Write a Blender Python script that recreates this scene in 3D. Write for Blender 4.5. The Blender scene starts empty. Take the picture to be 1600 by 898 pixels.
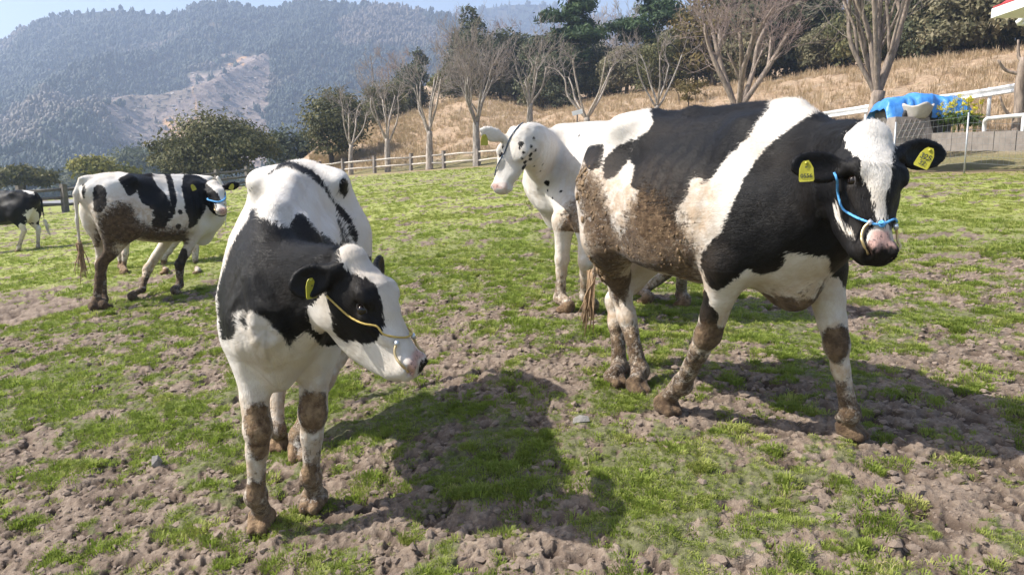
import bpy, math, random
import numpy as np
from mathutils import Vector, Matrix, noise as mnoise
from mathutils.bvhtree import BVHTree

C = bpy.context.scene.collection
SC = bpy.context.scene
# ------------------------------------------------------------------ camera
CAM = np.array([0.0, 0.0, 1.4])
FPX, HOR = 1200.0, 285.0                      # focal length in photo pixels, row of the true horizon
PITCH = math.atan((449.0 - HOR) / FPX)
cam_data = bpy.data.cameras.new('camera')
cam_data.sensor_width = 36.0
cam_data.lens = FPX / 1600.0 * 36.0
cam_data.clip_start = 0.05
cam_data.clip_end = 9000.0
cam = bpy.data.objects.new('camera', cam_data)
C.objects.link(cam)
cam.location = CAM
cam.rotation_euler = (math.pi / 2 - PITCH, 0, 0)
SC.camera = cam
# ------------------------------------------------------------------ sky and sun
SUN_EL, SUN_AZ = math.radians(45.5), math.radians(-95)       # azimuth clockwise from +Y
w = bpy.data.worlds.new('World')
SC.world = w
w.use_nodes = True
nt = w.node_tree
sky = nt.nodes.new('ShaderNodeTexSky')
sky.sky_type = 'NISHITA'
sky.sun_disc = False
sky.sun_elevation = SUN_EL
sky.sun_rotation = SUN_AZ
sky.air_density = 1.0
sky.dust_density = 3.0
sky.ozone_density = 1.0
bg = nt.nodes['Background']
bg.inputs['Strength'].default_value = 0.10
nt.links.new(sky.outputs['Color'], bg.inputs['Color'])
sd = bpy.data.lights.new('sun', 'SUN')
sd.energy = 5.0
sd.angle = math.radians(0.5)
sd.color = (1.0, 0.95, 0.87)
sun = bpy.data.objects.new('sun', sd)
C.objects.link(sun)
SUN_DIR = np.array([math.sin(SUN_AZ) * math.cos(SUN_EL), math.cos(SUN_AZ) * math.cos(SUN_EL), math.sin(SUN_EL)])
sun.rotation_euler = Vector(SUN_DIR).to_track_quat('Z', 'Y').to_euler()
SC.view_settings.view_transform = 'Standard'
SC.view_settings.look = 'None'
SC.view_settings.exposure = 0.90
SC.view_settings.gamma = 1.0
SC.view_settings.use_curve_mapping = False
SC.cycles.volume_bounces = 1
SC.cycles.max_bounces = 8
SC.cycles.transparent_max_bounces = 12
SC.cycles.volume_step_rate = 4

rng = np.random.default_rng(7)
random.seed(7)

# ------------------------------------------------------------------ helpers
cP, sP = math.cos(PITCH), math.sin(PITCH)
def ray(px, py):
    a = (px - 800.0) / FPX; b = -(py - 449.0) / FPX
    d = np.array([a, cP + b * sP, -sP + b * cP])
    return d
def at(px, py, dist):
    """world point seen at a photo pixel, dist metres ahead of the camera"""
    d = ray(px, py)
    return CAM + d * (dist / d[1])
def unit(v):
    v = np.asarray(v, float)
    return v / (np.linalg.norm(v) + 1e-12)

def hash3(ix, iy, iz, seed=0):
    h = (ix.astype(np.int64) * 374761393 + iy.astype(np.int64) * 668265263 + iz.astype(np.int64) * 2147483647 + seed * 974634777) & 0xFFFFFFFF
    h = ((h ^ (h >> 13)) * 1274126177) & 0xFFFFFFFF
    h = ((h ^ (h >> 16)) * 2246822519) & 0xFFFFFFFF
    return ((h ^ (h >> 15)) & 0xFFFFFF) / float(0xFFFFFF)
def vnoise(x, y, z=None, seed=0):
    """smooth value noise in 0..1, vectorised"""
    x = np.asarray(x, float); y = np.asarray(y, float)
    fx, fy = np.floor(x), np.floor(y)
    tx, ty = x - fx, y - fy
    tx = tx * tx * tx * (tx * (tx * 6 - 15) + 10); ty = ty * ty * ty * (ty * (ty * 6 - 15) + 10)
    if z is None:
        o = np.zeros_like(fx)
        a = hash3(fx, fy, o, seed); b = hash3(fx + 1, fy, o, seed)
        c = hash3(fx, fy + 1, o, seed); d = hash3(fx + 1, fy + 1, o, seed)
        return (a * (1 - tx) + b * tx) * (1 - ty) + (c * (1 - tx) + d * tx) * ty
    z = np.asarray(z, float); fz = np.floor(z); tz = z - fz
    tz = tz * tz * tz * (tz * (tz * 6 - 15) + 10)
    r = 0
    for k, wk in ((0, 1 - tz), (1, tz)):
        a = hash3(fx, fy, fz + k, seed); b = hash3(fx + 1, fy, fz + k, seed)
        c = hash3(fx, fy + 1, fz + k, seed); d = hash3(fx + 1, fy + 1, fz + k, seed)
        r = r + wk * ((a * (1 - tx) + b * tx) * (1 - ty) + (c * (1 - tx) + d * tx) * ty)
    return r
def fbm(x, y, z=None, oct=4, seed=0, gain=0.5):
    s, a, t = 0.0, 1.0, 0.0
    for k in range(oct):
        f = 2.03 ** k
        s = s + a * vnoise(x * f + 17.1 * k, y * f - 9.7 * k, None if z is None else z * f + 3.3 * k, seed + k)
        t += a; a *= gain
    return s / t
def sstep(a, b, x):
    t = np.clip((x - a) / (b - a), 0, 1)
    return t * t * (3 - 2 * t)

def tps_fit(P, Z, lam):
    n = len(P)
    d = np.linalg.norm(P[:, None] - P[None], axis=2)
    K = d * d * np.log(d + 1e-9) + lam * np.eye(n)
    A = np.zeros((n + 3, n + 3)); A[:n, :n] = K; A[:n, n] = 1; A[:n, n + 1:] = P; A[n, :n] = 1; A[n + 1:, :n] = P.T
    return np.linalg.solve(A, np.concatenate([Z, np.zeros(3)]))
# ground: spots where the depth is known (feet of animals and fences)
GP = np.array([at(*p) for p in [(400, 838, 3.05), (480, 803, 3.22), (431, 709, 3.95), (465, 723, 3.85), (970, 605, 4.05), (1005, 618, 3.95),
      (1058, 648, 3.6), (1345, 690, 3.2), (875, 487, 5.7), (915, 482, 5.85), (1057, 478, 6.4), (150, 485, 8.0), (282, 459, 8.6), (40, 392, 17.7), (58, 390, 17.7),
      (103, 332, 37), (-60, 338, 36), (340, 300, 47), (540, 274, 56), (640, 267, 54), (790, 258, 49), (950, 254, 42), (1150, 256, 34), (1400, 268, 25), (1560, 266, 23), (1800, 262, 21)]])
def _gx(p):       # far ground is compressed so that near and far spots weigh alike
    p = np.asarray(p, float); r = np.hypot(p[..., 0], p[..., 1]) + 1e-6
    q = np.log1p(r / 2.5) / r
    return np.stack([p[..., 0] * q, p[..., 1] * q], -1)
_gw = tps_fit(_gx(GP[:, :2]), GP[:, 2], 0.02)
_gq = _gx(GP[:, :2])
def ground(x, y):
    x = np.asarray(x, float); y = np.asarray(y, float)
    q = _gx(np.stack([x, y], -1))
    out = _gw[-3] + q[..., 0] * _gw[-2] + q[..., 1] * _gw[-1]
    for k in range(len(_gq)):
        d2 = (q[..., 0] - _gq[k, 0]) ** 2 + (q[..., 1] - _gq[k, 1]) ** 2
        out = out + _gw[k] * 0.5 * d2 * np.log(d2 + 1e-12)
    return out
def on_ground(px, py):
    """where the ray through a photo pixel meets the ground"""
    d = ray(px, py); lo = None; prev = 1.0; t = 1.2
    while t < 200:
        p = CAM + d * t
        if p[2] < ground(p[0], p[1]):
            a, b = prev, t
            for _ in range(30):
                m = 0.5 * (a + b); p = CAM + d * m
                if p[2] < ground(p[0], p[1]): b = m
                else: a = m
            return CAM + d * b
        prev = t; t *= 1.03
    return CAM + d * t

def mesh_obj(name, V, F, mat=None, parent=None, smooth=True, attrs=None, link=True):
    """V (n,3) array; F list of faces or (m,3)/(m,4) array"""
    me = bpy.data.meshes.new(name)
    V = np.asarray(V, np.float32)
    if isinstance(F, np.ndarray):
        m, k = F.shape
        me.vertices.add(len(V)); me.vertices.foreach_set('co', V.ravel())
        me.loops.add(m * k); me.polygons.add(m)
        me.loops.foreach_set('vertex_index', F.astype(np.int32).ravel())
        me.polygons.foreach_set('loop_start', np.arange(0, m * k, k, dtype=np.int32))
        me.polygons.foreach_set('loop_total', np.full(m, k, np.int32))
        me.update(calc_edges=True)
    else:
        me.from_pydata([tuple(map(float, v)) for v in V], [], F)
        me.update()
    if smooth:
        me.polygons.foreach_set('use_smooth', np.ones(len(me.polygons), bool))
    for k, a in (attrs or {}).items():
        a = np.asarray(a, np.float32)
        if a.ndim == 1:
            at_ = me.attributes.new(k, 'FLOAT', 'POINT'); at_.data.foreach_set('value', a)
        else:
            at_ = me.attributes.new(k, 'FLOAT_VECTOR', 'POINT'); at_.data.foreach_set('vector', a.ravel())
    if mat: me.materials.append(mat)
    o = bpy.data.objects.new(name, me)
    if link: C.objects.link(o)
    if parent: o.parent = parent
    return o
def tag(o, label=None, cat=None, group=None, kind=None):
    if label: o['label'] = label
    if cat: o['category'] = cat
    if group: o['group'] = group
    if kind: o['kind'] = kind
    return o
def empty(name, loc=(0, 0, 0), rz=0.0, rot=None):
    o = bpy.data.objects.new(name, None)
    C.objects.link(o); o.location = loc
    o.rotation_euler = rot if rot is not None else (0, 0, rz)
    o.empty_display_size = 0.1
    return o

class MB:
    """collects simple shapes into one mesh"""
    def __init__(s): s.V = []; s.F = []; s.n = 0
    def add(s, V, F):
        V = np.asarray(V, float); s.V.append(V)
        s.F += [tuple(int(i) + s.n for i in f) for f in F]; s.n += len(V)
    def box(s, c, size, R=None, jit=0.0):
        v = np.array([[x, y, z] for z in (-.5, .5) for y in (-.5, .5) for x in (-.5, .5)]) * np.asarray(size, float)
        if jit: v = v + rng.normal(0, jit, v.shape)
        if R is not None: v = v @ np.asarray(R).T
        s.add(v + np.asarray(c, float), [(0, 2, 3, 1), (4, 5, 7, 6), (0, 1, 5, 4), (2, 6, 7, 3), (0, 4, 6, 2), (1, 3, 7, 5)])
    def tube(s, pts, rad, n=8, cap=True, wob=0.0):
        pts = np.asarray(pts, float); m = len(pts)
        rad = np.broadcast_to(np.asarray(rad, float), (m,))
        T = np.gradient(pts, axis=0); T /= np.linalg.norm(T, axis=1)[:, None] + 1e-9
        ref = np.array([0, 0, 1.0]) if abs(T[0, 2]) < .9 else np.array([1.0, 0, 0])
        U = np.cross(T[0], ref); U /= np.linalg.norm(U)
        rows = []
        for i in range(m):
            U = U - T[i] * (U @ T[i]); U /= np.linalg.norm(U) + 1e-9
            W = np.cross(T[i], U)
            a = np.arange(n) * 2 * math.pi / n
            r = rad[i] * (1 + (rng.normal(0, wob, n) if wob else 0))
            rows.append(pts[i] + (np.cos(a) * r)[:, None] * U + (np.sin(a) * r)[:, None] * W)
        V = np.concatenate(rows); F = []
        for i in range(m - 1):
            for j in range(n):
                k = (j + 1) % n
                F.append((i * n + j, i * n + k, (i + 1) * n + k, (i + 1) * n + j))
        if cap: F += [tuple(range(n - 1, -1, -1)), tuple((m - 1) * n + j for j in range(n))]
        s.add(V, F)
    def build(s, name, mat=None, parent=None, smooth=False):
        return mesh_obj(name, np.concatenate(s.V) if s.V else np.zeros((0, 3)), s.F, mat, parent, smooth)

# ------------------------------------------------------------------ material helper
def new_mat(name):
    m = bpy.data.materials.new(name); m.use_nodes = True
    return m, m.node_tree.nodes, m.node_tree.links, m.node_tree.nodes['Principled BSDF']
class NB:
    """short-hand for building node graphs"""
    def __init__(s, m): s.N = m.node_tree.nodes; s.L = m.node_tree.links
    def lk(s, v, sock):
        if isinstance(v, bpy.types.NodeSocket): s.L.new(v, sock)
        elif v is not None:
            try: sock.default_value = v
            except Exception: sock.default_value = tuple(v) + (1,)
    def math(s, op, a, b=None, c=None, clamp=False):
        n = s.N.new('ShaderNodeMath'); n.operation = op; n.use_clamp = clamp
        for i, v in enumerate((a, b, c)): s.lk(v, n.inputs[i])
        return n.outputs[0]
    def attr(s, name, vec=False):
        n = s.N.new('ShaderNodeAttribute'); n.attribute_name = name
        return n.outputs['Vector' if vec else 'Fac']
    def pos(s):
        return s.N.new('ShaderNodeNewGeometry').outputs['Position']
    def obj(s): return s.N.new('ShaderNodeTexCoord').outputs['Object']
    def mapv(s, v, scale=(1, 1, 1), loc=(0, 0, 0), rot=(0, 0, 0)):
        n = s.N.new('ShaderNodeMapping'); s.lk(v, n.inputs['Vector'])
        n.inputs['Scale'].default_value = scale; n.inputs['Location'].default_value = loc; n.inputs['Rotation'].default_value = rot
        return n.outputs[0]
    def noise(s, v, scale, detail=4, rough=.55, dist=0, out='Fac'):
        n = s.N.new('ShaderNodeTexNoise'); s.lk(v, n.inputs['Vector'])
        n.inputs['Scale'].default_value = scale; n.inputs['Detail'].default_value = detail
        n.inputs['Roughness'].default_value = rough; n.inputs['Distortion'].default_value = dist
        return n.outputs[out]
    def voro(s, v, scale, feature='F1', out='Distance', rand=1):
        n = s.N.new('ShaderNodeTexVoronoi'); n.feature = feature; s.lk(v, n.inputs['Vector'])
        n.inputs['Scale'].default_value = scale; n.inputs['Randomness'].default_value = rand
        return n.outputs[out]
    def ramp(s, f, stops, interp='LINEAR'):
        n = s.N.new('ShaderNodeValToRGB'); s.lk(f, n.inputs[0]); r = n.color_ramp; r.interpolation = interp
        while len(r.elements) < len(stops): r.elements.new(.5)
        for e, (p, c) in zip(r.elements, stops):
            e.position = p; e.color = tuple(c) + (1,) if hasattr(c, '__len__') else (c, c, c, 1)
        return n.outputs['Color']
    def sm(s, f, a, b, lo=0.0, hi=1.0):
        n = s.N.new('ShaderNodeMapRange'); n.interpolation_type = 'SMOOTHSTEP'; s.lk(f, n.inputs[0])
        for i, v in zip((1, 2, 3, 4), (a, b, lo, hi)): n.inputs[i].default_value = v
        return n.outputs[0]
    def mix(s, f, a, b, mode='MIX'):
        n = s.N.new('ShaderNodeMix'); n.data_type = 'RGBA'; n.blend_type = mode
        s.lk(f, n.inputs[0])
        for v, i in ((a, 6), (b, 7)):
            if isinstance(v, bpy.types.NodeSocket): s.L.new(v, n.inputs[i])
            else: n.inputs[i].default_value = tuple(v) + (1,) if len(v) == 3 else v
        return n.outputs[2]
    def bump(s, h, strength=.5, dist=.01, normal=None):
        n = s.N.new('ShaderNodeBump'); s.lk(h, n.inputs['Height'])
        n.inputs['Strength'].default_value = strength; n.inputs['Distance'].default_value = dist
        if normal is not None: s.L.new(normal, n.inputs['Normal'])
        return n.outputs[0]
def flat_mat(name, col, rough=.7, var=.15, scale=8, bump=0, metal=0, bdist=.01):
    m, N, L, B = new_mat(name); g = NB(m)
    f = g.noise(g.obj(), scale, 5, .6)
    c0 = [c * (1 - var) for c in col]; c1 = [min(1, c * (1 + var)) for c in col]
    L.new(g.ramp(f, [(.3, c0), (.7, c1)]), B.inputs['Base Color'])
    B.inputs['Roughness'].default_value = rough; B.inputs['Metallic'].default_value = metal
    if bump: L.new(g.bump(g.noise(g.obj(), scale * 4, 4), bump, bdist), B.inputs['Normal'])
    return m
# ------------------------------------------------------------------ cows: one implicit surface per body
def _rot(ax, az):
    X = unit(ax); Z = np.asarray(az, float); Z = unit(Z - X * (Z @ X)); Y = np.cross(Z, X)
    return np.stack([X, Y, Z], 1)                       # columns are the axes
class Field:
    def __init__(s, lo, hi, h):
        s.lo = np.asarray(lo, float); s.h = h
        s.n = np.ceil((np.asarray(hi) - s.lo) / h).astype(int) + 1
        s.ax = [(s.lo[i] + h * np.arange(s.n[i])).astype(np.float32) for i in range(3)]
        s.F = np.full(tuple(s.n), 0.5, np.float32)
    def put(s, fn, lo, hi, k=.05, op='+'):
        pad = k + 2.5 * s.h
        a = np.maximum(0, np.floor((np.asarray(lo) - pad - s.lo) / s.h).astype(int))
        b = np.minimum(s.n, np.ceil((np.asarray(hi) + pad - s.lo) / s.h).astype(int) + 1)
        if (b <= a).any(): return
        sl = tuple(slice(a[i], b[i]) for i in range(3))
        P = np.stack(np.meshgrid(s.ax[0][sl[0]], s.ax[1][sl[1]], s.ax[2][sl[2]], indexing='ij'), -1)
        d = fn(P.reshape(-1, 3)).reshape(P.shape[:3]).astype(np.float32)
        A = s.F[sl]
        if op == '+':
            hh = np.maximum(k - np.abs(A - d), 0) / k
            s.F[sl] = np.minimum(A, d) - hh * hh * k * .25
        else:
            d = -d
            hh = np.maximum(k - np.abs(A - d), 0) / k
            s.F[sl] = np.maximum(A, d) + hh * hh * k * .25
def f_cone(a, b, ra, rb):
    a = np.asarray(a, np.float32); b = np.asarray(b, np.float32); ab = b - a; L2 = float(ab @ ab) + 1e-9
    def fn(P):
        t = np.clip((P - a) @ ab / L2, 0, 1)
        return np.linalg.norm(P - a - t[:, None] * ab, axis=1) - (ra + (rb - ra) * t)
    m = max(ra, rb)
    return fn, np.minimum(a, b) - m, np.maximum(a, b) + m
def f_ell(c, r, R=None):
    c = np.asarray(c, np.float32); r = np.asarray(r, np.float32)
    Rm = np.eye(3, dtype=np.float32) if R is None else np.asarray(R, np.float32)
    def fn(P):
        q = (P - c) @ Rm
        k0 = np.linalg.norm(q / r, axis=1); k1 = np.linalg.norm(q / (r * r), axis=1) + 1e-6
        return k0 * (k0 - 1) / k1
    e = np.sqrt(((Rm * r) ** 2).sum(1))
    return fn, c - e, c + e
class Loft:
    """body swept along a line; sec rows are (half width, height above, depth below, exponent, pear)"""
    def __init__(s, C_, U, sec):
        s.C = np.asarray(C_, float); s.sec = np.asarray(sec, float); n = len(s.C)
        T = np.gradient(s.C, axis=0); s.T = T / np.linalg.norm(T, axis=1)[:, None]
        U = np.asarray(U, float); U = U - s.T * (U * s.T).sum(1)[:, None]; s.U = U / np.linalg.norm(U, axis=1)[:, None]
        s.L = np.cross(s.U, s.T)                        # to the left when T is forward
        s.S = np.concatenate([[0], np.cumsum(np.linalg.norm(np.diff(s.C, axis=0), axis=1))])
    def local(s, P):
        if getattr(s, 'straight', False):
            T, U, L = s.T[0], s.U[0], s.L[0]; q = P - s.C[0]
            a = q @ T; y = q @ L
            ac = np.clip(a, 0, s.S[-1]); over = np.abs(a - ac)
            zz = q @ U - np.interp(ac, s.S, s.zoff)
            return ac, y, zz, over, np.stack([np.interp(ac, s.S, s.sec[:, k]) for k in range(5)], 1)
        n = len(s.C); best = np.full(len(P), 1e9); bi = np.zeros(len(P), int); bt = np.zeros(len(P)); over = np.zeros(len(P))
        for i in range(n - 1):
            a, b = s.C[i], s.C[i + 1]; ab = b - a
            tr = (P - a) @ ab / (ab @ ab)
            t = np.clip(tr, 0, 1)
            d = ((P - a - t[:, None] * ab) ** 2).sum(1)
            m = d < best
            best[m] = d[m]; bi[m] = i; bt[m] = t[m]
            ov = np.zeros(len(P))
            if i == 0: ov = np.where(tr < 0, -tr, 0) * np.linalg.norm(ab)
            if i == n - 2: ov = np.maximum(ov, np.where(tr > 1, tr - 1, 0) * np.linalg.norm(ab))
            over[m] = ov[m]
        lerp = lambda A: A[bi] * (1 - bt)[:, None] + A[bi + 1] * bt[:, None]
        c = lerp(s.C); q = P - c
        y = (q * lerp(s.L)).sum(1); z = (q * lerp(s.U)).sum(1)
        sarc = s.S[bi] * (1 - bt) + s.S[bi + 1] * bt
        return sarc, y, z, over, lerp(s.sec)
    def fn(s, P):
        _, y, z, over, q = s.local(P)
        H = np.where(z > 0, q[:, 1], q[:, 2]); zn = np.clip(z / H, -1.3, 1.3)
        W = q[:, 0] * (1 - q[:, 4] * zn)
        p = q[:, 3]
        f = (np.abs(y / W) ** p + np.abs(z / H) ** p) ** (1 / p) + 1e-5
        r = np.sqrt(y * y + z * z)
        d = np.where(f > .25, r * (1 - 1 / f), -.75 * np.minimum(W, H) * (1 - f))
        d = np.maximum(d, -np.minimum(W, H))
        return np.where(over > 0, np.sqrt(np.maximum(d, 0) ** 2 + over ** 2) + np.minimum(d, 0) * 0, d)
    def box(s):
        m = s.sec[:, :3].max()
        return s.C.min(0) - m, s.C.max(0) + m
    def point(s, sarc):
        return np.stack([np.interp(sarc, s.S, s.C[:, k]) for k in range(3)], -1)

def surface_nets(F, lo, h):
    ins = F < 0
    nx, ny, nz = F.shape
    c = np.zeros((nx - 1, ny - 1, nz - 1), np.uint8)
    for dx in (0, 1):
        for dy in (0, 1):
            for dz in (0, 1):
                c += ins[dx:nx - 1 + dx, dy:ny - 1 + dy, dz:nz - 1 + dz]
    act = (c > 0) & (c < 8)
    idx = np.argwhere(act)
    vid = np.full(act.shape, -1, np.int32); vid[act] = np.arange(len(idx))
    off = np.array([[i & 1, (i >> 1) & 1, (i >> 2) & 1] for i in range(8)])
    val = np.stack([F[idx[:, 0] + o[0], idx[:, 1] + o[1], idx[:, 2] + o[2]] for o in off], 1)
    acc = np.zeros((len(idx), 3)); cnt = np.zeros(len(idx))
    for a in range(8):
        for b in (a | 1, a | 2, a | 4):
            if b == a: continue
            va, vb = val[:, a], val[:, b]; m = (va < 0) != (vb < 0)
            t = (va[m] / (va[m] - vb[m]))[:, None]
            acc[m] += off[a] * (1 - t) + off[b] * t; cnt[m] += 1
    V = lo + (idx + acc / cnt[:, None]) * h
    Q = []
    for ax in range(3):
        u, v_ = (ax + 1) % 3, (ax + 2) % 3
        sl0 = [slice(None)] * 3; sl1 = [slice(None)] * 3
        sl0[ax] = slice(0, -1); sl1[ax] = slice(1, None)
        A, B = ins[tuple(sl0)], ins[tuple(sl1)]
        e = np.argwhere(A != B)
        e = e[(e[:, u] > 0) & (e[:, v_] > 0) & (e[:, u] < F.shape[u] - 1) & (e[:, v_] < F.shape[v_] - 1)]
        fl = A[e[:, 0], e[:, 1], e[:, 2]]
        du = np.zeros(3, int); du[u] = 1; dv = np.zeros(3, int); dv[v_] = 1
        q = np.stack([vid[tuple((e - du - dv).T)], vid[tuple((e - dv).T)], vid[tuple(e.T)], vid[tuple((e - du).T)]], 1)
        q[~fl] = q[~fl][:, ::-1]
        Q.append(q)
    return V, np.concatenate(Q)
def relax(V, Q, it=2, lam=.5):
    E = np.concatenate([Q[:, [0, 1]], Q[:, [1, 2]], Q[:, [2, 3]], Q[:, [3, 0]]])
    deg = np.bincount(E.ravel(), minlength=len(V))[:, None]
    for k in range(it * 2):
        S = np.stack([np.bincount(E[:, 0], V[E[:, 1], j], len(V)) + np.bincount(E[:, 1], V[E[:, 0], j], len(V)) for j in range(3)], 1)
        V = V + (lam if k % 2 == 0 else -lam * 1.04) * (S / deg - V)
    return V
def vnormals(V, Q):
    n = np.cross(V[Q[:, 2]] - V[Q[:, 0]], V[Q[:, 3]] - V[Q[:, 1]])
    N = np.stack([sum(np.bincount(Q[:, k], n[:, j], len(V)) for k in range(4)) for j in range(3)], 1)
    return N / (np.linalg.norm(N, axis=1)[:, None] + 1e-12)
def poly_sd(P, poly):
    """signed distance to a polygon, positive inside; P (n,2)"""
    poly = np.asarray(poly, float); d = np.full(len(P), 1e9); ins = np.zeros(len(P), bool)
    for a, b in zip(poly, np.roll(poly, -1, 0)):
        ab = b - a; t = np.clip(((P - a) @ ab) / (ab @ ab + 1e-12), 0, 1)
        d = np.minimum(d, ((P - a - t[:, None] * ab) ** 2).sum(1))
        c = (a[1] > P[:, 1]) != (b[1] > P[:, 1])
        with np.errstate(divide='ignore', invalid='ignore'):
            xx = (b[0] - a[0]) * (P[:, 1] - a[1]) / (b[1] - a[1]) + a[0]
        ins ^= c & (P[:, 0] < xx)
    return np.where(ins, 1, -1) * np.sqrt(d)

#            x     top   bottom halfw  exp  pear
TORSO = [(-.90, 1.300, 1.16, .085, 2.0, .00), (-.84, 1.395, 1.02, .150, 2.2, -.05), (-.74, 1.435, .90, .205, 2.3, -.05), (-.60, 1.465, .80, .245, 2.4, -.10),
         (-.45, 1.475, .73, .262, 2.5, -.12), (-.30, 1.455, .685, .285, 2.3, .12), (-.12, 1.435, .655, .315, 2.2, .22), (.06, 1.425, .640, .325, 2.1, .26),
         (.24, 1.430, .650, .305, 2.1, .26), (.40, 1.445, .665, .270, 2.1, .22), (.54, 1.425, .680, .235, 2.1, .20), (.66, 1.36, .715, .200, 2.1, .12), (.76, 1.25, .78, .150, 2.0, .05), (.83, 1.12, .88, .085, 2.0, 0)]
#           x     top   bottom  halfw exp pear      (head frame: +x to the muzzle, +z out of the forehead)
HEAD = [(-.055, -.005, -.075, .050, 2.0, .0), (-.02, .026, -.120, .083, 2.2, .0), (.04, .050, -.225, .100, 2.5, -.02), (.11, .058, -.290, .108, 2.6, -.10), (.17, .056, -.302, .108, 2.6, -.16),
        (.23, .045, -.300, .096, 2.5, -.12), (.30, .032, -.282, .080, 2.4, -.02), (.37, .018, -.236, .069, 2.3, .05), (.43, .014, -.186, .068, 2.3, .06), (.475, .004, -.150, .074, 2.4, .04), (.51, -.018, -.125, .072, 2.4, .0), (.535, -.055, -.10, .045, 2.0, .0)]

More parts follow.
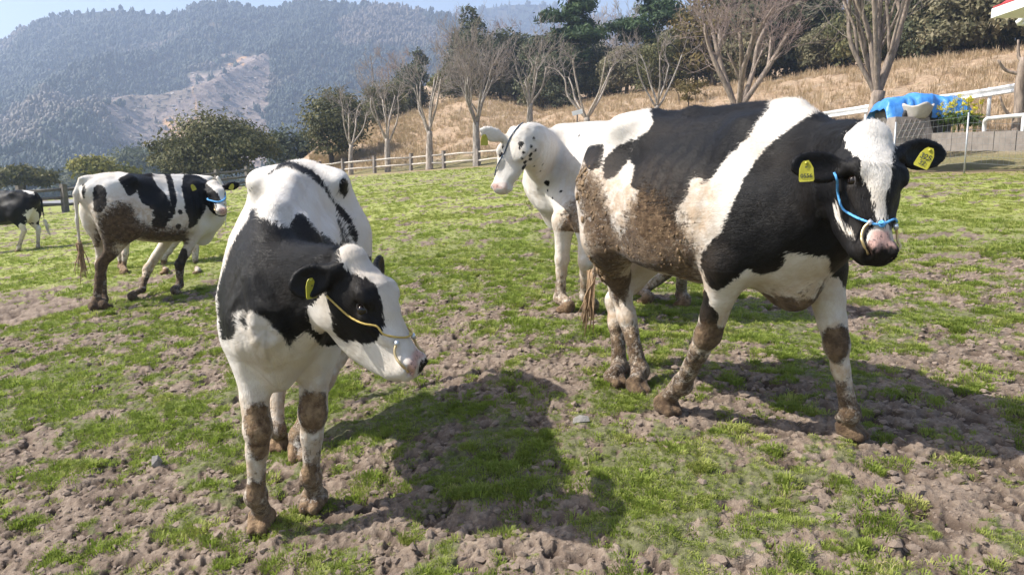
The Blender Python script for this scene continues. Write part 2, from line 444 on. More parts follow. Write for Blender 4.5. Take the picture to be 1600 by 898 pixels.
class Cow:
    """geometry of one cow; self.spec in metres, local frame x forward, y left, z up"""
    def __init__(s, name, root, yaw, scale=1.0, tpitch=0.0, head=None, legs=None, ears=None, tail=None, h=.011, neck=None, extra=None, hs=.86, fat=1.0, rear=1.0, nd=.30, nk=(.42, .36), jaw=1.0, chest=0.0):
        s.jaw = jaw; s.chest = chest
        s.nk = nk
        s.nd = nd
        s.rear = rear
        s.name = name; s.root = np.asarray(root, float); s.yaw = yaw; s.k = scale
        c, sn = math.cos(yaw), math.sin(yaw)
        s.M = np.array([[c, -sn, 0], [sn, c, 0], [0, 0, 1.0]])
        s.h = h; s.hs = hs * scale
        s.tp = tpitch; s.fat = fat
        ct, st_ = math.cos(tpitch), math.sin(tpitch)
        s.TR = np.array([[ct, 0, st_], [0, 1, 0], [-st_, 0, ct]])      # positive pitch lowers the front
        # head frame from poll and muzzle
        poll, muz, fore = head
        s.poll = s.loc(poll); mz = s.loc(muz)
        s.H = _rot(mz - s.poll, s.M.T @ np.asarray(fore, float))
        s.legs = {k: [s.loc(p) for p in v] for k, v in legs.items()}
        s.ears = ears or {}
        s.tailp = tail
        s.neckc = neck
        s.extra = extra or []
    def loc(s, p):
        """('P', px, py, dist) photo pixel with distance; otherwise local coordinates"""
        if isinstance(p[0], str):
            return s.M.T @ (at(p[1], p[2], p[3]) - s.root)
        return np.asarray(p, float)
    def T(s, p):                                    # canonical torso point -> local
        p = np.array(p, float)
        p[..., 0] = np.where(p[..., 0] < 0, p[..., 0] * s.rear, p[..., 0])
        p = p * s.k
        piv = np.array([0, 0, 1.0]) * s.k
        return (p - piv) @ s.TR.T + piv
    def Hd(s, p):                                   # head frame -> local
        return s.poll + (np.asarray(p, float) * s.hs) @ s.H.T
    def build(s):
        k = s.k
        prims = []
        X = np.array([r[0] for r in TORSO]); xs = np.linspace(X[0], X[-1], 34)
        col = lambda j: np.interp(xs, X, [r[j] for r in TORSO])
        # smooth the profile a little
        def sm(a):
            b = a.copy(); b[1:-1] = .25 * a[:-2] + .5 * a[1:-1] + .25 * a[2:]; return b
        top, bot, wd, ex, pr = (sm(sm(col(j))) for j in range(1, 6))
        bot = bot + s.chest * sstep(-.1, .45, xs)
        zc = bot + (top - bot) * .52
        Cn = s.T(np.stack([xs, 0 * xs, zc], 1)); Un = np.tile(s.TR @ np.array([0, 0, 1.0]), (len(xs), 1))
        sec = np.stack([wd * k * (1 + (s.fat - 1) * sstep(-.55, -.25, xs)), (top - zc) * k, (zc - bot) * k, ex, pr], 1)
        Cs = s.T(np.stack([xs, 0 * xs, 0 * xs + zc[0]], 1))
        s.torso = Loft(Cs, Un, sec); s.torso.straight = True; s.torso.zoff = (zc - zc[0]) * k
        s.torso.box = lambda: (np.minimum(s.T((xs[0], -.36, .6)), s.T((xs[-1], .36, .6))) - .06, np.maximum(s.T((xs[0], .36, 1.5)), s.T((xs[-1], .36, 1.5))) + .06)
        prims.append((s.torso.fn, *s.torso.box(), .03, '+'))
        def E(c, r, R=None, kk=.06): prims.append((*f_ell(c, r, R), kk * k, '+'))
        def K(a, b, ra, rb, kk=.05): prims.append((*f_cone(a, b, ra, rb), kk * k, '+'))
        TRm = s.TR
        for sg in (-1, 1):
            E(s.T((-.43, sg * .200, 1.385)), np.array((.075, .05, .045)) * k, TRm, .11)         # hook bone
            E(s.T((-.82, sg * .105, 1.27)), np.array((.055, .045, .06)) * k, TRm, .08)            # pin bone
            E(s.T((-.60, sg * .185, 1.02)), np.array((.22, .095, .33)) * k, TRm, .10)            # thigh
            E(s.T((.44, sg * .165 * s.fat, 1.07)), np.array((.15, .080, .30)) * k, TRm @ _rot((1, 0, .25), (-.25, 0, 1)), .10)  # shoulder blade
            E(s.T((.62, sg * .14 * s.fat, .99)), np.array((.12, .08, .13)) * k, TRm, .10)               # point of shoulder
            E(s.T((-.1, sg * .26 * s.fat, .98)), np.array((.38, .09, .24)) * k, TRm, .12)                # rib spring
        K(s.T((-.80, 0, 1.40)), s.T((-.1, 0, 1.425)), .028 * k, .022 * k, .06)
        K(s.T((-.1, 0, 1.425)), s.T((.50, 0, 1.41)), .022 * k, .020 * k, .09)
        E(s.T((-.83, 0, 1.40)), np.array((.07, .035, .03)) * k, TRm, .05)                      # tail head
        E(s.T((.53, 0, .69 + 1.2 * s.chest)), np.array((.13, .060, .115)) * k, TRm, .09)                         # brisket
        # flank hollow
        if s.fat == 1:
            for sg in (-1, 1): K(s.T((-.45, sg * .02, 1.435)), s.T((-.42, sg * .225, 1.375)), .030 * k, .036 * k, .05)
            for sg in (-1, 1): prims.append((*f_ell(s.T((-.26, sg * .340, 1.27)), np.array((.11, .07, .10)) * k, TRm), .11 * k, '-'))
        # neck
        p0 = s.T((.46, 0, 1.13)); d0 = s.TR @ unit((.9, 0, s.nd))
        pe = s.Hd((-.005, 0, -.095)); de = s.H @ unit((.35, 0, .95) if s.neckc is None else s.neckc)
        dist = np.linalg.norm(pe - p0)
        t = np.linspace(0, 1, 40)[:, None]
        b1, b2 = p0 + d0 * dist * s.nk[0], pe - de * dist * s.nk[1]
        Nc = (1 - t) ** 3 * p0 + 3 * (1 - t) ** 2 * t * b1 + 3 * (1 - t) * t ** 2 * b2 + t ** 3 * pe
        u0 = s.TR @ np.array([0, 0, 1.0]); u1 = s.H @ unit((-1, 0, .3))
        Nu = u0 * (1 - t) + u1 * t
        tt = t[:, 0]
        nsec = np.stack([np.interp(tt, [0, .35, .7, 1], [.19, .140, .112, .085]), np.interp(tt, [0, .35, .7, 1], [.25, .19, .135, .085]),
                         np.interp(tt, [0, .35, .7, 1], [.32, .255, .200, .13]), np.full(40, 2.1), np.interp(tt, [0, 1], [.05, .05])], 1)
        nsec[:, :3] *= k
        s.neck = Loft(Nc, Nu, nsec)
        prims.append((s.neck.fn, *s.neck.box(), .09 * k, '+'))
        # dewlap
        dl = [Nc[i] - s.neck.U[i] * nsec[i, 2] * .93 for i in (5, 14, 23)]
        K(s.T((.60, 0, .72 + 1.2 * s.chest)), dl[0], .04 * k, .035 * k, .06); K(dl[0], dl[1], .035 * k, .026 * k, .06); K(dl[1], dl[2], .026 * k, .02 * k, .05)
        # head
        HX = np.array([r[0] for r in HEAD]); hx = np.linspace(HX[0], HX[-1], 30)
        hc = lambda j: np.interp(hx, HX, [r[j] for r in HEAD])
        ht, hb, hw, he, hp = (sm(hc(j)) for j in range(1, 6))
        hb = hb * np.where((hx > .03) & (hx < .45), s.jaw, 1.0)
        hzc = hb + (ht - hb) * .55
        hk = s.hs
        s.head = Loft(s.Hd(np.stack([hx, 0 * hx, hzc], 1)), np.tile(s.H[:, 2], (30, 1)), np.stack([hw * hk, (ht - hzc) * hk, (hzc - hb) * hk, he, hp], 1))
        s.hx0 = hx[0]
        hp_ = [(s.head.fn, *s.head.box(), .045 * k, '+')]
        HR = s.H
        def HE(c, r, kk=.03, op='+', R=None): hp_.append((*f_ell(s.Hd(c), np.array(r) * hk, HR if R is None else HR @ R), kk * hk, op))
        def HK(a, b, ra, rb, kk=.03, op='+'): hp_.append((*f_cone(s.Hd(a), s.Hd(b), ra * hk, rb * hk), kk * hk, op))
        HE((-.025, 0, -.012), (.04, .07, .035), .05)                                   # poll tuft
        for sg in (-1, 1):
            HE((.165, sg * .100, .006), (.050, .026, .026), .035)                    # brow
            HE((.205, sg * .112, -.030), (.034, .016, .020), .02, '-')               # eye socket
            HK((.235, sg * .092, -.045), (.36, sg * .060, -.030), .026, .018, .03)   # cheek bone
            HE((.12, sg * .078, -.175), (.085, .036, .10), .05)                     # jaw muscle
            HE((.492, sg * .047, -.028), (.034, .030, .036), .03)                    # nostril rim
            HK((.515, sg * .050, -.030), (.500, sg * .066, -.014), .013, .009, .012, '-')    # nostril
            HK((.500, sg * .066, -.014), (.480, sg * .080, -.020), .009, .004, .01, '-')
            HK((.555, sg * .0, -.092), (.42, sg * .078, -.100), .0045, .0035, .008, '-')  # mouth
        HE((.465, 0, -.128), (.055, .052, .030), .04)                                # chin
        # ears
        for sg, key in ((-1, 'r'), (1, 'l')):
            ed, en, el, eb = (tuple(s.ears.get(key, ((.02, sg, -.12), (.5, 0, .8), .235))) + (.075,))[:4]
            en = s.H.T @ unit(s.M.T @ (CAM - s.root) - s.poll) if en is None else en
            R = _rot(np.asarray(ed, float), np.asarray(en, float))
            b0 = np.array((eb, sg * .090, -.035)); A = R[:, 0]
            s.earf = getattr(s, 'earf', {}); s.earf[key] = (b0, R, el)
            HK(b0, b0 + A * .055, .034, .028, .03)
            cc = b0 + A * (el * .56 + .01)
            HE(cc, (el * .50, .066, .024), .02, '+', R)
            if s.h < .013: HE(cc + R[:, 2] * .020 + A * .012, (el * .42, .050, .022), .012, '-', R)
        prims += hp_
        # legs
        s.hoofs = []
        for key, J in s.legs.items():
            sg = 1 if key[1] == 'l' else -1
            j0, j1, j2, j3 = J[:4]
            if key[0] == 'f':
                ff = .5 + .5 * s.fat
                K(s.T((.46, sg * .16 * ff, 1.02)), j0, .120 * k * ff, .080 * k, .10)
                K(j0, j0 + (j1 - j0) * .8, .088 * k, .050 * k, .06)
                K(j0 + (j1 - j0) * .7, j1, .052 * k, .048 * k, .03)
                E(j1, np.array((.052, .050, .066)) * k, _rot(unit(np.cross((0, 1, 0), j1 - j0)), j1 - j0), .03)
                K(j1, j1 + (j2 - j1) * .35, .048 * k, .039 * k, .03); K(j1 + (j2 - j1) * .3, j2, .039 * k, .038 * k, .03)
                E(j2, np.array((.040, .042, .044)) * k, None, .03)
            else:
                K(s.T((-.56, sg * .165, 1.05)), j0, .19 * k, .125 * k, .10)
                K(j0, j0 + (j1 - j0) * .72, .125 * k, .062 * k, .07)
                K(s.T((-.72, sg * .13, 1.05)), j0 + (j1 - j0) * .55 - np.array((.05, 0, 0)) * k, .11 * k, .06 * k, .08)
                K(j0 + (j1 - j0) * .66, j1, .058 * k, .048 * k, .04)
                up = unit(j0 - j1)
                K(j1, j1 + up * .07 * k - np.array((.055, 0, 0)) * k, .044 * k, .026 * k, .03)     # point of hock
                K(j1 + up * .07 * k - np.array((.055, 0, 0)) * k, j0 + (j1 - j0) * .5 - np.array((.05, 0, 0)) * k, .024 * k, .03 * k, .03)
                E(j1, np.array((.056, .046, .066)) * k, None, .03)
                K(j1, j1 + (j2 - j1) * .35, .055 * k, .046 * k, .03); K(j1 + (j2 - j1) * .3, j2, .046 * k, .043 * k, .03)
                E(j2, np.array((.047, .046, .046)) * k, None, .03)
            # pastern and cloven hoof: j3 is the toe tip on the ground
            td = j3 - j2; td[2] = 0
            toe = unit(unit(td) * .25 + np.array((1.0, 0, 0)))
            side = np.cross((0, 0, 1.0), toe)
            heel = j3 - toe * .088 * k + np.array((0, 0, .068)) * k
            K(j2, heel, .038 * k, .042 * k, .03)
            for q in (-1, 1):
                a = heel + side * q * .026 * k - np.array((0, 0, .012)) * k; b = j3 - toe * .016 * k + side * q * .022 * k + np.array((0, 0, .022)) * k
                K(a, b, .036 * k, .025 * k, .006)
                K(heel + side * q * .026 * k - np.array((0, 0, .035)) * k, b, .033 * k, .024 * k, .008)
                E(j2 - toe * .045 * k + side * q * .022 * k - np.array((0, 0, .025)) * k, np.array((.014, .014, .02)) * k, None, .01)   # dew claw
            s.hoofs.append((key, j3, toe))
        # tail
        if s.tailp is not None:
            tp = [s.loc(p) for p in s.tailp]
            for i in range(len(tp) - 1):
                n = len(tp) - 1
                K(tp[i], tp[i + 1], (.034 - .020 * i / n) * k, (.034 - .020 * (i + 1) / n) * k, .02)
        for e in s.extra:
            prims.append(e)
        los = np.min([p[1] for p in prims], 0) - .04; his = np.max([p[2] for p in prims], 0) + .04
        G = Field(los, his, s.h)
        for fn, lo, hi, kk, op in prims:
            G.put(fn, lo, hi, kk, op)
        V, Q = surface_nets(G.F, G.lo, s.h)
        V = relax(V, Q, 3)
        s.V, s.Q = V, Q
        s.N = vnormals(V, Q)
        s.charts()
        # muscle, ribs and skin folds as shallow relief
        x, y, z = V.T
        soft = sstep(.0, .05, np.abs(s.hl[:, 0] - .3) * 0 + np.linalg.norm(s.hl - (.5, 0, -.07), axis=1) - .16)
        d = (fbm(x * 5, y * 5, z * 5, 3, 15) - .5) * .016 * ~s.ishead + (fbm(x * 16, y * 16, z * 16, 2, 16) - .5) * .006 * soft
        rib = sstep(.62, .78, s.S) * sstep(1.28, 1.08, s.S) * sstep(.65, .95, np.abs(s.TH)) * sstep(2.3, 1.8, np.abs(s.TH)) * ~s.isleg
        d += rib * .0030 * np.sin(2 * math.pi * (s.S + .05 * np.abs(s.TH)) / .085) * (.4 + fbm(x * 3, y * 3, z * 3, 2, 17))
        nk = sstep(1.40, 1.55, s.S) * ~s.ishead * ~s.isleg * sstep(.5, 1.0, np.abs(s.TH))
        d += nk * .0042 * (np.abs(fbm(s.S * 15 + .8 * np.abs(s.TH), s.TH * 1.6, None, 3, 18) - .5) * 4 - .6)
        s.V = V = V + s.N * d[:, None]; s.N = vnormals(V, Q)
        return s
    def charts(s):
        V = s.V
        dh = s.head.fn(V); dn = s.neck.fn(V); dt = s.torso.fn(V)
        hl = (V - s.poll) @ s.H / s.hs
        near_ear = (np.abs(hl[:, 1]) > .085) & (np.abs(hl[:, 0]) < .22) & (np.linalg.norm(hl, axis=1) < .4) & (dn > .02) & (dt > .03)
        s.ear = near_ear & (dh > .012) & ((np.abs(hl[:, 1]) > .135) | ((dh > .02) & (hl[:, 2] > -.11)))
        # trunk + neck chart
        st, yt, zt, ot, _ = s.torso.local(V)
        sn, yn, zn, on, _ = s.neck.local(V)
        base = np.interp(.46, np.linspace(TORSO[0][0], TORSO[-1][0], 34), s.torso.S)
        w = sstep(-.05, .05, dt - dn) * (sn > 0)
        onneck = w > .5
        S = (base + sn) * w + np.minimum(st, base + .35) * (1 - w)
        a1, a0 = np.arctan2(yn, zn), np.arctan2(yt, zt)
        TH = np.arctan2(np.sin(a1) * w + np.sin(a0) * (1 - w), np.cos(a1) * w + np.cos(a0) * (1 - w))
        s.S, s.TH, s.onneck = S, TH, onneck
        s.hl = hl
        hs_, hy, hz_, _, _ = s.head.local(V)
        s.HS = hs_ / s.hs + s.hx0; s.HT = np.arctan2(hy, hz_)
        s.ishead = (((dh < dn - .004) | s.ear) & (dh < .25) & (dh < dt)) | ((dh < .045) & (hl[:, 0] > .05) & (hl[:, 0] < .5) & (dt > .03))
        # leg chart
        best = np.full(len(V), 1e9); lid = np.zeros(len(V), int); lt = np.zeros(len(V))
        for i, (key, J) in enumerate(s.legs.items()):
            acc = 0.0
            for a, b in zip(J[:-1], J[1:]):
                ab = b - a; t = np.clip((V - a) @ ab / (ab @ ab), 0, 1)
                d = np.linalg.norm(V - a - t[:, None] * ab, axis=1)
                m = d < best; best[m] = d[m]; lid[m] = i; lt[m] = (acc + t * np.linalg.norm(ab))[m]
                acc += np.linalg.norm(ab)
        s.isleg = (best < .13) & (dt > .012) & ~s.ishead & (V[:, 2] < .80 * s.k + .05)
        s.lid, s.lt = lid, lt
    def world(s, P):
        return np.asarray(P) @ s.M.T + s.root
R_ = math.radians
def P(*a): return ('P',) + a
def G(px, py):
    return P(px, py, on_ground(px, py)[1])          # a toe standing on the ground
COWS = {}
def spec_front():
    return Cow('cow', (-1.02, 3.544, ground(-1.0, 3.5)), R_(-81), 1.0, .15, h=.0095,
        head=(P(556, 405, 2.70), P(664, 580, 2.60), (.78, -.42, .45)), fat=.60, nd=.0, chest=.085,
        legs=dict(fr=[P(388, 520, 3.05), P(402, 668, 3.0), P(400, 775, 3.06), G(400, 838)],
                  fl=[P(497, 540, 3.2), P(489, 645, 3.15), P(485, 745, 3.2), G(481, 805)],
                  rr=[(-.42, -.22, .86), (-.60, -.17, .50), P(432, 672, 3.95), G(431, 710)],
                  rl=[(-.42, .22, .86), (-.60, .15, .50), P(466, 680, 3.9), G(465, 725)]),
        ears=dict(r=((-.10, -.72, -.75), None, .185, .01), l=((-.25, .9, -.35), (.6, .3, .8), .22)),
        tail=[(-.90, .0, 1.42), (-.98, .02, 1.25), (-.97, .03, .9), (-.95, .03, .55)])
def spec_right():
    return Cow('cow', (.903, 3.64, ground(.9, 3.64)), R_(-59.8), 1.0, 0.0, h=.0095,
        head=(P(1369, 212, 2.74), P(1383, 390, 2.56), (.22, -.88, .42)), rear=.83, nd=.0,
        legs=dict(fr=[P(1140, 410, 3.22), P(1106, 523, 3.38), P(1066, 600, 3.58), G(1054, 652)],
                  fl=[P(1285, 420, 3.3), P(1307, 540, 3.22), P(1328, 645, 3.22), G(1352, 690)],
                  rr=[(-.42, -.22, .84), P(970, 455, 4.25), P(1000, 580, 4.08), G(1008, 620)],
                  rl=[(-.45, .20, .84), P(962, 470, 4.42), P(968, 575, 4.32), G(972, 607)]),
        ears=dict(r=((.04, -1, -.15), (.25, -.2, 1), .24, .15), l=((-.20, 1, .0), (.30, .2, 1), .25, .055)),
        tail=[(-.72, 0, 1.36), (-.80, -.01, 1.25), (-.82, -.03, 1.0), P(936, 400, 4.4), P(926, 440, 4.45)])
def spec_white():
    return Cow('cow', (.78, 6.05, ground(.78, 6.0)), R_(140), 1.0, 0.0, h=.014,
        hs=.80, jaw=.76, head=(P(801, 209, 5.5), P(774, 288, 5.52), (-.80, .55, .2)), nd=.25, nk=(.35, .22), neck=(.15, -.35, .9),
        legs=dict(fr=[P(882, 345, 5.75), P(878, 405, 5.8), P(875, 465, 5.85), G(872, 488)],
                  fl=[P(918, 350, 5.6), P(915, 408, 5.6), P(915, 462, 5.7), G(913, 484)],
                  rr=[(-.42, -.22, .86), (-.74, -.18, .52), P(1003, 455, 6.6), G(998, 474)],
                  rl=[(-.42, .22, .86), (-.72, .18, .52), P(1064, 460, 6.45), G(1055, 479)]),
        ears=dict(r=((-.2, -1, -.1), (.8, -.3, .2), .21), l=((.03, .80, .62), None, .25, .06)),
        tail=[(-.90, 0, 1.38), (-.98, 0, 1.2), (-.97, 0, .9), (-.95, 0, .6)])
def spec_mid():
    return Cow('cow', (-3.90, 8.55, ground(-3.9, 8.5)), R_(52), .93, 0.0, h=.016,
        head=(P(333, 287, 8.78), P(346, 328, 8.55), (.30, -.85, .45)), ears=dict(r=((.02, -1, -.10), None, .235), l=((-.05, 1, -.05), None, .235)),
        legs=dict(fr=[(.36, -.18, .80), P(281, 412, 8.6), P(281, 445, 8.6), G(284, 460)],
                  fl=[(.30, .17, .80), P(231, 420, 8.75), P(222, 452, 8.6), G(217, 469)],
                  rr=[(-.42, -.21, .82), P(158, 415, 8.1), P(150, 472, 8.05), G(158, 485)],
                  rl=[(-.45, .20, .82), P(158, 420, 8.35), P(162, 468, 8.25), G(175, 482)]),
        tail=[(-.80, .02, 1.28), (-.86, .03, 1.15), (-.86, .04, .9), (-.85, .05, .55)])
def spec_far():
    return Cow('cow', (-11.72, 17.75, ground(-11.7, 17.75)), R_(176), .97, 0.0, h=.026,
        head=((1.15, .1, 1.1), (1.45, .1, .7), (-.5, 0, .7)),
        legs=dict(fr=[(.42, -.18, .80), (.40, -.17, .46), (.38, -.16, .13), (.47, -.16, .0)],
                  fl=[(.42, .18, .80), (.52, .17, .46), (.52, .16, .13), (.60, .16, .0)],
                  rr=[(-.42, -.21, .84), (-.70, -.17, .52), (-.66, -.17, .13), (-.56, -.17, .0)],
                  rl=[(-.42, .21, .84), (-.60, .17, .52), (-.44, .17, .13), (-.33, .17, .0)]),
        tail=[(-.86, .0, 1.34), (-.95, .0, 1.2), (-.96, .0, .95), (-.99, .0, .7)])
def spec_hidden():
    return Cow('cow', (-5.15, 11.35, ground(-5.15, 11.3)), R_(181), .90, .05, h=.02,
        head=((.86, -.15, .98), (1.02, -.22, .58), (.7, 0, .5)),
        legs=dict(fr=[(.40, -.18, .78), P(188, 395, 11.45), P(188, 416, 11.45), G(184, 428)],
                  fl=[(.44, .17, .78), P(196, 396, 11.2), P(193, 418, 11.2), G(187, 430)],
                  rr=[(-.42, -.20, .80), P(256, 400, 11.5), P(256, 418, 11.5), G(250, 429)],
                  rl=[(-.42, .20, .80), P(305, 390, 11.2), P(306, 417, 11.2), G(300, 430)]),
        tail=[(-.84, .0, 1.30), (-.92, .0, 1.15), (-.93, .0, .9), (-.92, .0, .6)])
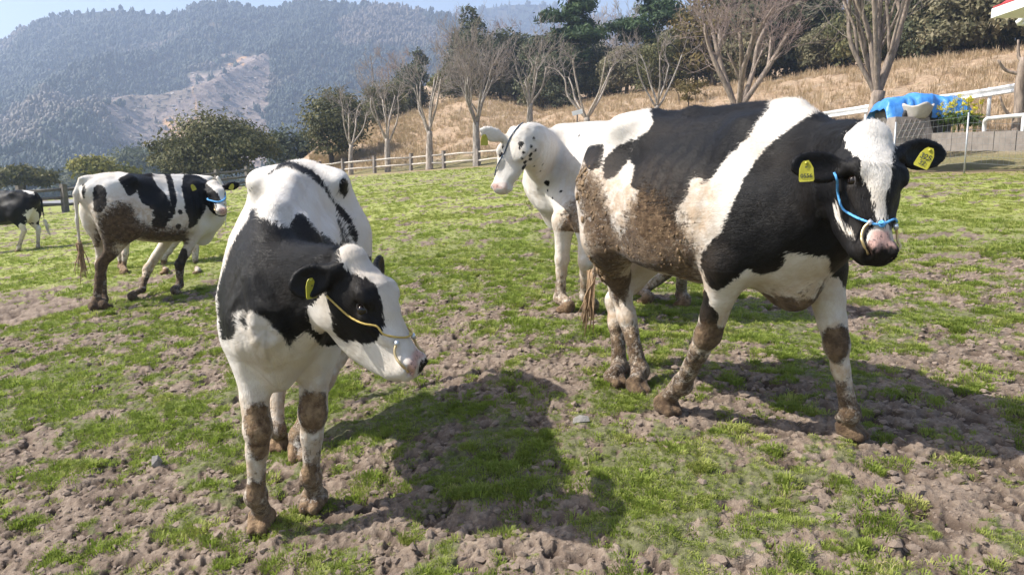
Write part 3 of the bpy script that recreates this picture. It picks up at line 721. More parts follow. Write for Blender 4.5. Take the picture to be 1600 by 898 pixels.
# coat markings, in each animal's own frame: seed points x,y,z (1/400 m) with the distance (mm) to the edge of the black
MARKS = {
 'right': dict(init='TW HK EK', side=-1.0, blob=[('K',(1.1,-0.25,0.88),0.02),('K',(1.115,-0.227,0.887),0.016),('K',(1.094,-0.293,0.884),0.014),('K',(0.283,-0.234,0.556),0.062),('K',(0.263,-0.235,0.605),0.05),('M',(0.259,-0.198,0.439),0.085),('M',(0.64,0.163,0.433),0.075),('M',(0.647,0.189,0.47),0.05),('M',(-0.572,-0.07,0.554),0.12),('M',(0.55,-0.015,0.584),0.09),('M',(0.452,-0.033,0.612),0.05),('M',(0.62,-0.003,0.609),0.05)],
  poly=[('N','H',[(0.495,-0.827),(0.457,-0.609),(0.455,-0.22),(0.456,0.176),(0.492,0.584),(0.512,0.443),(0.512,-0.261),(0.518,-0.763)]),
   ('M','T',[(0.668,-1.772),(0.725,-1.528),(0.849,-1.595),(0.963,-1.924),(1.029,-2.207),(0.979,-2.558),(0.868,-2.851),(0.706,-2.467),(0.399,-2.776)]),
   ('M','T',[(0.156,-1.535),(0.336,-1.471),(0.4,-1.692),(0.478,-1.917),(0.554,-2.151),(0.611,-2.33),(0.388,-2.753),(0.0,3.078),(0.355,-2.329),(0.251,-1.881)]),
   ('M','T',[(1.171,-3.039),(1.321,-3.06),(1.403,3.099),(1.353,-3.135),(1.261,-3.105)]),
   ('D','T',[(0.355,-1.38),(0.649,-1.345),(0.754,-1.601),(0.687,-2.423),(0.0,3.103),(0.336,-1.897)]),
   ('D','T',[(0.963,-1.746),(1.011,-1.349),(1.124,-1.476),(1.12,-2.005),(1.058,-2.169)])],
  body='37,-114,292,-119 -11,-79,276,-120 -35,-148,405,-35 248,-18,262,-120 -265,-102,380,-120 -1,-114,495,115 -208,2,46,-120 -242,10,200,-120 227,37,271,-83 31,-57,548,120 166,-96,275,-9 248,-83,331,33 -228,-133,413,-120 18,-127,299,-98 248,69,227,-98 315,26,344,54 -200,-141,363,-120 -256,25,303,-84 -197,-133,308,-120 277,128,6,-120 41,-142,340,1 307,-28,538,45 183,-98,293,6 212,-112,436,30 263,5,266,-72 -235,-118,469,-37 -350,7,276,-120 90,-15,579,62 193,-13,241,-120 248,86,291,23 -58,-125,304,-98 -280,32,46,-120 282,-87,401,120 -176,-111,508,19 -22,-60,19,-120 271,-18,289,-70 -45,-117,480,32 -175,-62,264,-120 -108,-12,583,39 -182,-105,529,-15 -187,41,276,-107 -309,28,105,-120 -304,40,148,-120 79,-70,531,120 71,-125,462,55 -209,-28,233,-120 242,101,272,15 284,-64,495,104 71,-22,574,76 -295,-10,551,-39 -50,-15,581,72 335,14,401,47 -198,-99,534,-29 155,-70,254,-62 -50,-146,423,-43 236,-56,297,-20 256,-69,322,-5 265,79,166,-120 118,-130,418,-42 -172,-38,18,-120 262,100,116,-120 98,-124,451,2 -35,-141,333,-41 -85,-143,386,-100 221,-83,495,13 -122,-101,557,-86 56,-135,325,-46 -85,-27,575,55 270,111,69,-120 136,-99,257,-10 -219,7,124,-120 -81,-88,519,29 75,-58,270,-1 300,-52,355,51 318,-50,529,65 -138,-141,325,-120 -88,-133,446,-33 70,-141,357,15 329,-12,352,84 -248,-60,257,-120 143,-123,341,10 -157,-92,573,-53 245,69,261,-34 -1,-145,342,-3 234,-69,307,15 -324,-7,376,-120 -250,78,221,-120 182,-91,517,10 79,-81,158,-120 -137,-92,283,-120 -58,-137,447,-15 75,-138,416,35 179,-88,525,23 230,-69,511,8 -31,-39,267,-120 323,-37,374,91 212,-86,500,-12 254,-52,305,-44 -157,-137,464,-17 19,-60,67,-120 132,-121,310,17 -136,92,290,-71 264,10,544,47 -328,29,185,-120 -263,28,257,-120 -22,-11,585,62 166,-20,257,-79 288,-43,325,-13 -116,-96,538,-35 -216,-41,23,-120 -65,-75,540,10 -16,-127,475,54 -279,-12,568,-31 -260,-92,497,6 322,-77,477,120 14,-142,329,-30 247,59,291,8 102,-92,261,-31 212,-116,398,58 102,-113,470,31 83,-127,321,-84 123,-117,305,8 -168,-145,413,-111 -334,-2,326,-120 143,-105,478,9 -62,-55,558,46 -123,-24,583,10 193,-74,535,-10 -31,-146,424,-26 -172,-141,457,-25 113,-54,185,-120 -99,-141,413,-83 -215,20,321,-16 151,-115,288,36 -73,-101,490,36 -238,-110,340,-120 -107,-92,519,9 -142,45,290,-86 -134,-104,534,-45 83,-140,394,-4 -145,-109,554,-40 -315,-14,466,-22 307,2,325,51 -168,-101,558,-18 -227,-64,559,-10 94,-88,511,100 222,-95,465,39 -1,-149,363,17 135,-76,224,-96 160,-121,317,67 126,-128,389,-92 -298,22,7,-120 -331,-18,417,-98 -92,-107,477,-17 -207,-101,524,-7 -218,-81,550,-9 -241,-82,535,-15 -146,-138,458,-27 -58,-144,360,-62 101,-132,416,-13 226,-65,518,-6 -1,-12,580,72 52,-56,267,-35 -160,3,33,-120 312,-19,335,38 284,-52,517,72 223,-35,550,-40 248,-76,484,73 -84,-70,550,-18 120,-102,264,-20 -256,-97,489,-1 -157,-120,490,-1 110,-128,340,-45 314,36,462,45 120,-62,550,105 -58,-127,463,-6 -131,-99,511,12 92,-136,358,-10 246,3,553,7 -264,2,162,-120 7,-142,435,36 94,-136,398,-21 -189,15,307,-42 139,-87,531,83 192,-80,289,-35 140,-115,447,-16 -168,30,293,-69 265,-36,299,-84 340,-16,406,84 45,-9,581,66 121,-93,230,-71 -73,-119,466,-16 -124,71,294,-89 127,-118,446,0 249,67,299,4 33,-146,394,82 -223,-71,555,-9 86,-85,282,-16 -12,-135,310,-77 265,-24,542,25 200,-24,569,-57 287,-20,308,-27 216,-5,574,-67 144,-104,268,7 -57,-33,570,80 -31,-94,513,74 245,-38,540,-1 212,-47,280,-44 250,85,248,-39 248,13,552,20 109,-21,576,65 337,14,432,47 191,-110,329,68 -315,-14,514,33 284,-81,367,64 -74,-131,324,-88 -81,-62,557,3 140,-35,568,56 86,-94,289,-24 136,-117,296,19 166,-44,563,26 -84,-136,345,-98 306,-35,341,4 -215,30,285,-94 -108,51,576,112 64,-47,266,-4 -135,13,589,35 -254,14,346,-67 -229,-107,496,20 74,-132,443,45 159,-124,367,-17 81,-110,479,57 143,-123,417,-69 56,-114,484,98 -102,-33,577,26 45,-32,565,99 269,-81,348,14 113,-126,436,-24 140,-8,581,33 64,-77,276,-44 15,-135,456,88 307,-40,351,29 261,-85,345,22 -317,-12,436,-42 -111,-105,486,15 336,-13,375,83 -103,-47,574,-4 223,-58,292,-19 -220,-91,277,-120 216,-70,298,-1 222,-87,484,24 266,-67,328,-18 -85,-102,484,10 240,103,315,67 -248,-101,492,7 -92,-124,456,-22 170,-38,270,-58 230,53,258,-69 245,-95,353,74 120,-108,283,-4 -231,-114,483,-5 -9,-80,526,93 166,-96,513,28 -39,-129,466,16 71,-140,405,29 98,-99,494,90 349,-58,526,51 117,-131,371,-70 -88,-98,491,19 185,-101,485,-38 234,3,560,-16 -66,-146,378,-74 178,-62,276,-56 -248,-93,511,15 -28,-136,457,27 -92,-43,572,22 189,-109,458,-28 -91,-67,558,-24 -248,-16,44,-120 -115,-128,458,10 189,-120,424,-12 334,29,417,30 -135,-141,420,-61 253,79,318,60 90,-122,461,27 145,-94,256,-28 -198,79,255,-120 -221,-101,514,14 215,-103,342,81 210,-101,460,15 106,-100,278,-16 177,-107,295,28 242,94,37,-120 -42,-44,562,94 223,-84,315,38 -114,-81,569,-88 212,-31,265,-80 296,-36,329,-9 287,-5,304,-6 162,-120,432,-64 -317,-15,485,19 70,-138,338,-29 -138,-119,481,19 -54,-148,398,-62 362,-28,528,-11 248,86,261,-6 -240,-62,554,-8 -24,-72,537,79 -199,29,82,-120 295,17,318,38 231,-44,539,-18 246,-20,551,-6 -132,-7,588,16 -101,-124,456,-12 251,-59,309,-23 -161,-107,519,-16 -164,-124,486,15 -195,-142,451,-51 178,-32,569,-4 -8,-38,264,-98 -328,-16,462,-25 -142,-16,589,-5 242,-93,451,92 198,-60,285,-26 79,-28,262,13 -35,-140,448,15 163,-71,552,52 -235,-102,503,21 191,-88,518,-6 -100,-58,569,-20 -22,-147,373,-6 -195,-137,464,-24 -24,-148,397,-14 -188,-133,472,3 67,-141,375,27 290,-57,342,15 -140,-45,586,-58 297,54,350,58 109,-116,314,-15 -54,-76,537,25 275,-65,334,0 282,17,304,10 -311,0,485,-2 -28,-143,340,-29 -314,1,470,1 176,-68,549,25 -290,63,185,-120 241,61,268,-25 -104,-108,478,-1 174,-51,559,19 203,-50,549,-39 90,-32,264,7 -73,-84,529,21 100,-91,238,-64 294,-45,335,12 -130,-138,443,-8 155,-101,500,25 102,-100,288,-11 79,-71,274,-12 -168,-115,500,15 -123,33,582,83 -54,-102,498,61 201,-82,520,-27 -20,-146,424,-14 305,-26,331,10 292,-28,317,-25 153,-99,266,-12 131,-106,270,-3 -193,-90,555,-7 -104,-136,440,-29 249,-31,545,0 -180,-108,519,9 117,-90,516,84 178,-122,363,23 -286,-1,204,-120 -211,-105,513,18 18,-51,265,-79 -184,-141,457,-30 166,-10,581,-11 143,-121,302,30 292,-9,310,4 83,-43,266,28 189,-1,582,-66 261,-9,546,25 -297,-13,534,-8 18,-149,374,54 36,-66,124,-120 67,-103,291,-68 197,-44,555,-28 163,-104,280,9 -125,-98,527,-16 -221,-92,534,-19 33,-145,352,27 -115,-110,480,20 -126,-134,455,9 42,-129,308,-79 29,-142,333,-18 170,-119,337,56 274,-92,382,97 -180,-145,432,-90 -96,-91,514,9 -148,-133,468,-12 207,-88,307,8 -138,-103,508,8 250,-46,530,16 231,-74,500,23 14,-146,340,-5 140,-125,352,-18 -43,-147,375,-39 -31,-147,379,-21 -231,-89,532,-19 132,-122,329,10 218,-76,304,13 -356,17,231,-120 143,-60,240,-85 253,63,307,24 201,-116,371,62 -133,-124,471,21 238,-33,276,-85 -248,-16,577,-64 45,-91,282,-92 -168,-132,474,11 37,-141,428,86 -154,-113,499,-9 -281,31,324,-91 -22,-112,494,91 204,-92,496,-28 -290,-9,565,-24 -305,-13,511,18 -20,-31,568,99 155,-19,576,22 -106,-91,531,-9 -123,-126,465,28 185,-89,287,-18 -115,-120,467,16 -58,-142,436,-22 -203,-90,551,-8 247,78,276,-4 166,-125,382,-21 -16,-148,363,-4 196,-70,288,-27 -206,-118,489,26 189,-51,555,-8 -12,-149,402,1 286,-52,331,-9 -100,-93,505,4 -252,-96,500,9 90,-35,564,95 -231,-129,451,-71 -172,-138,465,-7 147,-108,276,23 71,-97,497,99 253,-76,326,13 37,-39,261,-36 -210,-70,562,-20 313,51,386,37 182,-80,536,18 246,71,284,-8 -214,-114,493,28 -119,-62,576,-58 124,-109,470,34 52,-142,348,13 -219,-125,471,-25 -31,-146,356,-29 81,-138,346,-21 251,-9,551,7 301,-45,346,28 280,-5,540,54 349,-32,534,9 -197,-109,510,26 155,-122,352,5 -70,-128,456,-22 231,-58,523,-2 -131,-20,6,-120 -121,-137,441,-8 113,-122,327,-23 -199,-126,480,12 140,-110,461,-1 -36,-132,310,-80 211,-65,292,-13 -1,-148,375,26 229,-110,413,84 -142,-110,496,12 -81,-109,475,-9 -95,-83,543,-24 -162,-98,566,-30 230,-77,311,25 -24,-148,409,-18 110,-106,292,-6 -47,-144,432,-19 -301,-14,525,9 112,-121,449,-3 -213,-122,480,0 -278,-62,523,-2 175,-41,563,11 174,-93,279,-12 151,-104,485,5 139,-60,556,77 238,-5,557,-12 212,-93,481,3 -162,-105,554,-23 239,56,276,-25 -184,-102,543,-22 124,-101,493,52 -232,33,162,-120 -237,20,329,-41 122,-126,430,-26 -222,-117,483,-1 94,-117,468,28 278,-56,327,-21 -250,-114,453,-68 49,-21,259,9 193,-121,394,19 170,-124,371,-1 209,-109,444,20 197,-120,413,12 280,6,299,-4 170,-108,470,-37 86,-138,367,-4 215,-85,310,22 -114,-133,449,-4 -77,-141,428,-56 278,-1,294,-26 240,-103,429,99 298,-69,375,90 -177,-102,551,-14 -85,-129,453,-29 86,-139,379,-12 -179,-95,560,-15 218,-80,503,-3 193,-38,560,-26 -126,-39,582,-26 288,-36,318,-26 75,-141,367,20 -191,-106,519,7 -115,-39,579,-7 -143,-1,592,6 -77,-53,563,26 155,-10,580,9 -176,-128,482,30 238,-48,532,0 -110,-94,509,14 -9,-138,451,51 117,-44,561,95 335,18,367,36 -309,-12,500,16 318,-67,512,96 -164,-106,546,-28 29,-74,272,-95 -77,-8,582,69 64,-62,270,-24 112,-113,306,-2 -172,-95,564,-22 240,107,295,43 -233,27,299,-67 -222,-97,524,-8 124,-120,318,3 262,-74,332,-11 170,-123,413,-40 349,-43,533,26 -307,1,498,-1 -150,-105,519,-27 208,-78,298,-4 293,10,313,20 223,-49,537,-28 193,-104,470,-29 48,-135,447,98 357,-47,527,24 191,-94,297,-3 -24,-148,386,-12 140,-28,265,-56 -12,-148,379,8 -151,-144,369,-120 -77,-144,405,-93 91,-131,444,15 334,-32,536,29 128,-112,463,22 175,-101,286,7 197,-116,436,-3 94,-99,293,-18 312,-52,379,97 176,-81,278,-29 119,-113,298,2 277,-74,347,24 125,-115,455,18 261,-58,511,54 18,-27,567,98 190,-60,548,-8 -5,-148,386,18 -134,-93,573,-85 71,-141,386,12 242,-53,525,11 -85,-92,508,28 105,-129,428,-17 228,64,185,-120 94,-108,302,-25 52,-32,261,-2 -50,-141,442,-6 -101,-87,538,-25 -153,-143,436,-55 -247,-68,545,-10 246,96,255,-21 335,26,382,26 -254,-87,517,4 256,6,548,30 193,-38,270,-59 -1,-148,398,23 166,-105,486,-11 -220,-109,498,29 130,-126,350,-29 306,-16,326,28 -54,-134,454,-7 -92,-86,527,6 193,-93,504,-25 132,-120,436,-23 18,-28,259,-47 -12,-145,340,-10 237,-15,556,-19 -9,-95,510,93 -77,-76,541,0 -225,24,318,-26 202,-75,293,-17 68,-120,305,-95 73,-37,264,23 178,-96,507,4 147,-112,455,-17 265,-32,538,28 239,10,557,1 -327,-16,474,2 -236,-69,549,-10 245,-69,315,6 166,-123,360,6 322,6,342,65 -74,-64,552,10 212,-97,470,13 -138,-140,436,-30 -5,-141,439,26 63,-141,394,28 174,-25,573,-6 302,62,368,45 -206,-93,543,-14 18,-147,352,24 182,-58,554,10 166,-20,576,2 151,-109,463,-16 -28,-143,440,14 174,-125,394,-20 111,-99,264,-25 -246,-106,483,-12 193,-113,447,-16 252,91,224,-99 254,-36,539,12 105,-118,458,2 -62,-65,549,28 163,-89,267,-28 -191,-103,530,-19 -315,-9,447,-27 83,-139,356,0 -115,-51,577,-29 164,-121,346,30 97,-134,367,-29 257,-20,546,13 -58,-115,477,14 140,-123,322,25 243,48,287,-20 252,49,297,6 -51,-125,468,4 -132,59,583,98 209,-105,452,18 -104,-118,465,-4 132,-124,341,-6 166,-109,287,24 -103,-100,489,4 -69,-66,281,-120 239,-32,547,-15 84,-137,422,27 -208,-129,472,-17 197,-113,348,86 -157,-129,476,7 -313,-5,462,-11 -117,-97,502,26 199,-88,510,-28 -312,-12,523,18 -16,-142,443,30 -112,-24,581,27 300,38,336,61 -146,-108,504,0 246,-58,518,24 208,-115,428,25 29,-24,259,-24 340,-72,513,94 -115,-94,527,-7 166,-32,569,16 -132,-27,585,-11 -260,22,325,-77 -136,-137,453,-12 189,-83,527,2 319,22,479,44 290,2,308,16 -89,-50,567,13 -62,-82,531,27 187,-123,401,-1 90,-137,409,1 -160,52,279,-99 190,-101,306,21 204,-95,485,-17 271,-72,338,2 122,-125,343,-26 -149,-122,484,-4 -240,-91,522,-6 216,-74,516,-24 -92,-95,500,16 219,-93,473,25 201,-105,459,-4 182,-123,413,-20 68,-140,348,-2 140,-104,488,26 -20,-146,348,-17 196,-85,295,-23 -142,-103,523,-25 195,-65,541,-20 302,63,428,52 98,-130,436,-1 224,14,565,-25 -207,19,313,-29 -39,-62,549,72 112,-105,283,-11 155,-107,473,-12 188,-26,571,-30 135,-97,513,66 14,-148,413,42 -214,-140,439,-92 128,-99,250,-24 -1,-148,409,19 -86,-83,533,4 -85,-120,463,-29 287,24,312,25 -116,-95,518,11 -88,-140,364,-98 183,-122,378,14 185,-118,435,-26 94,-134,428,10 -227,-86,540,-12 -123,-12,585,24 -5,-147,421,11 -69,-113,475,-1 313,-30,346,28 -111,-114,473,11 -35,-125,473,26 -9,-146,348,0 207,-96,318,27 200,-118,424,12 333,33,405,25 243,63,280,-1 299,2,318,30 143,-113,283,21 -241,-112,478,-21 -172,-106,535,-28 26,-145,344,7 147,-127,394,-70 101,-133,405,-26 7,-148,356,24 162,-106,478,-18 49,-144,409,74 216,-66,523,-29 -319,-7,405,-99 -96,-102,484,-5 199,-95,308,3 -326,-15,485,28 -206,-35,579,-91 -187,-127,482,26 246,94,284,25 7,-126,474,92 -195,-97,546,-15 249,79,295,16 180,-100,495,-16 -54,-134,322,-70 64,-32,262,16 22,-7,581,69 60,-138,337,-22 358,-37,529,7 -145,-25,588,-28 98,-113,309,-29 -108,-96,500,8 327,23,450,42 90,-135,348,-26 184,-69,545,6 -307,-11,530,2 -256,-90,508,13 45,-147,375,75 182,-124,390,-1 -226,20,329,-26 -130,-130,463,14 132,-113,286,8 200,-100,477,-19 242,-63,512,26 299,-24,322,-2 -35,-146,367,-28 295,-16,314,0 -211,-97,532,-25 -226,-105,504,28 334,33,390,20 -1,-143,333,-24 52,-42,263,-16 -237,-108,489,6 -100,-131,447,-23 216,-55,287,-27 -43,-135,455,7 211,-81,511,-28 103,-107,300,-11 270,-60,324,-23 -233,-96,519,2 178,-15,578,-24 -248,-85,527,-15 299,-9,318,23 -201,-105,517,9 159,-27,572,25 -316,-1,455,-11 159,-112,459,-29 48,-127,467,96 -66,-139,440,-26 269,15,287,-23 172,-100,499,2 67,-70,273,-29 257,-97,371,89 -223,12,246,-120 170,-85,273,-28 147,-102,493,22 -100,-113,471,-8 -275,-60,531,-20 123,-106,274,-9 -126,-139,432,-28 -5,-145,431,11 273,6,288,-28 -215,-89,543,-13 136,-108,470,14 273,17,295,-5 82,-129,450,28 -138,-66,582,-96 -122,-117,475,30 86,-134,436,26 220,-59,528,-25 235,-24,553,-23 -156,-109,509,-18 245,95,265,0 114,-103,274,-16 -172,-122,491,25 246,90,272,10 -272,24,348,-75 105,-125,443,-20 247,78,265,-12 226,-65,300,-1 242,-58,303,-20 284,-36,531,52 -130,-103,500,28 98,-24,264,-9 249,78,254,-28 241,104,281,29 147,-126,363,-30 222,-110,380,99 282,-64,342,14 261,-62,318,-26 189,-97,497,-28 120,-122,443,1 -252,-31,223,-120 45,-140,333,-17 -88,-59,562,-5 -134,-110,491,29 251,75,306,29 -69,-106,483,24 113,-113,463,30 -115,-101,493,25 -20,-142,333,-27 -183,-138,465,-9 95,-92,284,-13 121,-123,333,-14 -66,-134,450,-22 -289,-15,538,-21 176,-104,484,-28 333,26,371,29 231,-9,561,-30 -168,-109,514,1 290,-64,350,29 -77,-124,459,-27 197,-78,528,-18 185,-43,561,-4 -161,-107,531,-27 254,-51,523,30 241,-76,319,29 202,-102,468,-8 -311,-9,477,-6 -319,-3,436,-29 156,-109,282,26 158,-85,538,67 159,-103,490,4 201,-109,451,0 342,-4,423,62 -277,-18,560,-29 170,-59,555,29 -119,-140,405,-95 281,-9,298,-29 261,-39,534,28 201,-120,401,29 -149,-9,592,-6 -39,-142,440,6 -92,-116,466,-20 60,-142,356,23 185,-35,565,-14 183,-105,302,29 -12,-148,413,-1 -287,-13,557,-29 -134,3,590,23 258,-82,336,8 366,-17,515,-25 75,-79,277,-27 134,-110,278,6 -301,34,230,-120 -70,-69,546,8 -16,-145,433,3 -241,-97,508,20 235,59,238,-99 197,-102,317,29 82,-63,271,3 -9,-148,368,10 256,54,304,17 -142,-127,473,2 -142,-116,489,17 199,-57,545,-29 -185,-98,551,-12 163,-99,505,23 151,-115,447,-28 -187,-109,511,25 292,-79,444,120 132,-106,478,28 231,18,559,-3 155,-121,341,26 86,-77,276,-9 -310,-9,489,2 -199,-132,470,-13 -28,-131,467,30 -111,-137,435,-29 244,69,271,-13 -195,29,291,-78 231,-52,290,-30 75,-49,267,10',
  head='337,-78,401,14 397,-103,476,-6 371,-78,508,-35 417,-97,417,3 412,-54,484,-11 401,-57,499,-46 412,-95,455,-32 383,-97,405,33 426,-54,420,37 326,-82,462,104 421,-93,428,-20 426,-77,451,-11 379,-90,485,3 346,-80,376,30 432,-100,382,-15 421,-101,398,15 429,-66,417,28 404,-106,465,-6 426,-113,346,49 374,-97,436,45 364,-91,401,0 318,-67,409,36 384,-67,523,-44 311,-77,439,77 396,-47,517,-28 355,-90,471,69 394,-96,482,-15 382,-97,479,16 379,-104,451,54 406,-24,481,21 401,-106,424,47 434,-78,389,8 404,-47,495,-23 411,-110,370,11 379,-83,498,-29 431,-69,430,24 408,-88,331,80 428,-54,458,28 421,-110,373,2 403,-106,399,47 432,-66,390,21 397,-29,508,-10 345,-87,424,12 322,-77,424,44 387,-101,367,9 417,-81,469,-32 433,-93,387,-2 357,-80,499,7 406,-105,382,21 408,-33,480,14 395,-106,346,50 422,-43,432,44 358,-91,419,7 371,-94,405,14 385,-98,394,20 398,-81,489,-53 430,-71,408,21 430,-74,416,20 396,-90,483,-29 387,-92,484,-8 426,-55,405,37 325,-71,412,29 426,-81,443,-11 427,-98,392,2 349,-91,436,29 440,-112,356,28 400,-38,502,-16 383,-101,424,46 442,-78,366,0 428,-39,459,52 405,-100,436,18 371,-92,363,25 428,-89,332,83 437,-85,383,-5 379,-97,386,-1 352,-78,504,7 414,-107,338,72 430,-83,408,3 430,-62,447,22 307,-74,424,71 449,-79,358,25 401,-105,375,2 409,-43,485,-2 355,-83,491,26 364,-96,455,73 314,-59,390,41 415,-49,479,5 350,-84,380,22 410,-93,470,-42 346,-91,454,76 368,-92,379,6 413,-107,379,19 419,-48,472,20 366,-83,354,43 392,-72,502,-73 427,-84,424,-5 325,-66,398,23 421,-96,409,0 436,-77,382,2 409,-101,421,23 353,-87,405,-7 350,-87,414,-1 353,-86,390,8 438,-76,372,-8 401,-102,443,15 426,-89,417,-15 425,-66,462,8 349,-84,398,4 439,-104,363,12 363,-90,382,5 379,-97,375,-1 393,-36,521,-13 364,-89,371,20 399,-28,497,-5 421,-73,466,-11 396,-106,362,14 413,-39,477,16 415,-69,476,-23 424,-96,401,-1 439,-89,375,-18 428,-118,360,18 403,-35,493,-8 427,-91,405,-17 401,-105,449,10 372,-95,417,27 333,-85,432,38 423,-62,469,10 416,-116,360,21 383,-99,360,27 423,-84,451,-26 446,-87,362,8 423,-80,457,-22 427,-69,454,3 334,-83,424,28 354,-91,426,4 390,-101,375,-10 371,-81,500,-22 364,-80,500,-8 357,-84,367,30 390,-104,456,25 387,-107,439,52 367,-66,527,-11 392,-29,518,-13 403,-102,471,-16 381,-98,367,12 438,-98,343,60 375,-62,531,-27 339,-30,392,32 368,-84,495,-4 428,-111,371,-10 413,-97,436,-4 421,-103,390,9 325,-49,384,12 400,-94,479,-28 390,-88,488,-26 441,-89,368,-6 404,-24,488,14 404,-106,455,0 431,-70,382,4 422,-54,471,16 394,-101,390,24 409,-112,363,9 430,-77,424,12 387,-99,382,1 399,-39,512,-20 405,-112,356,24 333,-77,409,19 427,-62,409,29 435,-117,362,8 364,-85,489,16 356,-58,526,-2 402,-20,473,21 332,-71,393,23 345,-85,481,63 330,-73,401,20 430,-77,432,8 421,-115,367,11 394,-104,443,29 344,-82,405,7 418,-58,475,1 332,-79,419,26 442,-95,356,27 345,-81,386,20 352,-73,511,-11 379,-96,398,19 388,-47,528,-23 364,-77,508,-21 368,-94,424,25 330,-80,478,90 439,-81,341,59 360,-66,523,-5 413,-66,481,-26 402,-107,367,-3 426,-86,432,-13 437,-117,356,24 413,-96,443,-13 430,-66,424,28 361,-72,518,-13 429,-70,443,12 373,-94,372,9 358,-87,379,15 393,-102,382,8 421,-106,382,4 413,-106,386,23 429,-54,451,29 366,-94,430,28 430,-69,399,23 430,-81,417,7 383,-85,493,-24 343,-19,407,54 407,-54,490,-27 429,-62,455,17 341,-82,413,11 338,-76,394,19 341,-88,432,28 373,-95,394,5 417,-104,401,27 356,-92,432,19 322,-56,388,25 441,-93,364,7 337,-74,383,28 429,-105,379,-17 409,-99,451,-15 387,-39,528,-15 439,-111,363,10 365,-88,363,29 324,-83,447,75 390,-101,448,25 367,-75,517,-18 412,-103,412,27 364,-91,394,-8 361,-91,409,4 432,-89,394,-2 434,-101,376,-22 429,-113,354,26 432,-81,398,8 416,-106,394,27 408,-99,462,-25 355,-68,517,-12 430,-62,439,28 438,-95,374,-16 372,-91,480,26 420,-92,436,-27 376,-53,533,-28 326,-70,405,25 393,-43,522,-19 397,-20,496,2 371,-71,524,-13 406,-101,428,24 435,-107,370,-8 414,-97,424,5 430,-87,400,-5 373,-95,382,-6 447,-89,356,23 398,-96,336,71 322,-62,394,26 367,-93,386,-5 374,-75,517,-21 371,-87,490,3 375,-96,477,29 339,-87,467,98 396,-33,514,-15 398,-108,356,27 378,-72,522,-27 377,-91,350,46 423,-87,443,-27 391,-51,524,-27 420,-66,472,-6 356,-88,398,-4 376,-95,360,30 432,-73,394,19 401,-47,503,-29'),
 'front': dict(init='TW HW EK', side=1.0, blob=[('K',(1.009,0.557,0.792),0.026),('K',(1.002,0.573,0.818),0.014),('M',(0.584,-0.085,0.504),0.065),('M',(0.596,-0.074,0.457),0.065),('M',(0.473,0.115,0.505),0.075),('M',(0.479,0.125,0.466),0.07),('M',(0.566,-0.085,0.381),0.05),('M',(0.407,0.086,0.201),0.05),('M',(0.519,-0.123,0.181),0.05)],
  poly=[('N','H',[(0.501,-0.759),(0.471,0.31),(0.492,0.597),(0.508,0.586),(0.507,0.15),(0.528,-0.532),(0.552,-0.707),(0.528,-1.076)])],
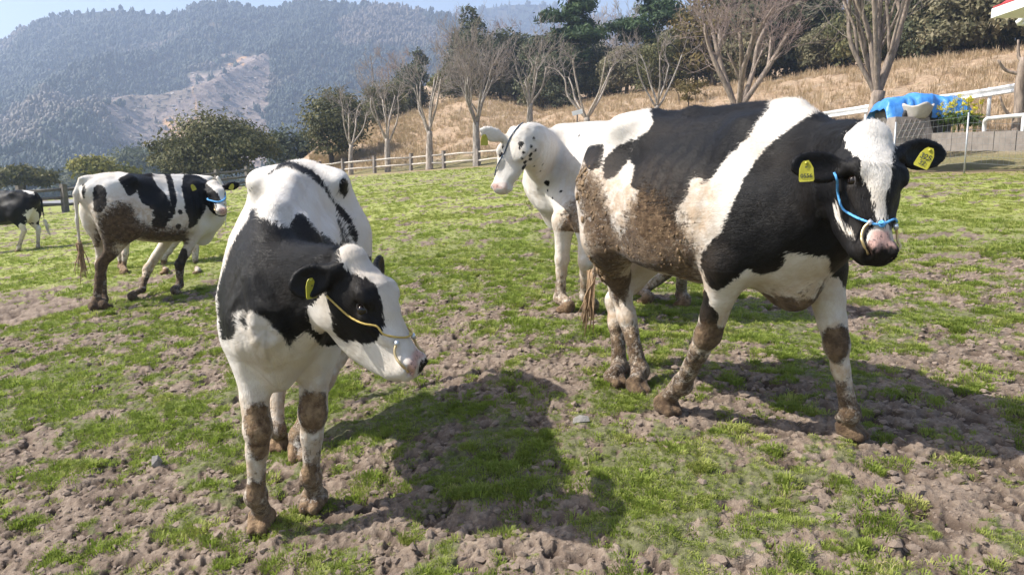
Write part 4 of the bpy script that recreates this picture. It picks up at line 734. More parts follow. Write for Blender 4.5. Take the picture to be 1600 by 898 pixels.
  body='-123,-118,369,105 293,-25,318,-97 251,-10,523,-5 -145,124,404,56 -144,140,353,48 88,-63,306,-31 -108,-99,335,30 -177,109,532,-54 -153,-123,299,1 -164,17,84,-120 -384,17,453,7 97,44,519,-16 231,-42,266,-120 -169,-30,614,8 52,-77,476,27 -190,42,156,-120 214,85,406,120 -135,-38,603,5 271,36,492,52 215,-30,126,-120 93,31,540,-42 281,-59,392,26 185,-31,65,-120 -244,-47,216,-12 67,56,291,18 -181,-108,539,-13 199,74,313,5 243,-75,415,16 233,-64,301,-75 -161,4,615,-9 140,14,13,-120 -227,79,187,-83 165,93,305,4 -153,115,487,-12 73,25,553,-73 178,-44,527,-3 -104,101,403,108 -25,98,449,29 256,-56,456,22 -195,42,270,87 -81,58,526,-41 -381,12,460,6 -207,-135,492,-44 -170,-58,36,-120 310,-23,445,89 -139,95,509,11 -198,-64,224,-61 186,60,508,-7 -130,-3,42,-120 -184,-79,99,-120 -146,-90,596,-53 -163,-97,276,-26 71,89,338,120 372,79,441,120 -188,-19,618,-1 316,53,347,-18 94,-66,472,43 226,60,305,-33 146,29,542,-38 -110,54,579,-3 295,-49,369,3 260,15,512,-2 223,69,315,-3 -105,-87,324,4 -379,18,218,54 188,18,550,-65 222,-44,509,-4 164,-59,12,-120 94,-69,315,-16 183,68,493,-1 -13,-81,486,23 223,31,274,-95 -390,-1,472,11 -218,42,225,3 -48,-10,590,-33 263,-56,445,30 -352,3,576,-22 37,70,488,-15 55,47,518,-33 -147,-128,309,-8 -116,-18,603,-3 -147,-25,610,14 -36,101,423,80 31,-76,480,28 278,-40,463,47 216,-85,319,-26 -148,67,287,120 120,11,563,-89 -381,5,358,120 -78,92,460,0 -171,101,272,68 -106,82,318,120 -176,118,289,54 -70,0,598,-4 -55,63,515,-39 48,100,380,120 186,46,214,-120 331,-17,397,11 338,28,437,120 160,48,75,-120 67,42,282,-23 -168,127,468,-27 32,18,569,-59 245,79,358,74 -159,-131,408,50 -159,139,373,36 23,82,477,-24 -59,-46,548,-72 158,88,277,-60 25,45,528,-54 221,71,451,78 -382,11,487,-34 -150,61,605,-65 -180,-125,499,-40 173,33,535,-19 -188,-95,251,-60 -25,-96,445,49 350,52,402,94 235,-81,404,12 -105,-60,540,-49 -75,-35,572,-54 291,-45,338,-29 -128,103,445,11 90,90,419,120 259,-67,414,30 -51,92,468,7 -169,118,505,-39 78,0,573,-66 -40,45,543,-53 229,-83,342,4 169,-11,557,-61 -226,-46,190,-68 -79,0,599,1 -9,101,422,88 -182,10,617,-21 -376,14,515,-80 281,-9,500,53 305,11,321,-55 10,-15,578,-47 272,63,322,-23 298,31,321,-17 -127,-106,430,80 364,95,469,50 202,-71,485,-24 -173,-38,297,68 -185,-115,520,-32 242,-7,533,-26 326,72,487,41 -101,97,441,32 225,-56,213,-120 10,-94,445,40 -126,-61,304,24 44,40,534,-46 -28,58,518,-57 154,71,468,28 -163,132,419,21 -77,38,571,-16 -380,17,308,120 168,14,557,-84 94,-90,415,44 -200,-50,241,-10 -126,-126,350,77 -187,96,254,59 23,-101,392,67 -141,-87,291,-41 -101,95,453,6 -158,31,611,-29 -108,91,467,-2 205,71,477,28 -66,-71,509,16 79,-92,350,-3 123,57,26,-120 -212,-61,209,-70 207,-77,460,-13 116,-80,434,39 -194,-140,460,-11 -121,-86,574,-9 -176,-135,445,12 322,-23,358,-12 282,5,298,-88 181,94,358,120 275,38,306,-47 55,16,567,-67 -139,-132,372,77 -101,85,482,6 -177,-11,617,-1 93,12,567,-76 -9,93,460,3 314,38,484,71 275,-64,384,25 233,-83,393,6 309,-37,388,-4 -70,-18,589,-35 -144,-115,299,-5 123,44,519,-8 67,-96,403,52 -183,-63,254,-34 -199,131,498,-67 -182,-136,461,-8 106,-66,318,-13 -140,109,460,10 -108,-53,574,-30 213,37,523,11 2,92,323,120 -166,-44,611,-9 -146,-114,453,40 -8,39,545,-70 -118,32,599,-3 -207,140,475,-70 109,79,446,56 295,-8,484,88 -154,140,324,48 200,57,289,-58 -61,51,538,-43 -162,-114,498,-21 67,-31,544,-50 -359,12,570,-18 -146,-72,289,-10 -137,112,303,80 229,-59,485,-5 230,-35,514,5 330,2,359,-24 333,84,486,22 17,66,499,-41 -210,65,209,-38 71,91,430,91 -117,76,584,-18 -13,22,574,-38 182,67,267,-99 -186,-139,427,27 -157,119,476,-12 -154,-110,494,-10 -118,71,536,6 207,-80,445,-8 209,13,549,-75 206,-93,388,-7 -113,-83,314,-8 314,16,334,-29 14,83,481,-18 9,15,578,-41 -141,89,544,-1 -114,-88,481,46 -137,105,472,12 71,48,515,-26 307,31,331,-2 350,76,478,57 -140,112,443,-1 -148,-44,299,46 314,65,343,-10 252,43,488,72 -124,100,452,0 -154,-102,513,-2 21,-59,505,29 223,-88,380,-3 335,3,375,-8 203,-56,510,-27 330,-20,388,-12 9,87,474,-11 -36,83,486,-7 -203,-84,141,-120 265,-57,319,-46 -90,52,550,-19 -13,-34,555,-74 -378,15,263,111 278,8,504,29 -131,27,605,-10 48,65,293,34 -163,72,269,86 -159,109,287,68 -17,-65,506,24 -161,-127,445,26 -161,-139,381,61 -142,-119,415,68 -196,-48,259,12 -386,-2,494,-20 305,-36,414,61 -9,69,502,-39 -122,-75,587,-17 -150,88,598,-30 -156,-143,359,65 -126,-118,319,-3 230,42,502,45 310,-34,373,9 -80,44,561,-24 -115,61,582,-23 291,53,324,-49 -196,54,611,-70 -356,-9,560,-71 -177,-104,272,-14 44,92,445,49 -159,93,595,-26 -177,-65,263,-18 -149,-96,554,-3 -51,86,485,2 -109,-22,599,-12 220,-24,534,6 -63,101,418,85 177,43,528,-10 -145,-42,606,-1 -66,78,496,-9 292,63,329,-23 324,-14,426,85 82,-84,331,-2 -357,-5,578,-25 162,26,118,-120 169,60,508,-12 55,46,282,-9 -225,37,203,-48 93,80,328,96 -137,-96,494,16 -196,69,225,-7 -218,-43,263,41 -176,-38,613,0 219,-88,400,3 -154,100,584,-15 -156,-115,292,1 154,96,304,9 222,-87,354,-1 77,-90,429,34 -21,-47,537,-43 -177,50,271,95 331,61,363,2 -150,8,613,-8 -126,89,499,-2 338,60,371,20 -237,-43,205,-26 -135,15,609,-5 -43,-78,497,21 192,41,528,-4 -145,108,487,4 294,-49,380,-1 -17,95,457,11 -119,73,525,-4 202,52,516,0 180,53,161,-120 105,-5,568,-63 -125,-123,329,23 240,-51,485,10 109,52,503,-5 105,-75,328,-5 -100,-21,17,-120 -119,73,551,-10 158,67,485,7 -78,89,471,7 309,-18,332,-71 -165,102,544,-25 260,-72,388,15 -169,139,384,27 -85,96,362,120 297,-36,434,75 324,31,351,17 -230,-4,621,-18 -165,-15,615,5 -189,65,234,12 244,-14,527,-6 60,74,476,3 247,-70,333,-4 75,73,307,56 -128,95,479,-4 245,-38,498,18 224,-79,431,4 51,27,272,-61 -125,124,329,84 27,56,283,19 -119,-73,558,-33 211,-7,240,-120 -6,-77,489,24 -88,-12,598,-14 211,-90,335,-6 -152,-116,467,20 206,86,347,86 -106,14,603,12 -108,79,501,4 -199,23,618,-39 -2,57,516,-65 -162,129,440,-21 -195,141,415,2 260,15,286,-88 250,-75,357,13 240,-79,357,10 -65,-8,595,-20 97,-90,380,65 128,34,532,-21 67,77,468,9 -127,114,392,88 -178,105,554,-27 176,86,301,-12 -104,0,604,14 94,-88,354,0 108,45,516,-10 207,-48,516,-18 93,50,506,-10 260,-7,517,7 253,71,329,13 339,31,380,41 -138,-16,609,11 44,54,285,14 -127,-83,505,23 69,64,486,2 -177,140,388,22 -219,-47,229,-7 -5,101,377,120 -150,-15,612,11 -99,88,473,5 284,-57,365,17 57,-71,482,30 21,73,491,-28 -139,113,430,28 294,15,490,51 116,49,510,-6 245,27,510,3 -142,-34,607,8 -180,-133,472,-17 59,58,499,-24 -389,18,430,42 101,-82,338,-1 -59,30,574,-25 253,-38,491,27 -383,17,403,91 -2,95,456,16 330,27,357,13 -207,121,520,-70 -97,-64,521,-21 -226,23,618,-42 -115,73,563,-24 -9,-53,521,-12 204,30,536,-18 253,59,311,-39 36,80,475,-14 -230,-41,289,82 188,-3,556,-70 238,62,468,68 324,57,355,-7 48,-72,483,28 193,85,330,51 -134,126,377,68 -185,82,241,30 210,75,321,18 -133,-85,512,21 291,-49,407,53 271,-59,332,-16 -198,56,227,-1 32,55,508,-39 40,28,553,-80 235,-20,529,4 -117,-70,524,-18 -36,-58,521,-11 -127,-64,593,-12 82,-76,316,-13 -146,92,532,-18 -137,-88,551,-21 -359,7,544,-74 243,10,530,-23 -146,119,426,27 10,-36,546,-65 -192,14,618,-29 -153,123,434,3 -133,108,438,17 -215,142,437,-43 139,34,535,-26 86,41,525,-24 275,-63,358,27 270,-63,341,4 255,-47,474,27 -144,-101,292,-15 -85,81,489,0 -205,90,230,12 129,85,383,120 -156,109,507,-18 245,35,289,-73 310,12,475,92 206,56,508,5 202,-43,523,-9 -153,-49,608,-13 219,-65,483,-13 -165,-122,483,-14 -10,-7,591,-28 160,92,294,-21 249,-77,369,11 82,-39,530,-13 -124,-53,592,6 213,-40,519,-4 241,-33,508,15 -51,-32,569,-59 -177,-49,282,27 -107,64,537,-11 223,23,536,-37 79,80,462,11 217,-78,440,-2 -89,72,505,-15 -55,98,437,50 -97,80,494,0 -92,46,567,-8 108,-82,347,-3 -127,88,589,-10 150,4,561,-79 -159,-105,283,-2 -99,-24,594,-23 288,-54,358,9 -111,-69,518,-13 -207,-85,29,-120 162,92,339,89 6,-98,422,51 -190,140,437,-35 -133,-95,569,-14 44,-93,437,35 200,-22,544,-18 -127,98,468,-1 265,4,514,3 320,41,348,-2 -230,-46,209,-28 236,-74,323,-25 -151,-95,528,-9 -124,15,606,1 -40,79,494,-11 17,-67,497,28 330,51,364,17 329,-22,373,0 -142,0,612,4 31,-13,575,-52 2,-71,494,28 -36,19,581,-24 -101,-71,512,-2 -211,-98,228,-98 -206,41,247,52 185,84,319,28 219,-87,335,-3 -287,-11,620,-11 -193,54,237,21 -128,-18,606,4 328,19,351,-13 -180,138,434,-23 -97,8,602,15 21,78,299,63 83,72,470,4 -215,90,225,5 -155,-120,456,25 -172,-126,487,-27 -127,-109,404,94 -154,-115,479,4 105,56,493,0 199,82,437,96 150,76,445,68 -132,97,574,9 -85,30,585,2 -123,91,487,-1 -140,-86,528,-4 -210,-48,232,-8 303,42,331,-22 202,-93,363,-5 -220,-43,249,27 232,-21,187,-120 334,14,419,87 -148,105,503,-4 233,-83,368,4 -40,-82,490,24 215,-90,392,-3 -195,111,544,-50 -44,-66,511,12 -190,-48,273,26 -199,-141,453,-3 244,-75,344,16 245,-60,460,13 -89,87,475,7 -2,-67,501,28 -168,-107,525,-25 -97,53,559,-6 233,-63,471,0 234,65,312,-17 -66,22,585,-9 -165,-61,609,-29 -222,-49,217,-28 109,24,552,-65 17,-83,475,25 226,-31,522,13 -133,-100,474,37 217,56,496,27 -153,-53,292,25 -141,-92,514,15 -21,-89,467,35 60,82,462,9 253,65,319,-14 19,89,462,3 -389,18,468,-21 -207,4,621,-24 -139,98,582,-8 218,-87,410,1 113,-77,338,4 2,90,466,-5 -139,-68,294,2 -128,53,596,-31 139,66,483,7 -167,-108,280,2 204,-94,354,-9 249,-45,483,22 40,8,266,-29 328,38,359,20 -168,-133,434,30 302,-41,361,-14 339,10,386,21 -89,94,452,8 -209,42,188,-92 -162,110,513,-29 265,71,333,13 223,-68,472,-7 -381,12,472,-11 265,-70,377,19 234,-69,449,4 241,-79,388,8 45,87,462,6 -108,70,517,-11 226,76,339,51 -279,19,615,-34 105,-87,365,24 -109,45,585,7 -172,-131,460,0 -118,-79,580,-11 328,-3,340,-70 75,-73,469,36 177,-52,520,-21 -118,47,591,-11 158,40,530,-16 228,-82,331,-4 -160,117,495,-25 -188,104,567,-19 -378,7,244,64 -192,-106,263,-19 -125,-77,516,2 302,-18,467,85 211,-23,540,-5 -138,85,536,-14 -97,-90,335,28 -186,-111,531,-28 274,-32,481,47 -89,91,464,4 216,47,510,24 -152,-76,284,-22 320,-26,377,-5 -157,127,426,14 -133,-112,307,-19 -117,-68,307,9 338,-8,396,10 293,37,489,59 301,67,336,-8 -24,95,462,-3 -21,78,496,-18 -161,102,570,-9 -146,-141,338,61 18,35,545,-71 226,-71,452,-1 -191,-138,472,-23 233,25,524,-21 -195,-26,616,4 -62,93,465,4 -144,-58,295,27 -147,97,560,0 235,-78,419,9 332,42,366,29 -226,83,210,-27 -112,94,460,0 -119,88,570,19 105,72,459,28 -126,77,529,11 317,-29,365,3 211,69,312,-4 -2,-60,509,17 56,86,319,94 -115,-61,578,-10 120,-18,558,-61 211,-91,346,-7 193,73,303,-15 -187,136,472,-52 -139,-61,600,-19 254,-66,430,23 -149,-96,518,2 319,26,345,2 196,71,485,10 -55,70,507,-26 -64,70,507,-24 -97,57,548,-10 215,-82,430,0 -24,88,479,0 306,-34,354,-20 200,-30,536,4 82,-92,361,24 -176,105,563,-21 -185,140,396,15 -173,-116,509,-28 -116,-45,589,-10 -105,-79,316,-3 201,44,523,5 280,-49,434,52 77,56,294,19 253,-61,445,20 339,22,378,21 -124,79,516,-1 -176,69,254,55 -115,-97,318,-7 45,-85,462,29 204,66,304,-22 -55,8,593,-9 -183,7,131,-120 -271,0,621,-26 -159,-120,474,2 -166,-58,279,2 -196,-40,293,69 13,-89,463,30 -101,75,504,-7 32,88,460,9 82,-88,342,-6 127,67,476,15 246,-78,380,8 256,-45,301,-97 288,-54,374,10 -10,7,591,-18 210,-90,406,0 -132,-49,599,2 -153,-99,284,-15 281,63,325,-22 60,-97,384,66 -173,0,617,-8 -184,140,407,10 192,55,515,-6 -176,-130,479,-22 205,-86,427,-2 -204,-43,6,-120 300,-43,384,-8 -131,80,540,-10 207,-83,437,-6 -144,100,572,-1 105,63,476,16 -127,0,609,13 284,-54,342,-7 -211,42,232,18 196,-54,514,-26 271,-7,508,28 242,23,517,-17 -217,81,212,-25 -143,-100,571,-25 198,-82,447,-12 -135,95,563,10 -119,-114,327,14 -163,-108,513,-12 313,-26,350,-27 -86,-49,551,-78 93,-82,441,37 -120,-7,607,13 29,-65,495,30 169,64,500,-8 -118,-96,458,65 -215,104,251,44 -141,89,525,-3 162,57,513,-15 -211,105,557,-30 -93,19,597,16 94,-78,325,-9 52,69,487,-6 139,69,472,22 -191,76,231,8 211,-30,532,10 68,53,508,-24 -21,20,580,-28 173,53,520,-15 -123,-91,308,-23 -129,-77,524,-4 336,54,479,91 -63,14,591,-5 -93,-68,514,-6 -156,120,461,-8 310,77,350,26 257,-69,342,13 -160,-103,522,-15 -208,76,214,-25 -107,88,476,1 -162,-125,460,12 -123,106,411,80 -173,144,358,31 -74,15,593,1 -110,25,599,7 321,-26,403,28 -55,94,456,5 -173,19,615,-27 201,64,500,2 -158,-100,559,-1 -116,97,449,12 -2,75,493,-30 -141,101,499,11 93,76,456,29 -97,31,589,13 330,12,358,-16 -13,-76,494,22 -155,100,564,-7 223,30,524,-8 -134,-81,536,-21 299,78,345,27 -127,-100,308,-28 -100,63,529,-24 188,-41,528,0 245,-72,426,15 181,-33,535,4 253,0,525,-21 200,-93,404,-2 82,48,514,-21 232,32,512,8 -149,119,441,-7 211,-91,361,-5 220,-83,423,2 -120,-37,596,-8 334,12,370,9 -118,-81,500,26 -21,-71,501,25 -107,-39,587,-22 363,73,460,97 55,55,506,-29 75,-87,445,29 -113,73,574,-21 -233,-47,219,-15 4,27,560,-65 -156,-66,284,5 101,40,526,-18 -166,125,478,-29 183,82,305,-6 13,94,451,29 192,31,537,-19 10,-60,506,26 -123,-27,602,-5 2,81,484,-20 246,63,314,-22 59,-10,573,-55 240,-71,436,10 78,40,284,-29 -176,138,415,11 -150,-137,319,13 234,71,323,11 -131,103,460,-4 -122,123,358,90 302,23,323,-27 -156,-35,611,4 93,68,468,17 -188,-139,442,11 -74,70,507,-22 -136,-93,561,5 209,44,519,14 -51,-89,477,29 -36,33,562,-46 -200,80,224,-5 -125,-86,564,0 -137,-100,482,25 177,87,316,25 -2,86,475,-10 -213,49,216,-21 235,-66,461,2 47,64,493,-20 -81,78,496,-7 243,-66,446,11 -113,67,555,-2 -144,-89,536,-25 -115,-72,570,-9 71,-73,307,-24 336,26,366,16 263,-13,511,27 -44,4,592,-16 78,62,488,2 -13,82,488,-12 226,-13,542,-23 260,-64,328,-21 -169,137,396,25 265,24,503,13 -124,75,544,-6 -122,81,558,-5 326,121,474,31 -24,10,590,-15 237,-29,516,14 10,50,277,14 -180,103,574,-11 228,-74,442,2 1,11,585,-29 55,-46,521,-1 276,23,499,22 -370,-4,529,-73 223,38,514,22 -51,22,580,-21 -36,-38,556,-72 148,67,482,10 -185,-53,267,5 36,85,311,86 188,-51,519,-23 215,-53,506,-15 -109,64,548,6 -169,-103,555,3 -101,-11,601,-4 -135,108,449,-6 298,-41,350,-26 -116,90,479,2 337,107,484,9 -176,142,377,24 211,-79,297,-75 -163,121,487,-28 280,-62,373,27 -118,82,503,-2 235,-82,377,6 356,99,479,23 -191,88,240,29 -145,112,468,13 73,85,456,27 154,-22,551,-47 -156,-58,608,-25 -135,-130,323,16 59,-57,498,34 52,87,456,22 275,69,330,0 -55,82,492,-3 32,-97,414,51 -153,126,307,56 -131,84,551,-4 230,-83,358,5 257,-31,499,29 -141,89,595,-23 -203,141,422,-8 -149,97,521,-13 -146,19,611,-14 225,-56,493,-7 248,-75,398,19 -110,-74,311,-3 -108,-65,529,-30 234,-39,507,7 94,63,477,10 255,28,503,17 35,63,497,-30 -176,-139,396,51 -86,37,577,-5 251,-20,515,25 127,70,464,29 67,35,537,-44 295,-46,392,13 -206,49,224,-4 169,-29,542,-15 184,-21,546,-29 -47,78,499,-12 -62,97,447,27 338,0,388,3 -132,83,520,14 -144,-101,498,3 -101,-97,354,75 255,10,519,2 -154,-28,71,-120 29,75,486,-19 116,69,467,23 -177,-136,434,25 -190,-55,253,-13 -66,94,456,3 -211,96,235,29 -386,18,441,24 314,31,339,7 -97,-75,505,16 26,-55,511,13 74,44,522,-28 250,-28,507,25 235,-47,496,6 116,36,530,-20 -144,-108,475,22 269,16,507,8 315,-32,392,1 224,-70,462,-5 -218,129,506,-74 -158,-99,532,-23 -120,100,441,24 162,32,538,-26 165,47,526,-14 218,-74,456,-7 -24,-56,521,-11 -120,-106,316,-11 260,-50,464,29 -190,-111,273,-3 -167,-72,271,-16 -230,39,213,-20 -383,2,464,19 -139,-94,505,15 -112,86,486,-1 200,-74,477,-19 -195,-7,619,-8 -44,94,456,7 -169,143,366,29 279,-56,335,-14 86,56,496,-9 265,-69,357,21 -195,4,620,-21 -136,41,603,-27 -93,63,520,-30 -106,37,588,12 348,107,481,19 -17,-57,517,-3 -170,137,407,19 52,82,468,-6 -44,13,587,-18 -130,-76,300,-11 333,99,485,3 -51,-59,523,-16 107,60,485,8 25,99,422,99 -36,-101,407,75 -13,16,586,-21 -177,-54,274,6 -51,-86,486,24 -383,2,479,-4 -167,-104,537,-19 -176,-23,616,4 182,64,501,-6 209,-67,489,-22 -112,-50,582,-18 260,-72,369,18 93,59,487,1 213,-86,419,-1 -146,96,590,-21 -40,87,479,0 207,-64,498,-25 279,-42,316,-73 150,34,536,-26 185,46,525,-6 234,-80,350,9 -155,98,532,-26 -17,92,468,3 -142,-53,603,-12 -159,124,454,-27 -13,-86,475,29 66,11,271,-30 272,74,338,22 -2,-48,528,-25 -142,-137,327,29 -189,140,422,-4 -184,0,618,-11 219,75,326,25 -87,10,599,11 -78,22,589,0 -114,3,606,17 181,56,515,-10 334,-15,380,-22 -89,-4,601,1 -166,132,429,-2 248,-67,325,-24 -175,136,427,-5 40,45,279,-7 185,37,531,-11 51,75,478,-5 -110,62,567,0 -157,-26,612,13 -82,-18,592,-28 -386,1,418,95 -152,97,550,-6 -129,-92,489,30 76,68,478,8 -135,-102,300,-23 -131,87,510,9 -98,-32,587,-29 -36,73,502,-24 250,20,514,-17 -102,45,577,11 -74,82,486,-1 281,87,363,79 334,-7,373,-29 200,-61,95,-120 -202,65,217,-23 52,-43,529,-16 173,-38,532,4 -281,0,622,-29 290,-51,388,7 -112,-34,593,-16 242,-54,476,13 229,7,546,-63 -188,-34,614,7 -196,106,559,-29 181,30,539,-27 -168,-131,449,14 128,77,438,81 219,-88,365,-2 347,88,483,26 -85,67,512,-25 159,65,497,-7 56,59,291,24 -135,94,588,-12 -112,76,509,0 -161,15,614,-19 340,4,396,22 -116,83,578,5 -169,58,609,-69 -294,-4,624,-29 215,27,533,-22 273,-66,369,25 112,41,523,-12 78,-47,515,15 10,78,488,-27 -131,95,490,1 200,36,530,-5 -160,-77,277,-25 -159,-116,490,-12 142,61,499,-8 207,65,491,16 202,36,272,-96 -128,-83,556,-20 -237,84,209,-21 131,39,526,-9 -69,40,564,-26 288,35,315,-28 -207,-106,248,-47 -140,-120,306,-10 -32,-65,510,15 -214,-44,240,10 -116,19,603,4 -207,-45,251,18 319,69,349,5 291,-49,350,-9 21,-72,490,25 -113,-64,567,-28 -28,91,472,5 331,-9,363,-30 287,70,333,1 -171,-104,545,-6 -32,-78,494,24 -3,0,590,-27 252,-71,411,24 291,75,340,19 310,42,338,-14 59,63,491,-12 -172,-115,284,5 192,75,477,17 -156,124,445,-23 325,88,486,13 85,22,277,-48 242,73,328,19 40,-69,488,30 97,-61,309,-28 227,-82,415,5 266,-67,349,24 323,-25,394,5 -146,-98,563,-7 267,-67,392,24 304,-39,400,26 233,-75,430,9 -218,114,536,-67 52,-50,514,12 281,-58,350,9 247,14,523,-12 341,95,485,5 29,91,452,28 -126,-91,580,-27 169,68,488,4 -136,-61,299,22 300,-43,373,-1 -126,42,598,-18 -196,141,399,10 -204,108,268,55 211,-70,480,-17 -47,-74,504,27 -212,64,187,-92 -226,8,620,-29 -119,-57,586,-1 -361,6,579,-11 -148,116,454,-9 -13,-24,573,-51 -113,-106,331,22 -145,-127,393,69 -169,101,582,-15 -150,95,540,-8 75,56,500,-18 309,57,340,-29 -185,73,238,21 93,37,531,-27 326,73,357,20 -137,-69,599,-29 306,73,342,9 -165,102,559,-15 53,-81,466,29 112,-84,358,2 262,67,325,-4 -74,-11,596,-20 -203,-124,513,-36 -201,48,234,17 -237,35,209,-27 204,-89,415,-2 197,-78,465,-16 200,-80,457,-15 218,64,306,-24 -150,110,495,-9 -103,52,568,6 118,-70,329,-3 241,-22,521,18 236,36,504,30 -208,58,214,-27 -168,-127,472,-7 -201,-107,257,-27 226,45,290,-81 -171,-62,272,1 231,-84,384,-1 -158,-98,548,-10 -43,70,507,-28 92,-90,363,24 97,54,498,-5 -195,141,430,-22 329,-15,354,-28 -165,-49,289,28 70,48,287,-5 -226,46,612,-63 40,91,454,26 -97,70,511,-17 -146,35,608,-28 -32,-72,502,26 261,-69,400,26 -166,-120,493,-25 -55,-3,594,-18 -199,140,456,-60 209,-74,469,-14 -123,92,578,11 -81,48,551,-28 -119,-79,308,-13 -126,89,561,18 33,62,288,28 105,35,533,-27 284,-57,380,11 78,39,529,-28 -203,-45,263,28 -201,93,238,30 -135,100,483,7 -117,93,470,4 241,69,449,91 195,80,320,25 236,-79,338,11 -93,59,532,-30 -125,-74,536,-25 -134,-27,605,3 -157,104,518,-24 296,-4,311,-96 44,-3,267,-18 235,-12,537,-19 52,94,426,99 84,52,504,-14 -70,-66,515,-1 94,-85,342,-4 227,-80,319,-29 204,-35,530,4 306,57,488,62 -165,-117,289,3 215,-60,495,-16 -196,-113,532,-25 75,-81,319,-12 -203,-141,472,-27 -195,-83,231,-98 -210,-51,224,-28 -134,-83,297,-30 -25,72,502,-28 -147,-105,490,4 91,-83,333,-2 -158,-108,505,-14 -138,92,555,12 -51,89,476,7 -13,-50,529,-26 192,67,496,-2 208,-90,323,-14 25,86,467,-9 -154,-4,614,3 197,60,508,-4 -40,91,467,6 147,96,297,-5 260,-60,437,28 -197,-17,618,-3 -207,84,221,-9 25,46,277,-1 -2,-55,516,-2 -185,60,242,29 209,59,500,13 -6,-83,479,27 82,-69,308,-25 42,74,481,-9 -135,-83,521,10 169,-44,528,-2 -147,-98,509,8 -126,-83,303,-23 -155,90,279,99 -28,80,491,-12 70,-91,437,29 -51,96,447,28 -149,112,479,1 -13,87,479,-4 219,-58,164,-120 -70,32,576,-16 -81,85,482,4 -172,135,438,-26 59,-39,533,-25 -108,-98,426,96 -112,-76,506,12 216,62,487,30 -100,92,461,1 -97,38,582,7 -160,101,551,-15 -8,89,469,-4 -162,133,407,30 225,-87,391,0 -104,83,490,6 254,-75,377,14 -17,0,593,-19 -110,68,526,-16 295,42,324,-28 -129,-89,498,26 340,27,403,79 -137,-126,315,-6 -365,14,563,-29 196,77,468,29 185,77,296,-29 78,-18,563,-60 -177,-114,517,-26 -89,55,540,-28 -165,24,613,-27 -74,28,583,-7 333,115,481,17 167,92,316,30 -192,-57,244,-26 -148,-93,544,-25 -122,57,591,-29 -187,-139,453,-2 6,57,282,27 21,-78,483,23 248,-55,467,19 51,39,277,-29 222,84,361,99 -62,36,568,-27 101,48,511,-10 -203,-52,232,-23 215,-16,545,-25 -25,-61,513,6 103,-86,355,1 312,-32,403,30 240,18,527,-28 -106,60,556,8 251,-75,388,12 325,15,343,-28 324,46,354,2 -102,26,595,16 -51,-94,456,49 -148,101,511,-7 -180,38,613,-48 169,89,297,-17 -93,100,422,71 222,-37,517,-1 241,-80,369,8 10,92,460,5 -188,121,513,-57 200,-63,503,-29 256,-71,351,20 -161,123,468,-15 -2,-101,403,67',
